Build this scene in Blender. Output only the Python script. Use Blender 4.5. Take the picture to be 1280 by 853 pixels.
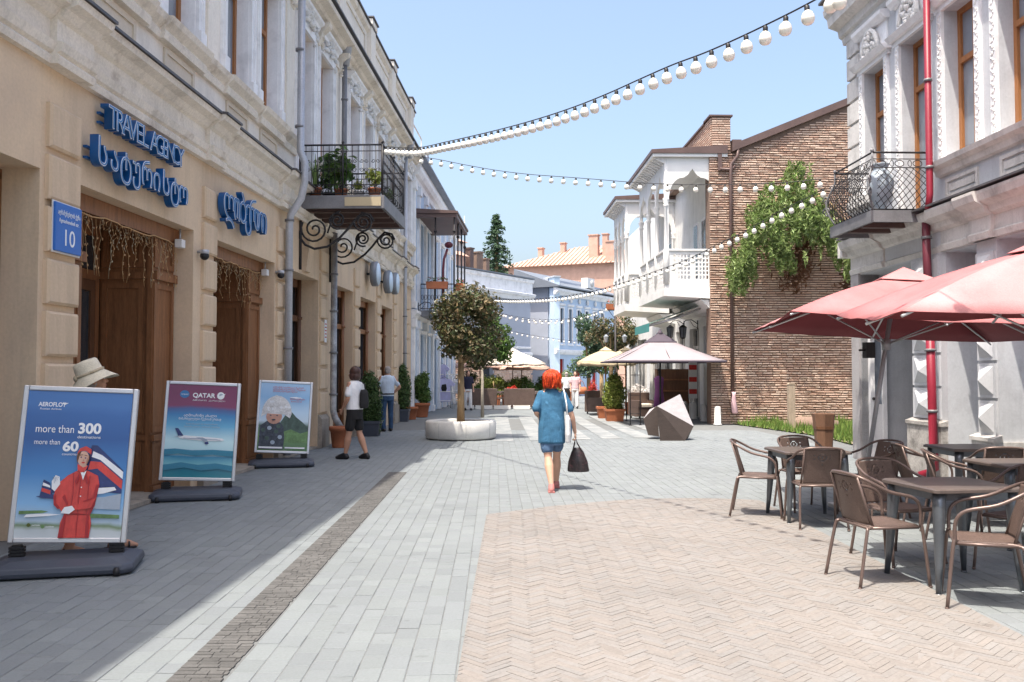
import bpy, bmesh, math, random
from mathutils import Vector, Matrix, Quaternion
R = math.radians
rng = random.Random(7)
for o in list(bpy.data.objects): bpy.data.objects.remove(o)
SC = bpy.context.scene
COL = SC.collection

# ------------------------------------------------------------------ camera
F, CX, CY, PITCH, EYE = 1100.0, 640.0, 426.5, math.atan(40/1100), 1.56
cam = bpy.data.objects.new('camera', bpy.data.cameras.new('camera')); COL.objects.link(cam)
cam.data.sensor_width = 36; cam.data.lens = 36*F/1280
cam.data.clip_end = 2000; cam.data.clip_start = .1
cam.location = (0, 0, EYE); cam.rotation_euler = (R(90)+PITCH, 0, 0)
SC.camera = cam

# ------------------------------------------------------------------ light
SUN = Vector((-.225, -.30, 1)).normalized()
w = bpy.data.worlds.new('World'); SC.world = w; w.use_nodes = True
nt = w.node_tree; bg = nt.nodes['Background']
sky = nt.nodes.new('ShaderNodeTexSky'); sky.sky_type = 'NISHITA'; sky.sun_disc = False
sky.sun_elevation = math.asin(SUN.z); sky.sun_rotation = math.atan2(SUN.x, SUN.y) % (2*math.pi)
sky.air_density = 1.1; sky.dust_density = 5.8; sky.ozone_density = 1.3; sky.altitude = 100
nt.links.new(sky.outputs[0], bg.inputs[0]); bg.inputs[1].default_value = .15
sun = bpy.data.objects.new('sun', bpy.data.lights.new('sun', 'SUN')); COL.objects.link(sun)
sun.data.energy = 3.2; sun.data.angle = R(.5); sun.data.color = (1, .925, .815)
sun.rotation_euler = (-SUN).to_track_quat('-Z', 'Y').to_euler(); sun.location = (0, 0, 60)
SC.view_settings.view_transform = 'Standard'; SC.view_settings.look = 'None'
SC.view_settings.gamma = 1; SC.view_settings.use_curve_mapping = False
SC.view_settings.exposure = 1.18
SC.render.engine = 'CYCLES'
SC.cycles.max_bounces = 8; SC.cycles.diffuse_bounces = 5
try: SC.cycles.use_denoising = True
except Exception: pass

# ------------------------------------------------------------------ measuring helpers
def P(px, py, d):
    u, v = (px-CX)/F, (CY-py)/F
    y = math.cos(PITCH) - v*math.sin(PITCH); z = math.sin(PITCH) + v*math.cos(PITCH)
    k = d/y
    return Vector((u*k, d, EYE+z*k))
def G(px, py):                                    # a point of the pavement
    u, v = (px-CX)/F, (CY-py)/F
    y = math.cos(PITCH) - v*math.sin(PITCH); z = math.sin(PITCH) + v*math.cos(PITCH)
    k = -EYE/z
    return Vector((u*k, y*k, 0))

# ------------------------------------------------------------------ materials
def mat(name, col, rough=.8, var=.12, scale=2.0, fine=.06, fscale=40, bump=0.0, rnd=0.0, col2=None, metal=0, spec=.4, mixs=1.2, mixc=.5, leaf=0, stretch=None, coat=0, streak=0, world=0, spots=0):
    m = bpy.data.materials.new(name); m.use_nodes = True
    t = m.node_tree; N = t.nodes; L = t.links; b = N['Principled BSDF']
    b.inputs['Roughness'].default_value = rough; b.inputs['Metallic'].default_value = metal
    b.inputs['Specular IOR Level'].default_value = spec
    if coat: b.inputs['Coat Weight'].default_value = coat
    tc = N.new('ShaderNodeTexCoord'); co = tc.outputs['Object']
    if stretch:
        mp = N.new('ShaderNodeMapping'); mp.inputs['Scale'].default_value = stretch; L.new(co, mp.inputs[0]); co = mp.outputs[0]
    def noise(s, det=4, ro=.6):
        n = N.new('ShaderNodeTexNoise'); n.inputs['Scale'].default_value = s; n.inputs['Detail'].default_value = det
        n.inputs['Roughness'].default_value = ro; L.new(co, n.inputs['Vector']); return n.outputs[0]
    def mrange(v, a, b_, c, d):
        n = N.new('ShaderNodeMapRange'); L.new(v, n.inputs[0])
        for i, x in enumerate((a, b_, c, d)): n.inputs[i+1].default_value = x
        return n.outputs[0]
    def mul(a, b_):
        n = N.new('ShaderNodeMath'); n.operation = 'MULTIPLY'; L.new(a, n.inputs[0]); L.new(b_, n.inputs[1]); return n.outputs[0]
    if world:
        gp = N.new('ShaderNodeNewGeometry'); co_l = co; co = gp.outputs['Position']
    v = mrange(noise(scale, 6), .3, .7, 1-var, 1+var)
    if spots:
        v = mul(v, mrange(noise(7, 2, .5), .68, .74, 1, 1-spots)); v = mul(v, mrange(noise(.9, 8, .7), .52, .66, 1, 1-spots*.55))
    if streak:
        mp2 = N.new('ShaderNodeMapping'); mp2.inputs['Scale'].default_value = (2.6, 2.6, .22); L.new(tc.outputs['Object'], mp2.inputs[0]); keep = co; co = mp2.outputs[0]
        v = mul(v, mrange(noise(1.5, 6, .7), .50, .72, 1, 1-streak)); co = keep
        v = mul(v, mrange(noise(3.2, 8, .75), .56, .70, 1, 1-streak*.7))
    nf = noise(fscale, 3)
    v = mul(v, mrange(nf, .3, .7, 1-fine, 1+fine))
    rn = None
    if rnd or leaf:
        g = N.new('ShaderNodeNewGeometry'); oi = N.new('ShaderNodeObjectInfo')
        ad = N.new('ShaderNodeMath'); ad.operation = 'ADD'; L.new(g.outputs['Random Per Island'], ad.inputs[0]); L.new(oi.outputs['Random'], ad.inputs[1])
        fr = N.new('ShaderNodeMath'); fr.operation = 'FRACT'; L.new(ad.outputs[0], fr.inputs[0]); rn = fr.outputs[0]
        v = mul(v, mrange(rn, 0, 1, 1-rnd, 1+rnd))
    base = N.new('ShaderNodeRGB'); base.outputs[0].default_value = (*col, 1); c = base.outputs[0]
    if col2:
        mx = N.new('ShaderNodeMix'); mx.data_type = 'RGBA'
        c2 = N.new('ShaderNodeRGB'); c2.outputs[0].default_value = (*col2, 1)
        if leaf or rnd:
            ml = N.new('ShaderNodeMath'); ml.operation = 'MULTIPLY'; L.new(rn, ml.inputs[0]); ml.inputs[1].default_value = 7.31
            f2 = N.new('ShaderNodeMath'); f2.operation = 'FRACT'; L.new(ml.outputs[0], f2.inputs[0]); fac = mrange(f2.outputs[0], mixc-.35, mixc+.35, 0, 1)
        else: fac = mrange(noise(mixs, 5, .65), mixc-.08, mixc+.08, 0, 1)
        L.new(fac, mx.inputs['Factor']); L.new(c, mx.inputs['A']); L.new(c2.outputs[0], mx.inputs['B']); c = mx.outputs['Result']
    vm = N.new('ShaderNodeVectorMath'); vm.operation = 'SCALE'; L.new(c, vm.inputs[0]); L.new(v, vm.inputs['Scale'])
    L.new(vm.outputs[0], b.inputs['Base Color'])
    if bump:
        bp = N.new('ShaderNodeBump'); bp.inputs['Strength'].default_value = bump; bp.inputs['Distance'].default_value = .01
        L.new(nf, bp.inputs['Height']); L.new(bp.outputs[0], b.inputs['Normal'])
    if leaf:
        tr = N.new('ShaderNodeBsdfTranslucent'); L.new(vm.outputs[0], tr.inputs[0]); ms = N.new('ShaderNodeMixShader'); ms.inputs[0].default_value = leaf
        L.new(b.outputs[0], ms.inputs[1]); L.new(tr.outputs[0], ms.inputs[2]); L.new(ms.outputs[0], N['Material Output'].inputs[0])
    return m

def ramp_mat(name, stops, axis=2, lo=0, hi=1, rough=.35, warp=.0, wscale=2):
    """flat print: colours in bands along one object axis"""
    m = bpy.data.materials.new(name); m.use_nodes = True
    t = m.node_tree; N = t.nodes; L = t.links; b = N['Principled BSDF']; b.inputs['Roughness'].default_value = rough*.6
    tc = N.new('ShaderNodeTexCoord'); sx = N.new('ShaderNodeSeparateXYZ'); L.new(tc.outputs['Object'], sx.inputs[0])
    v = sx.outputs[axis]
    if warp:
        n = N.new('ShaderNodeTexNoise'); n.inputs['Scale'].default_value = wscale; n.inputs['Detail'].default_value = 4; L.new(tc.outputs['Object'], n.inputs[0])
        k = N.new('ShaderNodeMath'); k.operation = 'MULTIPLY_ADD'; L.new(n.outputs[0], k.inputs[0]); k.inputs[1].default_value = warp; L.new(v, k.inputs[2]); v = k.outputs[0]
    mr = N.new('ShaderNodeMapRange'); L.new(v, mr.inputs[0]); mr.inputs[1].default_value = lo; mr.inputs[2].default_value = hi
    cr = N.new('ShaderNodeValToRGB'); e = cr.color_ramp.elements
    while len(e) < len(stops): e.new(.5)
    for i, (p, c) in enumerate(stops): e[i].position = p; e[i].color = (*c, 1)
    L.new(mr.outputs[0], cr.inputs[0]); L.new(cr.outputs[0], b.inputs['Base Color'])
    return m

M = {}
M['plaster'] = mat('beige_plaster', (.68, .52, .355), .9, .07, .8, .05, 30, .15, col2=(.62, .475, .335), mixs=.9, streak=.16)
M['plaster_up'] = mat('cream_plaster', (.80, .74, .655), .9, .07, .9, .05, 30, .12, col2=(.72, .66, .58), mixs=1.6, mixc=.6, streak=.12)
M['panel'] = mat('ochre_panel', (.64, .56, .45), .9, .08, 1.5, .05, 30, .1)
M['trim_white'] = mat('white_trim', (.82, .82, .83), .8, .08, 2, .04, 40, .1, col2=(.66, .66, .67), mixs=2.5, mixc=.6, streak=.14)
M['stucco_old'] = mat('weathered_cornice_stucco', (.76, .695, .60), .95, .10, 1.3, .1, 35, .35, col2=(.52, .45, .37), mixs=2.8, mixc=.64, streak=.22)
M['plinth'] = mat('plinth_stone', (.33, .29, .24), .9, .2, 2, .1, 30, .3, col2=(.2, .18, .16), mixs=3, mixc=.6)
M['flash'] = mat('dark_metal_flashing', (.10, .095, .10), .5, .2, 2, .05, 30, metal=.3)
M['wood'] = mat('brown_varnished_wood', (.24, .105, .045), .45, .25, 3, .18, 18, .1, stretch=(6, 6, .7))
M['wood_dark'] = mat('dark_wood', (.13, .06, .03), .5, .25, 3, .15, 18, stretch=(6, 6, .7))
M['wood_win'] = mat('orange_brown_window_wood', (.33, .14, .05), .5, .15, 3, .1, 18, stretch=(5, 5, .7))
M['glass'] = mat('window_glass', (.035, .042, .05), .04, .1, 1, .0, 30, spec=.9)
M['glass_light'] = mat('window_glass_with_net_curtain', (.22, .25, .29), .08, .2, 1.5, .0, 30, spec=.8)
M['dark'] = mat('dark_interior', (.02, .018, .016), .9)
M['galv'] = mat('galvanised_pipe', (.42, .43, .46), .45, .12, 2, .08, 30, metal=.35)
M['pipe_old'] = mat('worn_grey_pipe', (.26, .25, .25), .55, .25, 2.5, .15, 30, metal=.3, col2=(.42, .42, .42), mixs=3)
M['iron'] = mat('black_wrought_iron', (.035, .033, .035), .5, .2, 4, .1, 40, metal=.4)
M['iron_grey'] = mat('grey_painted_steel', (.19, .19, .20), .55, .2, 3, .1, 40, metal=.2)
M['brownmetal'] = mat('brown_sheet_metal', (.13, .085, .075), .5, .15, 2, .05, 30, metal=.2)
M['red_pipe'] = mat('crimson_painted_pipe', (.24, .016, .034), .45, .1, 2, .05, 30)
M['maroon_pipe'] = mat('maroon_pipe', (.13, .025, .04), .45, .15, 2, .05, 30)
M['sign_blue'] = mat('blue_sign_acrylic', (.008, .085, .26), .3, .1, 3, .03, 30, spec=.5)
M['sign_face'] = mat('blue_sign_face', (.015, .15, .38), .3, .1, 3, .03, 30, spec=.5)
M['plate_blue'] = mat('blue_enamel_plate', (.03, .15, .50), .35, .05, 3, .03, 30)
M['white'] = mat('white_paint', (.74, .735, .715), .6, .04, 2, .03, 40)
M['white_wall'] = mat('white_house_paint', (.78, .78, .76), .8, .06, 1.5, .04, 30, .1, col2=(.70, .70, .68), mixs=2, mixc=.62, streak=.14)
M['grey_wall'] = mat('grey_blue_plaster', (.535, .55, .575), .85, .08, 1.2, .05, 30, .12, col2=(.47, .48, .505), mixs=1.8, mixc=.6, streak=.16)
M['grey_trim'] = mat('pale_grey_stucco', (.62, .60, .57), .85, .1, 1.5, .06, 30, .15, col2=(.45, .43, .41), mixs=2.5, mixc=.6, streak=.3)
M['ornament'] = mat('white_stucco_ornament', (.70, .69, .67), .85, .12, 6, .15, 50, .3)
M['rough_base'] = mat('crumbling_grey_stone', (.36, .34, .32), .95, .25, 4, .2, 30, .6, col2=(.24, .225, .21), mixs=6, mixc=.55)
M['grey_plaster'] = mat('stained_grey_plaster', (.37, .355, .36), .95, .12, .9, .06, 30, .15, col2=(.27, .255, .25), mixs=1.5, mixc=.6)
M['brick'] = mat('thin_red_brick', (.50, .335, .255), .9, .2, .8, .1, 40, .3, rnd=.13, col2=(.60, .46, .365), mixc=.5)
M['mortar'] = mat('dark_mortar', (.225, .155, .12), .95, .15, 3, .1, 40, .3)
M['paver'] = mat('grey_concrete_paver', (.186, .206, .212), .85, .06, .45, .07, 60, .15, world=1, spots=.2, rnd=.06, col2=(.176, .194, .204), mixc=.5)
M['joint'] = mat('sandy_joint', (.145, .152, .153), .95, .1, 3, .1, 60)
M['pink'] = mat('pinkish_clinker_paver', (.216, .197, .182), .85, .08, .6, .10, 60, .2, world=1, spots=.2, rnd=.035, col2=(.213, .203, .195), mixc=.45)
M['pinkjoint'] = mat('pink_joint', (.205, .187, .173), .95, .1, 3, .1, 60)
M['ground'] = mat('grey_street_paving', (.188, .206, .212), .9, .06, .4, .08, 12)
M['drain'] = mat('dark_drain_setts', (.105, .103, .10), .9, .15, 3, .12, 60, .4, rnd=.15)
M['crossing'] = mat('white_road_paint', (.275, .285, .285), .8, .08, 1.0, .08, 8, col2=(.20, .215, .22), mixs=1.6, mixc=.5)
M['grass'] = mat('lawn_grass', (.10, .19, .035), .8, .2, 3, .1, 30, rnd=.35, col2=(.19, .26, .06), leaf=.3)
M['soil'] = mat('dry_soil', (.25, .2, .14), .95, .2, 3, .15, 30, .4)
M['bluewall'] = mat('pale_blue_plaster', (.47, .58, .72), .85, .07, 1, .05, 30, .1)
M['bluegrey'] = mat('grey_lilac_plaster', (.40, .43, .50), .85, .07, 1, .05, 30, .1)
M['lightblue'] = mat('icy_blue_plaster', (.56, .68, .79), .85, .07, 1, .05, 30, .1)
M['rooftile'] = mat('terracotta_roof_tile', (.50, .315, .245), .85, .12, 2, .1, 30, .2, rnd=.12)
M['zinc'] = mat('blue_grey_zinc_roof', (.20, .22, .25), .5, .1, 1, .05, 30, metal=.3)
M['zinc_light'] = mat('pale_metal_roof', (.50, .53, .56), .5, .1, 1, .05, 30, metal=.1)
M['terracotta'] = mat('terracotta_pot', (.40, .14, .065), .8, .12, 4, .08, 40, .1)
M['concrete'] = mat('white_concrete', (.62, .61, .58), .85, .08, 2.5, .06, 50, .15, col2=(.50, .49, .46), mixs=3, mixc=.64)
M['bark'] = mat('pale_bark', (.34, .235, .13), .95, .25, 6, .2, 40, .5, stretch=(3, 3, .6))
M['leaf_bronze'] = mat('bronze_green_leaf', (.055, .075, .026), .42, .15, 3, .1, 30, rnd=.4, col2=(.20, .145, .075), mixc=.62, leaf=.25, spec=.45)
M['leaf_dark'] = mat('dark_green_leaf', (.05, .10, .028), .55, .15, 3, .1, 30, rnd=.45, col2=(.09, .145, .045), leaf=.2)
M['leaf_mid'] = mat('mid_green_leaf', (.06, .13, .025), .5, .15, 3, .1, 30, rnd=.4, col2=(.12, .19, .05), leaf=.3)
M['leaf_yellow'] = mat('yellow_green_leaf', (.17, .23, .04), .5, .15, 3, .1, 30, rnd=.4, col2=(.29, .31, .08), leaf=.3)
M['leaf_bright'] = mat('fresh_green_leaf', (.16, .24, .065), .5, .15, 3, .1, 30, rnd=.5, col2=(.29, .36, .14), leaf=.3)
M['conifer'] = mat('blue_green_needles', (.05, .095, .055), .6, .15, 3, .1, 30, rnd=.4, col2=(.08, .14, .07), leaf=.15)
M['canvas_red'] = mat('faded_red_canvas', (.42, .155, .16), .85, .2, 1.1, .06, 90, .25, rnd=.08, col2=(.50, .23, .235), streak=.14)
M['canvas_red_under'] = mat('shaded_red_canvas_underside', (.20, .034, .04), .85, .1, 2, .06, 90, .2)  # underside shade put into the colour; same cloth as the faded top
M['canvas_grey'] = mat('lilac_grey_canvas', (.285, .245, .265), .8, .06, 2, .04, 60)
M['canvas_dark'] = mat('dark_plum_canvas', (.075, .06, .08), .8, .06, 2, .04, 60)
M['canvas_cream'] = mat('cream_canvas', (.47, .395, .26), .8, .06, 2, .04, 60)
M['canvas_white'] = mat('off_white_canvas', (.74, .66, .56), .8, .06, 2, .04, 60)
M['canvas_pink'] = mat('salmon_canvas', (.60, .40, .32), .8, .06, 2, .04, 60)
M['alu'] = mat('brushed_aluminium', (.55, .55, .56), .35, .06, 3, .03, 60, metal=.6)
M['rattan'] = mat('brown_woven_plastic', (.115, .08, .068), .5, .12, 6, .22, 110, .5)
M['tube'] = mat('bronze_steel_tube', (.15, .108, .096), .35, .1, 5, .05, 60, metal=.35)
M['table'] = mat('grey_brown_table_top', (.105, .085, .078), .38, .12, 3, .08, 40)
M['steel_leg'] = mat('blue_grey_steel_leg', (.13, .145, .165), .32, .12, 6, .06, 60, metal=.6)
M['plastic_grey'] = mat('dark_blue_grey_plastic', (.062, .072, .095), .5, .1, 4, .06, 60)
M['black'] = mat('black_plastic', (.015, .015, .017), .5, .1, 4, .05, 60)
M['bulb'] = mat('frosted_white_bulb', (.85, .83, .76), .25, .04, 8, .02, 60, spec=.5)
M['skin'] = mat('skin', (.56, .33, .235), .6, .06, 6, .04, 60, spec=.35)
M['skin_tan'] = mat('tanned_skin', (.46, .25, .165), .6, .06, 6, .04, 60, spec=.35)
M['hair_red'] = mat('bright_red_hair', (.58, .065, .012), .45, .3, 14, .3, 60, .3, rnd=.45, col2=(.36, .03, .008))
M['hair_brown'] = mat('dark_brown_hair', (.055, .025, .02), .45, .3, 14, .3, 60, .5, stretch=(1, 1, .35))
M['hair_grey'] = mat('short_grey_hair', (.35, .31, .29), .7, .2, 20, .2, 60, .3)
M['tee_blue'] = mat('teal_blue_jersey', (.042, .14, .25), .9, .14, 5, .16, 13, .9)
M['denim'] = mat('blue_denim', (.085, .15, .26), .9, .25, 12, .15, 16, .7)
M['jeans'] = mat('dark_jeans', (.035, .075, .15), .9, .3, 6, .15, 13, .8)
M['cloth_white'] = mat('white_cotton', (.74, .74, .75), .9, .06, 6, .06, 13, .8)
M['cloth_pale'] = mat('pale_blue_cotton', (.50, .58, .68), .9, .08, 6, .07, 13, .8)
M['cloth_black'] = mat('black_cotton', (.018, .017, .018), .9, .1, 6, .05, 80, .1)
M['cloth_navy'] = mat('navy_cotton', (.02, .022, .05), .9, .1, 6, .05, 80, .1)
M['cloth_pink'] = mat('pale_pink_cotton', (.70, .47, .50), .9, .08, 6, .04, 80, .1)
M['cloth_lilac'] = mat('lilac_cotton', (.50, .50, .74), .9, .1, 6, .05, 80, .1)
M['cloth_purple'] = mat('purple_cotton', (.33, .12, .33), .9, .1, 6, .05, 80, .1)
M['straw'] = mat('pale_straw', (.62, .57, .45), .9, .1, 12, .12, 90, .4)
M['straw_band'] = mat('beige_ribbon', (.40, .34, .24), .9, .1, 12, .08, 90)
M['leather'] = mat('black_patterned_leather', (.028, .022, .024), .4, .3, 25, .2, 60, col2=(.12, .05, .06), mixs=22, mixc=.62)
M['shoe_pink'] = mat('dusty_pink_shoe', (.42, .16, .15), .7)
M['shoe_black'] = mat('black_shoe', (.012, .012, .014), .5)
M['teal'] = mat('teal_awning_fabric', (.06, .26, .25), .8, .1, 2, .05, 60)
M['teal_dark'] = mat('grey_green_awning_fabric', (.10, .16, .14), .8, .1, 2, .05, 60)
M['amphora'] = mat('pale_blue_glazed_clay', (.36, .42, .48), .5, .12, 5, .06, 40)
M['wicker'] = mat('grey_brown_wicker', (.055, .041, .036), .7, .1, 5, .25, 90, .6, stretch=(1, 1, 3))
M['wicker_in'] = mat('light_grey_wicker', (.36, .34, .35), .7, .1, 5, .2, 90, .5, stretch=(1, 1, 3))
M['bin'] = mat('brown_cardboard', (.17, .09, .055), .7, .15, 5, .1, 40, stretch=(3, 3, .6))
M['light_wire'] = mat('warm_wire', (.55, .34, .16), .5, .1, 5, .05, 30)
M['flower_red'] = mat('red_petals', (.55, .05, .03), .6, rnd=.3, leaf=.2)
M['flower_white'] = mat('white_petals', (.75, .72, .70), .6, rnd=.1, leaf=.2)
M['timber_post'] = mat('weathered_timber', (.36, .29, .22), .9, .2, 4, .15, 30, .3, stretch=(3, 3, .5))
M['red_print'] = mat('red_print', (.60, .055, .045), .25, .22, 7, .08, 30, stretch=(1.6, 1, .7))
M['maroon_print'] = mat('dark_red_print', (.38, .025, .03), .4, .06, 3, .03, 50)
M['skin_print'] = mat('skin_print', (.66, .42, .32), .4, .06, 3, .03, 50)
M['navy_print'] = mat('navy_print', (.025, .04, .15), .25, .3, 6, .08, 30)
M['white_print'] = mat('white_print', (.82, .84, .86), .4, .04, 3, .03, 50)
M['grey_print'] = mat('grey_print', (.35, .42, .50), .4, .1, 3, .05, 50)
M['green_print'] = mat('green_print', (.13, .24, .09), .4, .3, 9, .2, 30)
M['hill_print'] = mat('dark_hill_print', (.06, .10, .08), .4, .4, 8, .2, 30)
M['photo_dark'] = mat('dark_jacket_print', (.045, .055, .075), .4, .6, 14, .3, 40)
M['photo_face'] = mat('face_print', (.55, .30, .22), .4, .15, 12, .05, 50)
M['photo_fur'] = mat('sheepskin_hat_print', (.68, .68, .67), .4, .2, 22, .15, 60)
M['teal_print'] = mat('sea_print', (.04, .22, .33), .4, .1, 3, .05, 50)

# ------------------------------------------------------------------ mesh builder
class MB:
    def __init__(s, xf=None): s.v = []; s.f = []; s.m = []; s.sm = []; s.xf = xf
    def add(s, vs, fs, m=0, smooth=False):
        b = len(s.v)
        for p in vs:
            p = Vector(p)
            s.v.append(s.xf @ p if s.xf else p)
        for f in fs: s.f.append([i+b for i in f]); s.m.append(m); s.sm.append(smooth)
        return s
    def box(s, x0, x1, y0, y1, z0, z1, m=0):
        if x0 > x1: x0, x1 = x1, x0
        if y0 > y1: y0, y1 = y1, y0
        if z0 > z1: z0, z1 = z1, z0
        vs = [(x, y, z) for z in (z0, z1) for y in (y0, y1) for x in (x0, x1)]
        return s.add(vs, [(0, 2, 3, 1), (4, 5, 7, 6), (0, 1, 5, 4), (2, 6, 7, 3), (0, 4, 6, 2), (1, 3, 7, 5)], m)
    def obox(s, c, h, rot=None, m=0):
        rot = rot or Matrix.Identity(3); c = Vector(c)
        vs = [c + rot @ Vector((x*h[0], y*h[1], z*h[2])) for z in (-1, 1) for y in (-1, 1) for x in (-1, 1)]
        return s.add(vs, [(0, 2, 3, 1), (4, 5, 7, 6), (0, 1, 5, 4), (2, 6, 7, 3), (0, 4, 6, 2), (1, 3, 7, 5)], m)
    def prism(s, pts, ext, m=0):
        n = len(pts); ext = Vector(ext); a = [Vector(p) for p in pts]
        fs = [tuple(range(n))[::-1], tuple(range(n, 2*n))] + [(i, (i+1) % n, n+(i+1) % n, n+i) for i in range(n)]
        return s.add(a + [p+ext for p in a], fs, m)
    def quad(s, a, b, c, d, m=0): return s.add([a, b, c, d], [(0, 1, 2, 3)], m)
    def tube(s, path, r, n=8, m=0, smooth=True, cap=True):
        path = [Vector(p) for p in path]; k = len(path)
        rs = r if isinstance(r, (list, tuple)) else [r]*k
        vs = []; up = None
        for i, p in enumerate(path):
            t = (path[min(i+1, k-1)] - path[max(i-1, 0)])
            t = t.normalized() if t.length > 1e-9 else Vector((0, 0, 1))
            if up is None:
                up = Vector((0, 0, 1)) if abs(t.z) < .9 else Vector((1, 0, 0))
            up = (up - t*up.dot(t)); up = up.normalized() if up.length > 1e-6 else t.orthogonal().normalized()
            b = t.cross(up)
            for j in range(n):
                a = 2*math.pi*j/n; vs.append(p + (up*math.cos(a) + b*math.sin(a))*rs[i])
        fs = [(i*n+j, i*n+(j+1) % n, (i+1)*n+(j+1) % n, (i+1)*n+j) for i in range(k-1) for j in range(n)]
        if cap: fs += [tuple(range(n))[::-1], tuple(range((k-1)*n, k*n))]
        return s.add(vs, fs, m, smooth)
    def lathe(s, prof, n=24, c=(0, 0, 0), m=0, smooth=True, sx=1, sy=1):
        vs = []; c = Vector(c)
        for r, z in prof:
            for j in range(n):
                a = 2*math.pi*j/n; vs.append(c + Vector((r*math.cos(a)*sx, r*math.sin(a)*sy, z)))
        k = len(prof)
        fs = [(i*n+j, i*n+(j+1) % n, (i+1)*n+(j+1) % n, (i+1)*n+j) for i in range(k-1) for j in range(n)]
        fs += [tuple(range(n))[::-1], tuple(range((k-1)*n, k*n))]
        return s.add(vs, fs, m, smooth)
    def ell(s, c, r, n=12, m=0, rot=None, k=None):
        c = Vector(c); k = k or max(5, n//2+1); vs = []; r = r if isinstance(r, (tuple, list)) else (r, r, r)
        for i in range(k+1):
            th = math.pi*(i/k) ; th = min(max(th, .02), math.pi-.02)
            for j in range(n):
                a = 2*math.pi*j/n
                q = Vector((r[0]*math.sin(th)*math.cos(a), r[1]*math.sin(th)*math.sin(a), -r[2]*math.cos(th)))
                vs.append(c + (rot @ q if rot else q))
        fs = [(i*n+j, i*n+(j+1) % n, (i+1)*n+(j+1) % n, (i+1)*n+j) for i in range(k) for j in range(n)]
        fs += [tuple(range(n))[::-1], tuple(range(k*n, (k+1)*n))]
        return s.add(vs, fs, m, True)
    def cap(s, a, b, ra, rb, n=10):              # tapered limb with round ends
        a, b = Vector(a), Vector(b); d = (b-a); L = d.length or 1e-6; d = d/L
        path, rs = [], []
        for t in (90, 60, 30): path.append(a - d*ra*math.sin(R(t))); rs.append(max(ra*math.cos(R(t)), .0008))
        path.append(a); rs.append(ra); path.append(b); rs.append(rb)
        for t in (30, 60, 90): path.append(b + d*rb*math.sin(R(t))); rs.append(max(rb*math.cos(R(t)), .0008))
        return s.tube(path, rs, n)
    def loft(s, rings, n=20):                    # rings: (centre, rx, ry[, power])
        vs = []
        for rg in rings:
            c, rx, ry = Vector(rg[0]), rg[1], rg[2]; pw = rg[3] if len(rg) > 3 else 1
            for j in range(n):
                a = 2*math.pi*j/n; ca, sa = math.cos(a), math.sin(a)
                vs.append(c + Vector((rx*math.copysign(abs(ca)**pw, ca), ry*math.copysign(abs(sa)**pw, sa), 0)))
        k = len(rings)
        fs = [(i*n+j, i*n+(j+1) % n, (i+1)*n+(j+1) % n, (i+1)*n+j) for i in range(k-1) for j in range(n)]
        fs += [tuple(range(n))[::-1], tuple(range((k-1)*n, k*n))]
        return s.add(vs, fs, 0, True)
    def mesh(s, name, mats, recalc=True):
        me = bpy.data.meshes.new(name); me.from_pydata([tuple(p) for p in s.v], [], s.f)
        for q in (mats if isinstance(mats, (list, tuple)) else [mats]): me.materials.append(M[q] if isinstance(q, str) else q)
        me.polygons.foreach_set('material_index', s.m); me.polygons.foreach_set('use_smooth', s.sm)
        if recalc:
            b = bmesh.new(); b.from_mesh(me); bmesh.ops.recalc_face_normals(b, faces=b.faces); b.to_mesh(me); b.free()
        me.update(); return me
    def build(s, name, mats, parent=None, loc=None, rotz=0, bevel=0, recalc=True):
        o = bpy.data.objects.new(name, s.mesh(name, mats, recalc)); COL.objects.link(o)
        if parent: o.parent = parent
        if loc is not None: o.location = loc
        if rotz: o.rotation_euler = (0, 0, rotz)
        if bevel:
            b = o.modifiers.new('bevel', 'BEVEL'); b.width = bevel; b.segments = 2; b.limit_method = 'ANGLE'; b.angle_limit = R(40)
        return o

def put(mesh, name, parent=None, loc=(0, 0, 0), rotz=0, scale=None):
    o = bpy.data.objects.new(name, mesh); COL.objects.link(o); o.location = loc
    if parent: o.parent = parent
    if rotz: o.rotation_euler = (0, 0, rotz)
    if scale: o.scale = scale
    return o
def tag(o, label, cat, group=None, kind=None):
    o['label'] = label; o['category'] = cat
    if group: o['group'] = group
    if kind: o['kind'] = kind
    return o
def thing(name, label, cat, loc=(0, 0, 0), rotz=0, group=None):
    o = bpy.data.objects.new(name, None); COL.objects.link(o); o.empty_display_size = .2
    o.location = loc; o.rotation_euler = (0, 0, rotz); return tag(o, label, cat, group)
def kids(o): return sorted([c for c in bpy.data.objects if c.parent == o], key=lambda c: c.name)
def dup(o, loc=None, rotz=None, label=None, parent=None, scale=None):
    c = o.copy(); COL.objects.link(c); c.parent = parent
    if loc is not None: c.location = loc
    if rotz is not None: c.rotation_euler = (0, 0, rotz)
    if label: c['label'] = label
    if scale: c.scale = scale
    for k in kids(o): dup(k, parent=c)
    return c
def struct(o): o['kind'] = 'structure'; return o
def stuff(o): o['kind'] = 'stuff'; return o

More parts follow.
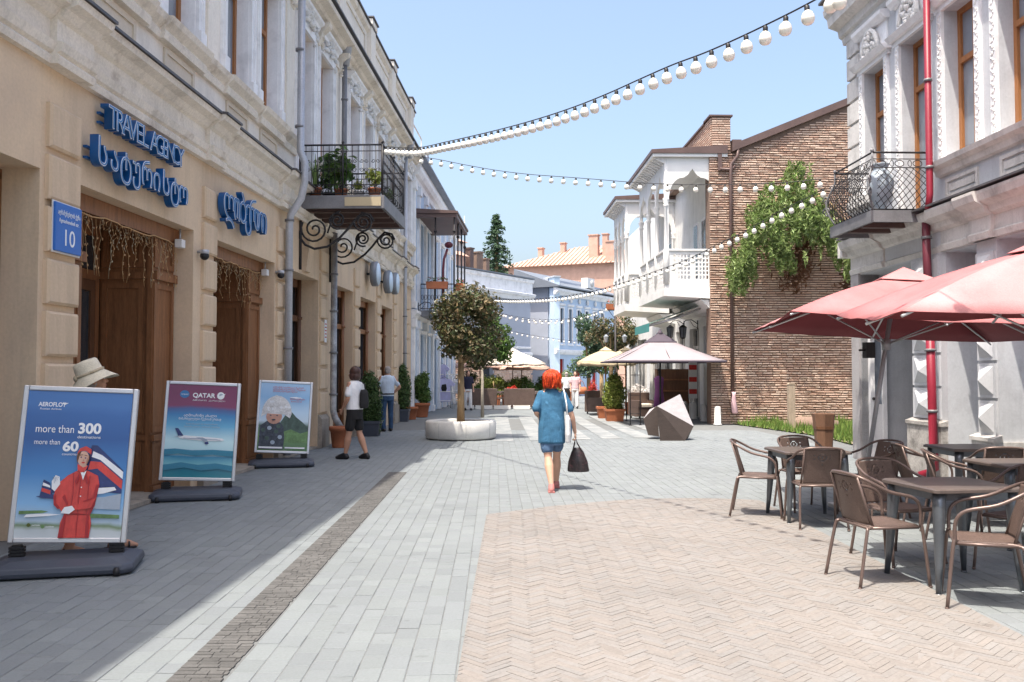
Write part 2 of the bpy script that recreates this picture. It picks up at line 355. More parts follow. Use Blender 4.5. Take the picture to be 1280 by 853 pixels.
def txt(body, size, name, material, parent, mtx, extrude=.004, align='CENTER', width=None, bevel=0, shear=0, thick=0):
    cu = bpy.data.curves.new(name, 'FONT'); cu.body = body; cu.size = size; cu.extrude = extrude; cu.align_x = align; cu.align_y = 'CENTER'
    cu.bevel_depth = bevel; cu.shear = shear; cu.offset = thick; cu.resolution_u = 4
    t = bpy.data.objects.new(name, cu); COL.objects.link(t)
    bpy.context.view_layer.update()
    me = bpy.data.meshes.new_from_object(t.evaluated_get(bpy.context.evaluated_depsgraph_get()))
    bpy.data.objects.remove(t); bpy.data.curves.remove(cu)
    if width and len(me.vertices):
        xs = [v.co.x for v in me.vertices]; k = width/(max(xs)-min(xs)); c = (max(xs)+min(xs))/2 if align == 'CENTER' else min(xs)
        for v in me.vertices: v.co.x = (v.co.x-c)*k
    me.transform(mtx); me.materials.clear()
    for q in (material if isinstance(material, (list, tuple)) else [material]): me.materials.append(M[q])
    me.name = name; o = bpy.data.objects.new(name, me); COL.objects.link(o); o.parent = parent
    return o
def facing(loc, yaw=0, lean=0):               # upright lettering: x right, y up, normal to -Y, then turned
    m = Matrix(((1, 0, 0, 0), (0, 0, -1, 0), (0, 1, 0, 0), (0, 0, 0, 1)))
    return Matrix.Translation(loc) @ Matrix.Rotation(yaw, 4, 'Z') @ m

def remesh(mb, name, material, parent, voxel=.012, smooth=6):
    me = mb.mesh(name, material); t = bpy.data.objects.new(name, me); COL.objects.link(t)
    r = t.modifiers.new('r', 'REMESH'); r.mode = 'VOXEL'; r.voxel_size = voxel; r.use_smooth_shade = True
    s = t.modifiers.new('s', 'SMOOTH'); s.iterations = smooth; s.factor = .5
    bpy.context.view_layer.update()
    nm = bpy.data.meshes.new_from_object(t.evaluated_get(bpy.context.evaluated_depsgraph_get()))
    bpy.data.objects.remove(t); bpy.data.meshes.remove(me)
    nm.name = name; nm.materials.clear(); nm.materials.append(M[material])
    o = bpy.data.objects.new(name, nm); COL.objects.link(o); o.parent = parent
    return o

def leaves(pts, size, rnd, mb=None, up=.3, aspect=.55, jitter=.4):
    """one bent leaf (two quads) at each (point, outward) pair"""
    mb = mb or MB()
    for p, out in pts:
        n = (Vector(out) + Vector((rnd.uniform(-1, 1), rnd.uniform(-1, 1), rnd.uniform(-1, 1)+up))*.8)
        n = n.normalized() if n.length > 1e-4 else Vector((0, 0, 1))
        t = n.orthogonal().normalized(); t = Quaternion(n, rnd.uniform(0, 6.283)) @ t; b = n.cross(t)
        L = size*rnd.uniform(1-jitter, 1+jitter); W = L*aspect; p = Vector(p)
        mb.add([p-t*L*.5, p-b*W*.5+n*L*.05, p+t*L*.5-n*L*.12, p+b*W*.5+n*L*.05], [(0, 1, 2), (0, 2, 3)])
    return mb
def cloud(blobs, n, rnd, shell=.55):
    """points spread through a crown made of clumps (centre, radius)"""
    tot = sum(r*r for c, r in blobs); out = []
    for c, r in blobs:
        rr = r if isinstance(r, (int, float)) else r
        for _ in range(int(n*rr*rr/tot)):
            d = Vector((rnd.gauss(0, 1), rnd.gauss(0, 1), rnd.gauss(0, 1))).normalized()
            q = rr*(shell + (1-shell)*rnd.random())
            out.append((Vector(c)+d*q, d))
    return out
# ================================================================== ground
base = MB(); base.quad((-300, -60, -.014), (300, -60, -.014), (300, 500, -.014), (-300, 500, -.014))
ground = struct(base.build('ground', 'ground'))
pave = MB(); pave.quad((-9, 1.5, -.004), (9.5, 1.5, -.004), (9.5, 30, -.004), (-9, 30, -.004))
pavement = struct(pave.build('pavement', 'joint'))
DIRS = -.02                                       # the courses run along the street
def in_pink(x, y):
    if x < -.28 or x > 3.02 or y < 1: return False
    top = 9.55 + 1.5*math.sin(max(0, min(1, (x+.28)/3.3))*math.pi*.62+.12)*.95
    return y < top
def xl(y): return -4.62+.04*y
def xr(y): return 6.62-.027*y
PW, PL = .13, .215
near_pieces = []
pv = MB()
gx0, gx1 = -1.66, -1.36
row = 0; x = -5.4
mesh_pv = None
def paver_prism(cx, cy, w, l, h): 
    return [(cx-w/2, cy-l/2), (cx+w/2, cy-l/2), (cx+w/2, cy+l/2), (cx-w/2, cy+l/2)]
pcs = []
nrow = int((7.2+5.4)/PW)
for i in range(nrow):
    x = -5.4 + (i+.5)*PW
    y = 2.6 + rng.random()*PL
    while y < 24:
        l = PL*rng.choice((1, 1, 1, .72, 1.28)); cx = x + DIRS*y; cy = y+l/2; y += l
        if cx < xl(cy)-.1 or cx > xr(cy)+1.0: continue
        if abs(cx)/cy > .66: continue
        gc = gx0+.0 + DIRS*cy; 
        if gx0+DIRS*cy-.02 < cx < gx1+DIRS*cy+.02 and cy < 13.9: continue
        cs = [(cx+a*PW/2, cy+b*l/2) for a in (-1, 1) for b in (-1, 1)]
        if all(in_pink(*c) for c in cs): continue
        pcs.append((cx, cy, l, rng.uniform(-.0022, .0022), rng.uniform(-.006, .006)))
def paver_mb(mb, cx, cy, l, dz, dr, z1=0, z0=-.010, g=.0045, w=PW):
    a, b = w/2-g/2, l/2-g/2; c, s_ = math.cos(dr-.02*-1*0+.02), math.sin(.02+dr)
    def q(x, y): return (cx + x*c - y*s_, cy + x*s_ + y*c)
    k = .004
    lo = [q(-a, -b), q(a, -b), q(a, b), q(-a, b)]; hi = [q(-a+k, -b+k), q(a-k, -b+k), q(a-k, b-k), q(-a+k, b-k)]
    tilt = [dz+rng.uniform(-.0008, .0008) for _ in range(4)]
    vs = [(*p, z0) for p in lo] + [(*p, z1+t-.003) for p, t in zip(lo, tilt)] + [(*p, z1+t) for p, t in zip(hi, tilt)]
    fs = [(0, 1, 5, 4), (1, 2, 6, 5), (2, 3, 7, 6), (3, 0, 4, 7), (4, 5, 9, 8), (5, 6, 10, 9), (6, 7, 11, 10), (7, 4, 8, 11), (8, 9, 10, 11)]
    return mb.add(vs, fs)
def seen(cx, cy): return cy > 4.35 and abs(cx)/cy < .57
vis = sorted([p for p in pcs if seen(p[0], p[1])], key=lambda p: p[1])
singles = set(id(p) for p in vis[:300])
pm = {}
for p in pcs:
    if id(p) in singles:
        key = (round(p[2], 3), rng.randrange(4))
        if key not in pm: pm[key] = paver_mb(MB(), 0, 0, p[2], 0, 0).mesh('paver', 'paver')
        o = put(pm[key], 'paver', pavement, (p[0], p[1], p[3]), p[4])
    else: paver_mb(pv, *p)
stuff(pv.build('paver_field', 'paver', pavement))
# pink herringbone field
outline = [(-.28, 1.5), (3.02, 1.5)] + [(3.02-3.3*t/24, 0) for t in range(0, 25)]
def top_y(x): return 9.55 + 1.5*math.sin(max(0, min(1, (x+.28)/3.3))*math.pi*.62+.12)*.95
outline = [(-.28+DIRS*0, 1.5), (3.02, 1.5)] + [(3.02-3.3*t/24, top_y(3.02-3.3*t/24)) for t in range(25)]
fm = MB(); fm.add([(x, y, .0090) for x, y in outline], [tuple(range(len(outline)))])
field = struct(fm.build('herringbone_field', 'pinkjoint'))
def clip(poly, fn, steps):
    # cut a polygon by a half-plane list (convex outline)
    for (ax, ay), (bx, by) in steps:
        out = []
        for i in range(len(poly)):
            p, q = poly[i], poly[(i+1) % len(poly)]
            sp = (bx-ax)*(p[1]-ay)-(by-ay)*(p[0]-ax); sq = (bx-ax)*(q[1]-ay)-(by-ay)*(q[0]-ax)
            if sp >= 0: out.append(p)
            if (sp >= 0) != (sq >= 0):
                t = sp/(sp-sq); out.append((p[0]+(q[0]-p[0])*t, p[1]+(q[1]-p[1])*t))
        poly = out
        if len(poly) < 3: return []
    return poly
edges = [(outline[i], outline[(i+1) % len(outline)]) for i in range(len(outline))]
BL, BW = .18, .045
hb = []
c45 = math.cos(R(45))
NB = int(round(BL/BW))
for i in range(-80, 215):
    for j in range(-100, 215):
        # herringbone: lattice where rows step by BW along both axes
        u, v = i*BW, j*BW
        k = (i - j) % (2*NB)
        if k == 0: rect = (u, v, BL, BW)
        elif k == NB: rect = (u, v, BW, BL)
        else: continue
        if k == NB: rect = (u, v-BL+BW, BW, BL)
        x0, y0, lx, ly = rect
        g = .0016
        cs = [(x0+g, y0+g), (x0+lx-g, y0+g), (x0+lx-g, y0+ly-g), (x0+g, y0+ly-g)]
        cs = [((a-b)*c45+1.4, (a+b)*c45+2.5) for a, b in cs]
        mx = sum(c[0] for c in cs)/4; my = sum(c[1] for c in cs)/4
        if mx < -.6 or mx > 3.3 or my < 2.8 or my > 11.6: continue
        pol = clip(cs, None, edges)
        if len(pol) < 3: continue
        hb.append((mx, my, pol, len(pol) == 4 and all(abs(p[0]-c[0])+abs(p[1]-c[1]) < 1e-6 for p, c in zip(pol, cs)), k))
vis = sorted([h for h in hb if h[3] and seen(h[0], h[1])], key=lambda h: h[1])[:300]
ids = set(id(h) for h in vis); hm = {}
hs = MB()
def hb_mb(mb, pol, ox, oy, dz):
    n = len(pol)
    z = [.0105+dz+rng.uniform(-.0008, .0008) for _ in range(n)]
    return mb.add([(x-ox, y-oy, .0035) for x, y in pol]+[(x-ox, y-oy, zz) for (x, y), zz in zip(pol, z)], [tuple(range(n, 2*n))]+[(i, (i+1) % n, n+(i+1) % n, n+i) for i in range(n)])
for h in hb:
    if id(h) in ids:
        key = (h[4], rng.randrange(6))
        if key not in hm: hm[key] = hb_mb(MB(), h[2], h[0], h[1], 0).mesh('brick', 'pink')
        put(hm[key], 'brick', field, (h[0], h[1], rng.uniform(-.0015, .0015)))
    else: hb_mb(hs, h[2], 0, 0, rng.uniform(-.0015, .0015))
stuff(hs.build('brick_paving', 'pink', field))
# drain of narrow setts beside the left walk
dm = MB(); y = 3.0
while y < 13.9:
    x0 = gx0+DIRS*y; l = .052; xx = x0
    while xx < x0+.265:
        ww = rng.uniform(.06, .12); ww = min(ww, x0+.28-xx)
        dm.box(xx+.002, xx+ww-.002, y, y+l-.007, -.012, .004+rng.uniform(-.0015, .0015)); xx += ww
    y += l
struct(dm.build('drain_channel', 'drain'))
# faded white crossing bars
cr = MB()
for k, x in enumerate((-.42, .42, 1.4, 2.15, 2.95, 3.7)):
    y0, y1 = 20.2+.25*k, 32
    cr.quad((x+.0, y0, -.002 if y0 > 24 else .006), (x+.46, y0, .006), (x+.40-.012*(y1-y0), y1, .006), (x-.06-.012*(y1-y0), y1, .006))
struct(cr.build('crossing_marking', 'crossing'))
# lawn at the foot of the brick wall
lm = MB(); lm.add([(6.75, 26.6, .03), (7.22, 23.8, .03), (7.55, 21.7, .03), (7.35, 19.1, .03), (8.5, 17, .03), (14, 17, .03), (14, 27.2, .03), (6.7, 27.2, .03)], [tuple(range(8))])
struct(lm.build('lawn_soil', 'soil'))
gm = MB()
def lawn_edge(yy): return 6.75+(26.6-yy)*.168 if yy > 23.8 else 7.22+(23.8-yy)*.157 if yy > 21.7 else 7.55-(21.7-yy)*.077 if yy > 19.1 else 7.35+(19.1-yy)*.55
for _ in range(9500):
    x = rng.uniform(6.7, 12.2); yy = rng.uniform(17.2, 26.9)
    if x < lawn_edge(yy)+rng.gauss(-.02, .12): continue
    if math.sin(x*2.1+yy*.7)*math.sin(yy*1.7-x) > .72 and rng.random() < .85: continue
    for _k in range(2):
        a = rng.uniform(0, 6.28); h = rng.uniform(.06, .17)+(.22*rng.random() if math.sin(x*3.1)*math.sin(yy*2.3) > .3 else 0); wd = .02
        dx, dy = math.cos(a), math.sin(a); bx, by = rng.uniform(-.07, .07), rng.uniform(-.07, .07)
        q = Vector((x+rng.uniform(-.05, .05), yy+rng.uniform(-.05, .05), .03))
        gm.add([q-Vector((dx, dy, 0))*wd, q+Vector((dx, dy, 0))*wd, q+Vector((bx, by, h))], [(0, 1, 2)])
tag(stuff(gm.build('grass', 'grass', recalc=False)), 'tufty green grass strip at the foot of the brick wall', 'grass')
# ================================================================== facades
class FB(MB):
    """builder in facade terms: s along the street, o out of the wall, z up"""
    def __init__(s, sgn): super().__init__(); s.g = sgn
    def fb(s, s0, s1, o0, o1, z0, z1, m=0): return s.box(s0, s1, s.g*o0, s.g*o1, z0, z1, m)
    def p(s, a, o, z): return Vector((a, s.g*o, z))
    def prof(s, s0, s1, pts, m=0):                # moulding: profile (o,z) swept along s
        return s.prism([s.p(s0, o, z) for o, z in pts], (s1-s0, 0, 0), m)
def wall_grid(fb, s0, s1, z0, z1, depth, holes, m=0):
    ss = sorted({s0, s1, *[h[0] for h in holes], *[h[1] for h in holes]}); ss = [x for x in ss if s0 <= x <= s1]
    for a, b in zip(ss, ss[1:]):
        cur = z0
        for h in sorted([h for h in holes if h[0] <= a+1e-6 and h[1] >= b-1e-6], key=lambda h: h[2]):
            if h[2] > cur+1e-6: fb.fb(a, b, 0, -depth, cur, h[2], m)
            cur = max(cur, h[3])
        if cur < z1-1e-6: fb.fb(a, b, 0, -depth, cur, z1, m)
def ornament(fb, s, o, z, w, h, r, n=26, m=0):    # lumpy stucco relief of leaves and scrolls
    for i in range(n):
        a = r.uniform(-1, 1); b = r.random()
        ww = w*(1-b*.55)
        fb.ell(fb.p(s+a*ww*.5, o+.02+.05*r.random()*(1-abs(a)), z+b*h), (w*r.uniform(.05, .11), .05, h*r.uniform(.06, .14)), 7, m, Matrix.Rotation(r.uniform(-.8, .8), 3, 'Y'))

# ------------------------------------------------------------------ left building
LB = thing('corner_building', 'long beige and cream two storey building with travel agency signs and rusticated pillars', 'building', (-4.78, 0, 0), math.atan2(1, .04))
def L(): return FB(-1)
lower = [(5.2, 8.24, -1, 3.49), (8.88, 11.85, -1, 3.49), (12.58, 15.4, -1, 3.49), (16.25, 18.35, -1, 3.49), (19.7, 21.64, -1, 3.56), (22.3, 24.5, -1, 3.52), (25.2, 27.1, 1.25, 3.52)]
WIN = [9.6, 11.29, 13.42, 14.95, 17.2, 18.78, 21.55, 23.25, 25.0, 26.75, 28.5, 30.0]
DOORS_UP = (17.2, 18.78)
b = L(); wall_grid(b, -12, 30.9, 0, 4.62, 1.15, lower); b.build('ground_floor_wall', 'plaster', LB)
upper = [(c-.53, c+.53, (5.0 if c in DOORS_UP else 6.0), 8.3) for c in WIN]
b = L(); wall_grid(b, -12, 30.9, 4.62, 9.0, .5, upper); b.build('upper_wall', 'plaster_up', LB)
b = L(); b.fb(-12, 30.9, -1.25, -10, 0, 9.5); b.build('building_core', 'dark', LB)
b = L(); b.fb(-12.2, 31.0, .1, -10.2, 9.5, 9.62); b.build('roof', 'flash', LB)
# rusticated blocks on the pillars
blk = L(); blk.fb(0, .56, .0, .055, 0, .43); 
pillars = [(8.32, 8.88), (12.12, 12.58), (15.47, 16.05), (18.42, 19.0), (21.68, 22.26), (24.55, 25.1), (27.2, 27.75), (29.6, 30.2)]
for (a, c) in pillars:
    w_ = c-a
    for k in range(8):
        z = .72 + k*.5
        if z+.43 > 4.55: break
        m_ = L(); m_.prism([m_.p(0, .0, 0), m_.p(w_, .0, 0), m_.p(w_, .0, .43), m_.p(0, .0, .43)], (0, -.03, 0))
        e = .025
        m_ = L(); lo = [m_.p(0, 0, 0), m_.p(w_, 0, 0), m_.p(w_, 0, .43), m_.p(0, 0, .43)]
        mid = [m_.p(0, .04, 0), m_.p(w_, .04, 0), m_.p(w_, .04, .43), m_.p(0, .04, .43)]
        hi = [m_.p(e, .06, e), m_.p(w_-e, .06, e), m_.p(w_-e, .06, .43-e), m_.p(e, .06, .43-e)]
        m_.add(lo+mid+hi, [(i, (i+1) % 4, 4+(i+1) % 4, 4+i) for i in range(4)]+[(4+i, 4+(i+1) % 4, 8+(i+1) % 4, 8+i) for i in range(4)]+[(8, 9, 10, 11)])
        m_.build('stone_block', 'plaster', LB, (a, 0, z))
    m_ = L(); m_.fb(a-.04, c+.04, 0, .09, 0, .6); m_.prof(a-.04, c+.04, [(0, .6), (.09, .6), (.03, .68), (0, .68)]); m_.build('plinth', 'plinth', LB)
m_ = L()
for (a, c) in ((-12, 5.2), (27.75, 29.6)): m_.fb(a, c, 0, .05, 0, .55)
m_.build('plinth', 'plinth', LB)
# lower cornice, breaking forward over the pillars
b = L()
segs = []
cur = -12
for (a, c) in pillars:
    segs.append((cur, a-.06, 0)); segs.append((a-.06, c+.06, .07)); cur = c+.06
segs.append((cur, 30.9, 0))
for s0, s1, d in segs:
    b.prof(s0, s1, [(-.02, 4.50), (.07+d, 4.50), (.09+d, 4.56), (.06+d, 4.60), (.10+d, 4.62), (.13+d, 4.70), (.06+d, 4.72), (.06+d, 4.92), (.11+d, 4.95), (.16+d, 5.02), (.26+d, 5.06), (.28+d, 5.13), (-.02, 5.18)])
b.build('lower_cornice', 'stucco_old', LB)
b = L()
for s0, s1, d in segs: b.prof(s0-.003, s1+.003, [(-.02, 5.184), (.31+d, 5.134), (.31+d, 5.165), (-.02, 5.215)])
b.build('cornice_flashing', 'flash', LB)
# window ledge
cur = -12
for c in WIN:
    for (s0, s1, d) in ((cur, c-.66, 0), (c-.66, c+.66, .05)):
        if (c in DOORS_UP and d) or s1 < s0+.02: continue
        b = L(); b.prof(s0, s1, [(-.02, 5.66), (.05+d, 5.66), (.07+d, 5.74), (.05+d, 5.78), (.14+d, 5.86), (.17+d, 5.93), (-.02, 5.96)]); b.build('window_ledge', 'stucco_old', LB)
    cur = c+.66
b = L(); b.prof(cur, 30.9, [(-.02, 5.66), (.05, 5.66), (.07, 5.74), (.05, 5.78), (.14, 5.86), (.17, 5.93), (-.02, 5.96)])
b.build('window_ledge', 'stucco_old', LB)
# framed panels under the windows
for c in WIN:
    if c in DOORS_UP: continue
    m_ = L(); z0, z1, a, e, t = 5.24, 5.62, c-.46, c+.46, .06
    m_.fb(a, e, 0, .03, z0, z0+t); m_.fb(a, e, 0, .03, z1-t, z1); m_.fb(a, a+t, 0, .03, z0+t, z1-t); m_.fb(e-t, e, 0, .03, z0+t, z1-t)
    m_.fb(a+t, e-t, 0, .008, z0+t, z1-t)
    m_.build('apron_panel', 'panel', LB)
# upper windows with white moulded surrounds and ornate hoods
orn = random.Random(3)
for i, c in enumerate(WIN):
    dr = c in DOORS_UP; z0 = 5.0 if dr else 6.0
    f = L(); o0, o1 = -.20, -.26; a, e = c-.53, c+.53
    f.fb(a, a+.09, o0, o1, z0, 8.3); f.fb(e-.09, e, o0, o1, z0, 8.3); f.fb(a+.09, e-.09, o0, o1, 8.21, 8.3); f.fb(a+.09, e-.09, o0, o1, z0, z0+.1)
    f.fb(c-.045, c+.045, o0-.002, o1, z0+.1, 8.21); f.fb(a+.09, e-.09, o0+.012, o1, 7.5, 7.58)
    wn = f.build('window', 'wood_win', LB)
    g = L(); g.fb(a+.08, e-.08, o1+.025, o1+.01, z0+.05, 8.25); g.build('pane', 'glass_light', wn)
    r_ = L(); r_.fb(a-.015, a, -.003, -.5, z0, 8.3); 
    t = L()
    for q in (a-.17, e): t.fb(q, q+.17, 0, .05, z0, 8.3)
    for q in (a-.15, e+.10): t.fb(q, q+.05, .05, .075, z0, 8.3)
    t.fb(a-.17, e+.17, 0, .06, 8.3, 8.45); t.prof(a-.22, e+.22, [(0, 8.62), (.10, 8.62), (.12, 8.68), (.19, 8.73), (.2, 8.78), (0, 8.80)])
    t.fb(a-.12, e+.12, 0, .03, 8.45, 8.62)
    # reveal lining in cool white
    t.fb(a-.0015, a+.012, -.002, -.198, z0, 8.3); t.fb(e-.012, e+.0015, -.002, -.198, z0, 8.3)
    t.build('window_surround', 'trim_white', LB)
    if c > 14:
        for q in ((c, .08, 8.42, .75, .36, 30), (c-.6, .04, 8.2, .2, .4, 9), (c+.6, .04, 8.2, .2, .4, 9)): k = L(); ornament(k, *q[:5], orn, q[5]); stuff(k.build('stucco_relief', 'ornament', LB))
    # foot blocks
    if not dr:
        for q in (a-.18, e-.01): k = L(); k.fb(q, q+.19, 0, .09, 5.97, 6.22); k.build('surround_foot', 'trim_white', LB)
# flat pilaster strips between the window pairs
for s0 in (12.16, 15.85, 19.6, 22.3, 24.0, 25.75, 27.5, 29.1):
    m_ = L(); m_.fb(s0, s0+.36, 0, .045, 5.97, 8.55); m_.fb(s0-.04, s0+.40, 0, .08, 8.45, 8.6); m_.build('pilaster', 'plaster_up', LB)
# eaves cornice, consoles and attic
b = L(); b.prof(-12, 30.95, [(-.02, 8.82), (.10, 8.82), (.13, 8.9), (.20, 8.92), (.24, 8.98), (.40, 9.02), (.42, 9.1), (-.02, 9.16)]); b.build('eaves_cornice', 'stucco_old', LB)
b = L(); b.fb(-12, 30.95, .0, .47, 9.163, 9.20); b.build('eaves_flashing', 'flash', LB)
for s0 in (10.5, 12.3, 14.2, 16.05, 17.98, 19.75, 22.4, 24.1, 25.85, 27.6, 29.2):
    m_ = L(); m_.prof(s0, s0+.22, [(0, 8.36), (.06, 8.36), (.12, 8.5), (.14, 8.62), (.28, 8.74), (.30, 8.82), (0, 8.82)]); ornament(m_, s0+.11, .08, 8.3, .2, .34, orn, 8); m_.build('console_bracket', 'stucco_old', LB)
b = L(); b.fb(-12, 30.9, .02, -.3, 9.2, 10.72); b.build('attic_wall', 'plaster_up', LB)
b = L(); b.prof(-12, 30.9, [(.02, 10.55), (.1, 10.62), (.12, 10.72), (-.3, 10.74), (-.3, 10.55)]); b.fb(-12, 30.9, .02, .08, 9.2, 9.42); b.build('attic_moulding', 'stucco_old', LB)
b = L(); b.fb(-12, 30.9, .16, -.34, 10.745, 10.78); b.build('attic_coping', 'flash', LB)
for s0 in (12.2, 15.8, 19.5, 23.0, 26.2, 29.8):
    m_ = L(); m_.fb(s0, s0+.6, .02, .14, 9.42, 10.95); m_.fb(s0-.04, s0+.64, -.3, .18, 10.785, 10.93); m_.fb(s0-.07, s0+.67, -.33, .22, 10.955, 10.99, 1); m_.build('attic_pedestal', ['plaster_up', 'flash'], LB)
    q = L(); s2 = s0+.6+.3
    for (z0, z1, a, e) in ((9.6, 9.66, s2, s2+2.3), (10.36, 10.42, s2, s2+2.3), (9.66, 10.36, s2, s2+.06), (9.66, 10.36, s2+2.24, s2+2.3)): q.fb(a, e, .02, .05, z0, z1)
    q.build('attic_panel', 'stucco_old', LB)
# keystone above the third opening
m_ = L(); m_.prof(17.12, 17.5, [(0, 3.55), (.08, 3.55), (.14, 4.05), (.16, 4.2), (0, 4.2)]); m_.build('keystone', 'plaster', LB)

# wooden entrances of the agency
def panels(fb, s0, s1, o, z0, z1, t=.07, d=.02, m=0):   # raised rim round a sunk field on a face looking out
    fb.fb(s0, s0+t, o, o+d, z0, z1, m); fb.fb(s1-t, s1, o, o+d, z0, z1, m); fb.fb(s0+t, s1-t, o, o+d, z0, z0+t, m); fb.fb(s0+t, s1-t, o, o+d, z1-t, z1, m)
def xpanels(fb, s, d, o0, o1, z0, z1, t=.07, m=0):      # the same on a face across the street direction
    fb.fb(s, s+d, o0, o0+t, z0, z1, m); fb.fb(s, s+d, o1-t, o1, z0, z1, m); fb.fb(s, s+d, o0+t, o1-t, z0, z0+t, m); fb.fb(s, s+d, o0+t, o1-t, z1-t, z1, m)
def entrance(s0, s1):
    e = L(); w_ = .62
    for a, c in ((s0, s0+w_), (s1-w_, s1)):
        e.fb(a, c, -.27, -.34, 0, 3.48)
        panels(e, a+.02, c-.02, -.27, .14, .68); panels(e, a+.02, c-.02, -.27, .80, 2.72); panels(e, a+.02, c-.02, -.27, 2.92, 3.4)
        e.fb(a-.0, c+.0, -.27, -.22, .69, .77); e.fb(a, c, -.27, -.21, 2.76, 2.87); e.fb(a, c, -.27, -.22, 0, .12)
    for a, d in ((s0+w_-.05, .02), (s1-w_+.05, -.02)):
        q = a-.02 if d > 0 else a+.02
        e.fb(min(a-.0, a-d*2), max(a, a-d*2), -.341, -.98, 0, 3.48)
        for z0, z1 in ((.14, .68), (.80, 2.72), (2.92, 3.4)): xpanels(e, a, d, -.95, -.40, z0, z1)
        e.fb(a, a+d*1.6, -.98, -.345, .70, .77); e.fb(a, a+d*1.6, -.98, -.345, 2.77, 2.86)
    e.fb(s0, s1, -.20, -.36, 3.30, 3.485); e.fb(s0+w_, s1-w_, -.36, -.98, 3.42, 3.48)
    e.build('entrance_casing', 'wood', LB)
    a, c = s0+w_-.03, s1-w_+.03
    f = L(); f.fb(a, a+.09, -.98, -1.05, 0, 3.42); f.fb(c-.09, c, -.98, -1.05, 0, 3.42); f.fb(a+.09, c-.09, -.97, -1.05, 2.74, 2.86); f.fb(a+.09, c-.09, -.98, -1.05, 3.3, 3.42); f.build('door_frame', 'wood', LB)
    g = L(); g.fb(a+.09, c-.09, -1.02, -1.03, 2.86, 3.3); g.build('transom_pane', 'glass', LB)
    mid = (a+c)/2
    for (p, q) in ((a+.09, mid-.004), (mid+.004, c-.09)):
        dl = L(); dl.fb(p, p+.11, -.985, -1.04, .02, 2.74); dl.fb(q-.11, q, -.985, -1.04, .02, 2.74); dl.fb(p+.11, q-.11, -.985, -1.04, .02, .55); dl.fb(p+.11, q-.11, -.985, -1.04, 2.6, 2.74); dl.fb(p+.11, q-.11, -.985, -1.04, 1.35, 1.44)
        d = dl.build('entrance_door', 'wood_dark', LB)
        g = L(); g.fb(p+.1, q-.1, -1.01, -1.02, .55, 2.6); g.build('pane', 'glass', d)
        h = L(); hx = q-.055 if p < mid-.2 else p+.055; h.tube([h.p(hx, -.94, .95), h.p(hx, -.94, 1.3)], .012, 8); h.tube([h.p(hx, -.985, .97), h.p(hx, -.94, .97)], .008, 6); h.tube([h.p(hx, -.985, 1.28), h.p(hx, -.94, 1.28)], .008, 6); h.build('handle', 'alu', d)
    st = L(); st.fb(s0+.01, s1-.01, .02, -1.1, 0, .05); st.build('threshold', 'plinth', LB)
entrance(8.88, 11.85); entrance(12.58, 15.4)
# shop front of the first bay, glazed and set back
f = L()
for a in (5.2, 6.6, 8.10): f.fb(a, a+.13, -.36, -.46, 0, 3.45)
f.fb(5.2, 8.23, -.37, -.46, 2.7, 2.8); f.fb(5.2, 8.23, -.37, -.46, 0, .5); f.fb(5.2, 8.23, -.36, -.46, 3.38, 3.48)
wn = f.build('shop_window', 'wood', LB); g = L(); g.fb(5.25, 8.2, -.41, -.42, .5, 3.4); g.build('pane', 'glass', wn)
# recessed doors further along
for (a, c, z0, z1, mt) in ((16.25, 18.35, 0, 3.48, 'wood_dark'), (19.7, 21.64, 0, 3.55, 'wood'), (22.3, 24.5, 0, 3.51, 'wood'), (25.2, 27.1, 1.25, 3.51, 'wood')):
    f = L(); o = -.40 if a < 17 else -.26
    f.fb(a, a+.14, o+.02, o-.1, z0, z1); f.fb(c-.14, c, o+.02, o-.1, z0, z1); f.fb(a+.14, c-.14, o+.02, o-.1, z1-.16, z1); f.fb(a+.14, c-.14, o+.03, o-.1, 2.62, 2.74)
    f.tube([f.p(c-.17, o+.04, z0), f.p(c-.17, o+.04, z1)], .05, 10)
    f.tube([f.p(c-.17, o+.04, 2.66), f.p(c-.17, o+.04, 2.72)], .075, 10)
    mid = (a+c)/2
    f.fb(mid-.05, mid+.05, o+.01, o-.1, z0, 2.62)
    if z0 == 0: f.fb(a+.14, c-.14, o, o-.09, 0, .6)
    nm = 'shop_door' if z0 == 0 else 'shop_window'
    wn = f.build(nm, mt, LB); g = L(); g.fb(a+.1, c-.1, o-.05, o-.06, max(z0, .5), z1-.1); g.build('pane', 'glass', wn)
    if z0: s_ = L(); s_.prof(a-.06, c+.06, [(-.24, 1.25), (.12, 1.25), (.12, 1.18), (0, 1.10), (0, 1.2), (-.24, 1.2)]); s_.build('sill', 'plaster', wn)
    else: s_ = L(); s_.fb(a+.01, c-.01, .01, -1.1, 0, .04); s_.build('threshold', 'plinth', LB)

# ------------------------------------------------------------------ things fixed to the left building
MW = LB.matrix_basis.copy()
bpy.context.view_layer.update(); MW = LB.matrix_world.copy()
LROT = math.atan2(1, .04)
def LP(s, o, z): return MW @ Vector((s, -o, z))
def sL(px, o=0): return (4.78-o)/(.04+(640-px)/1100)
def zL(px, py, o=0): return EYE + (466-py)/1100*sL(px, o)
def letters(name, label, rows, cat='sign', group=None, loc=(0, 0, 0)):
    t = thing(name, label, cat, LP(*loc), LROT, group); return t
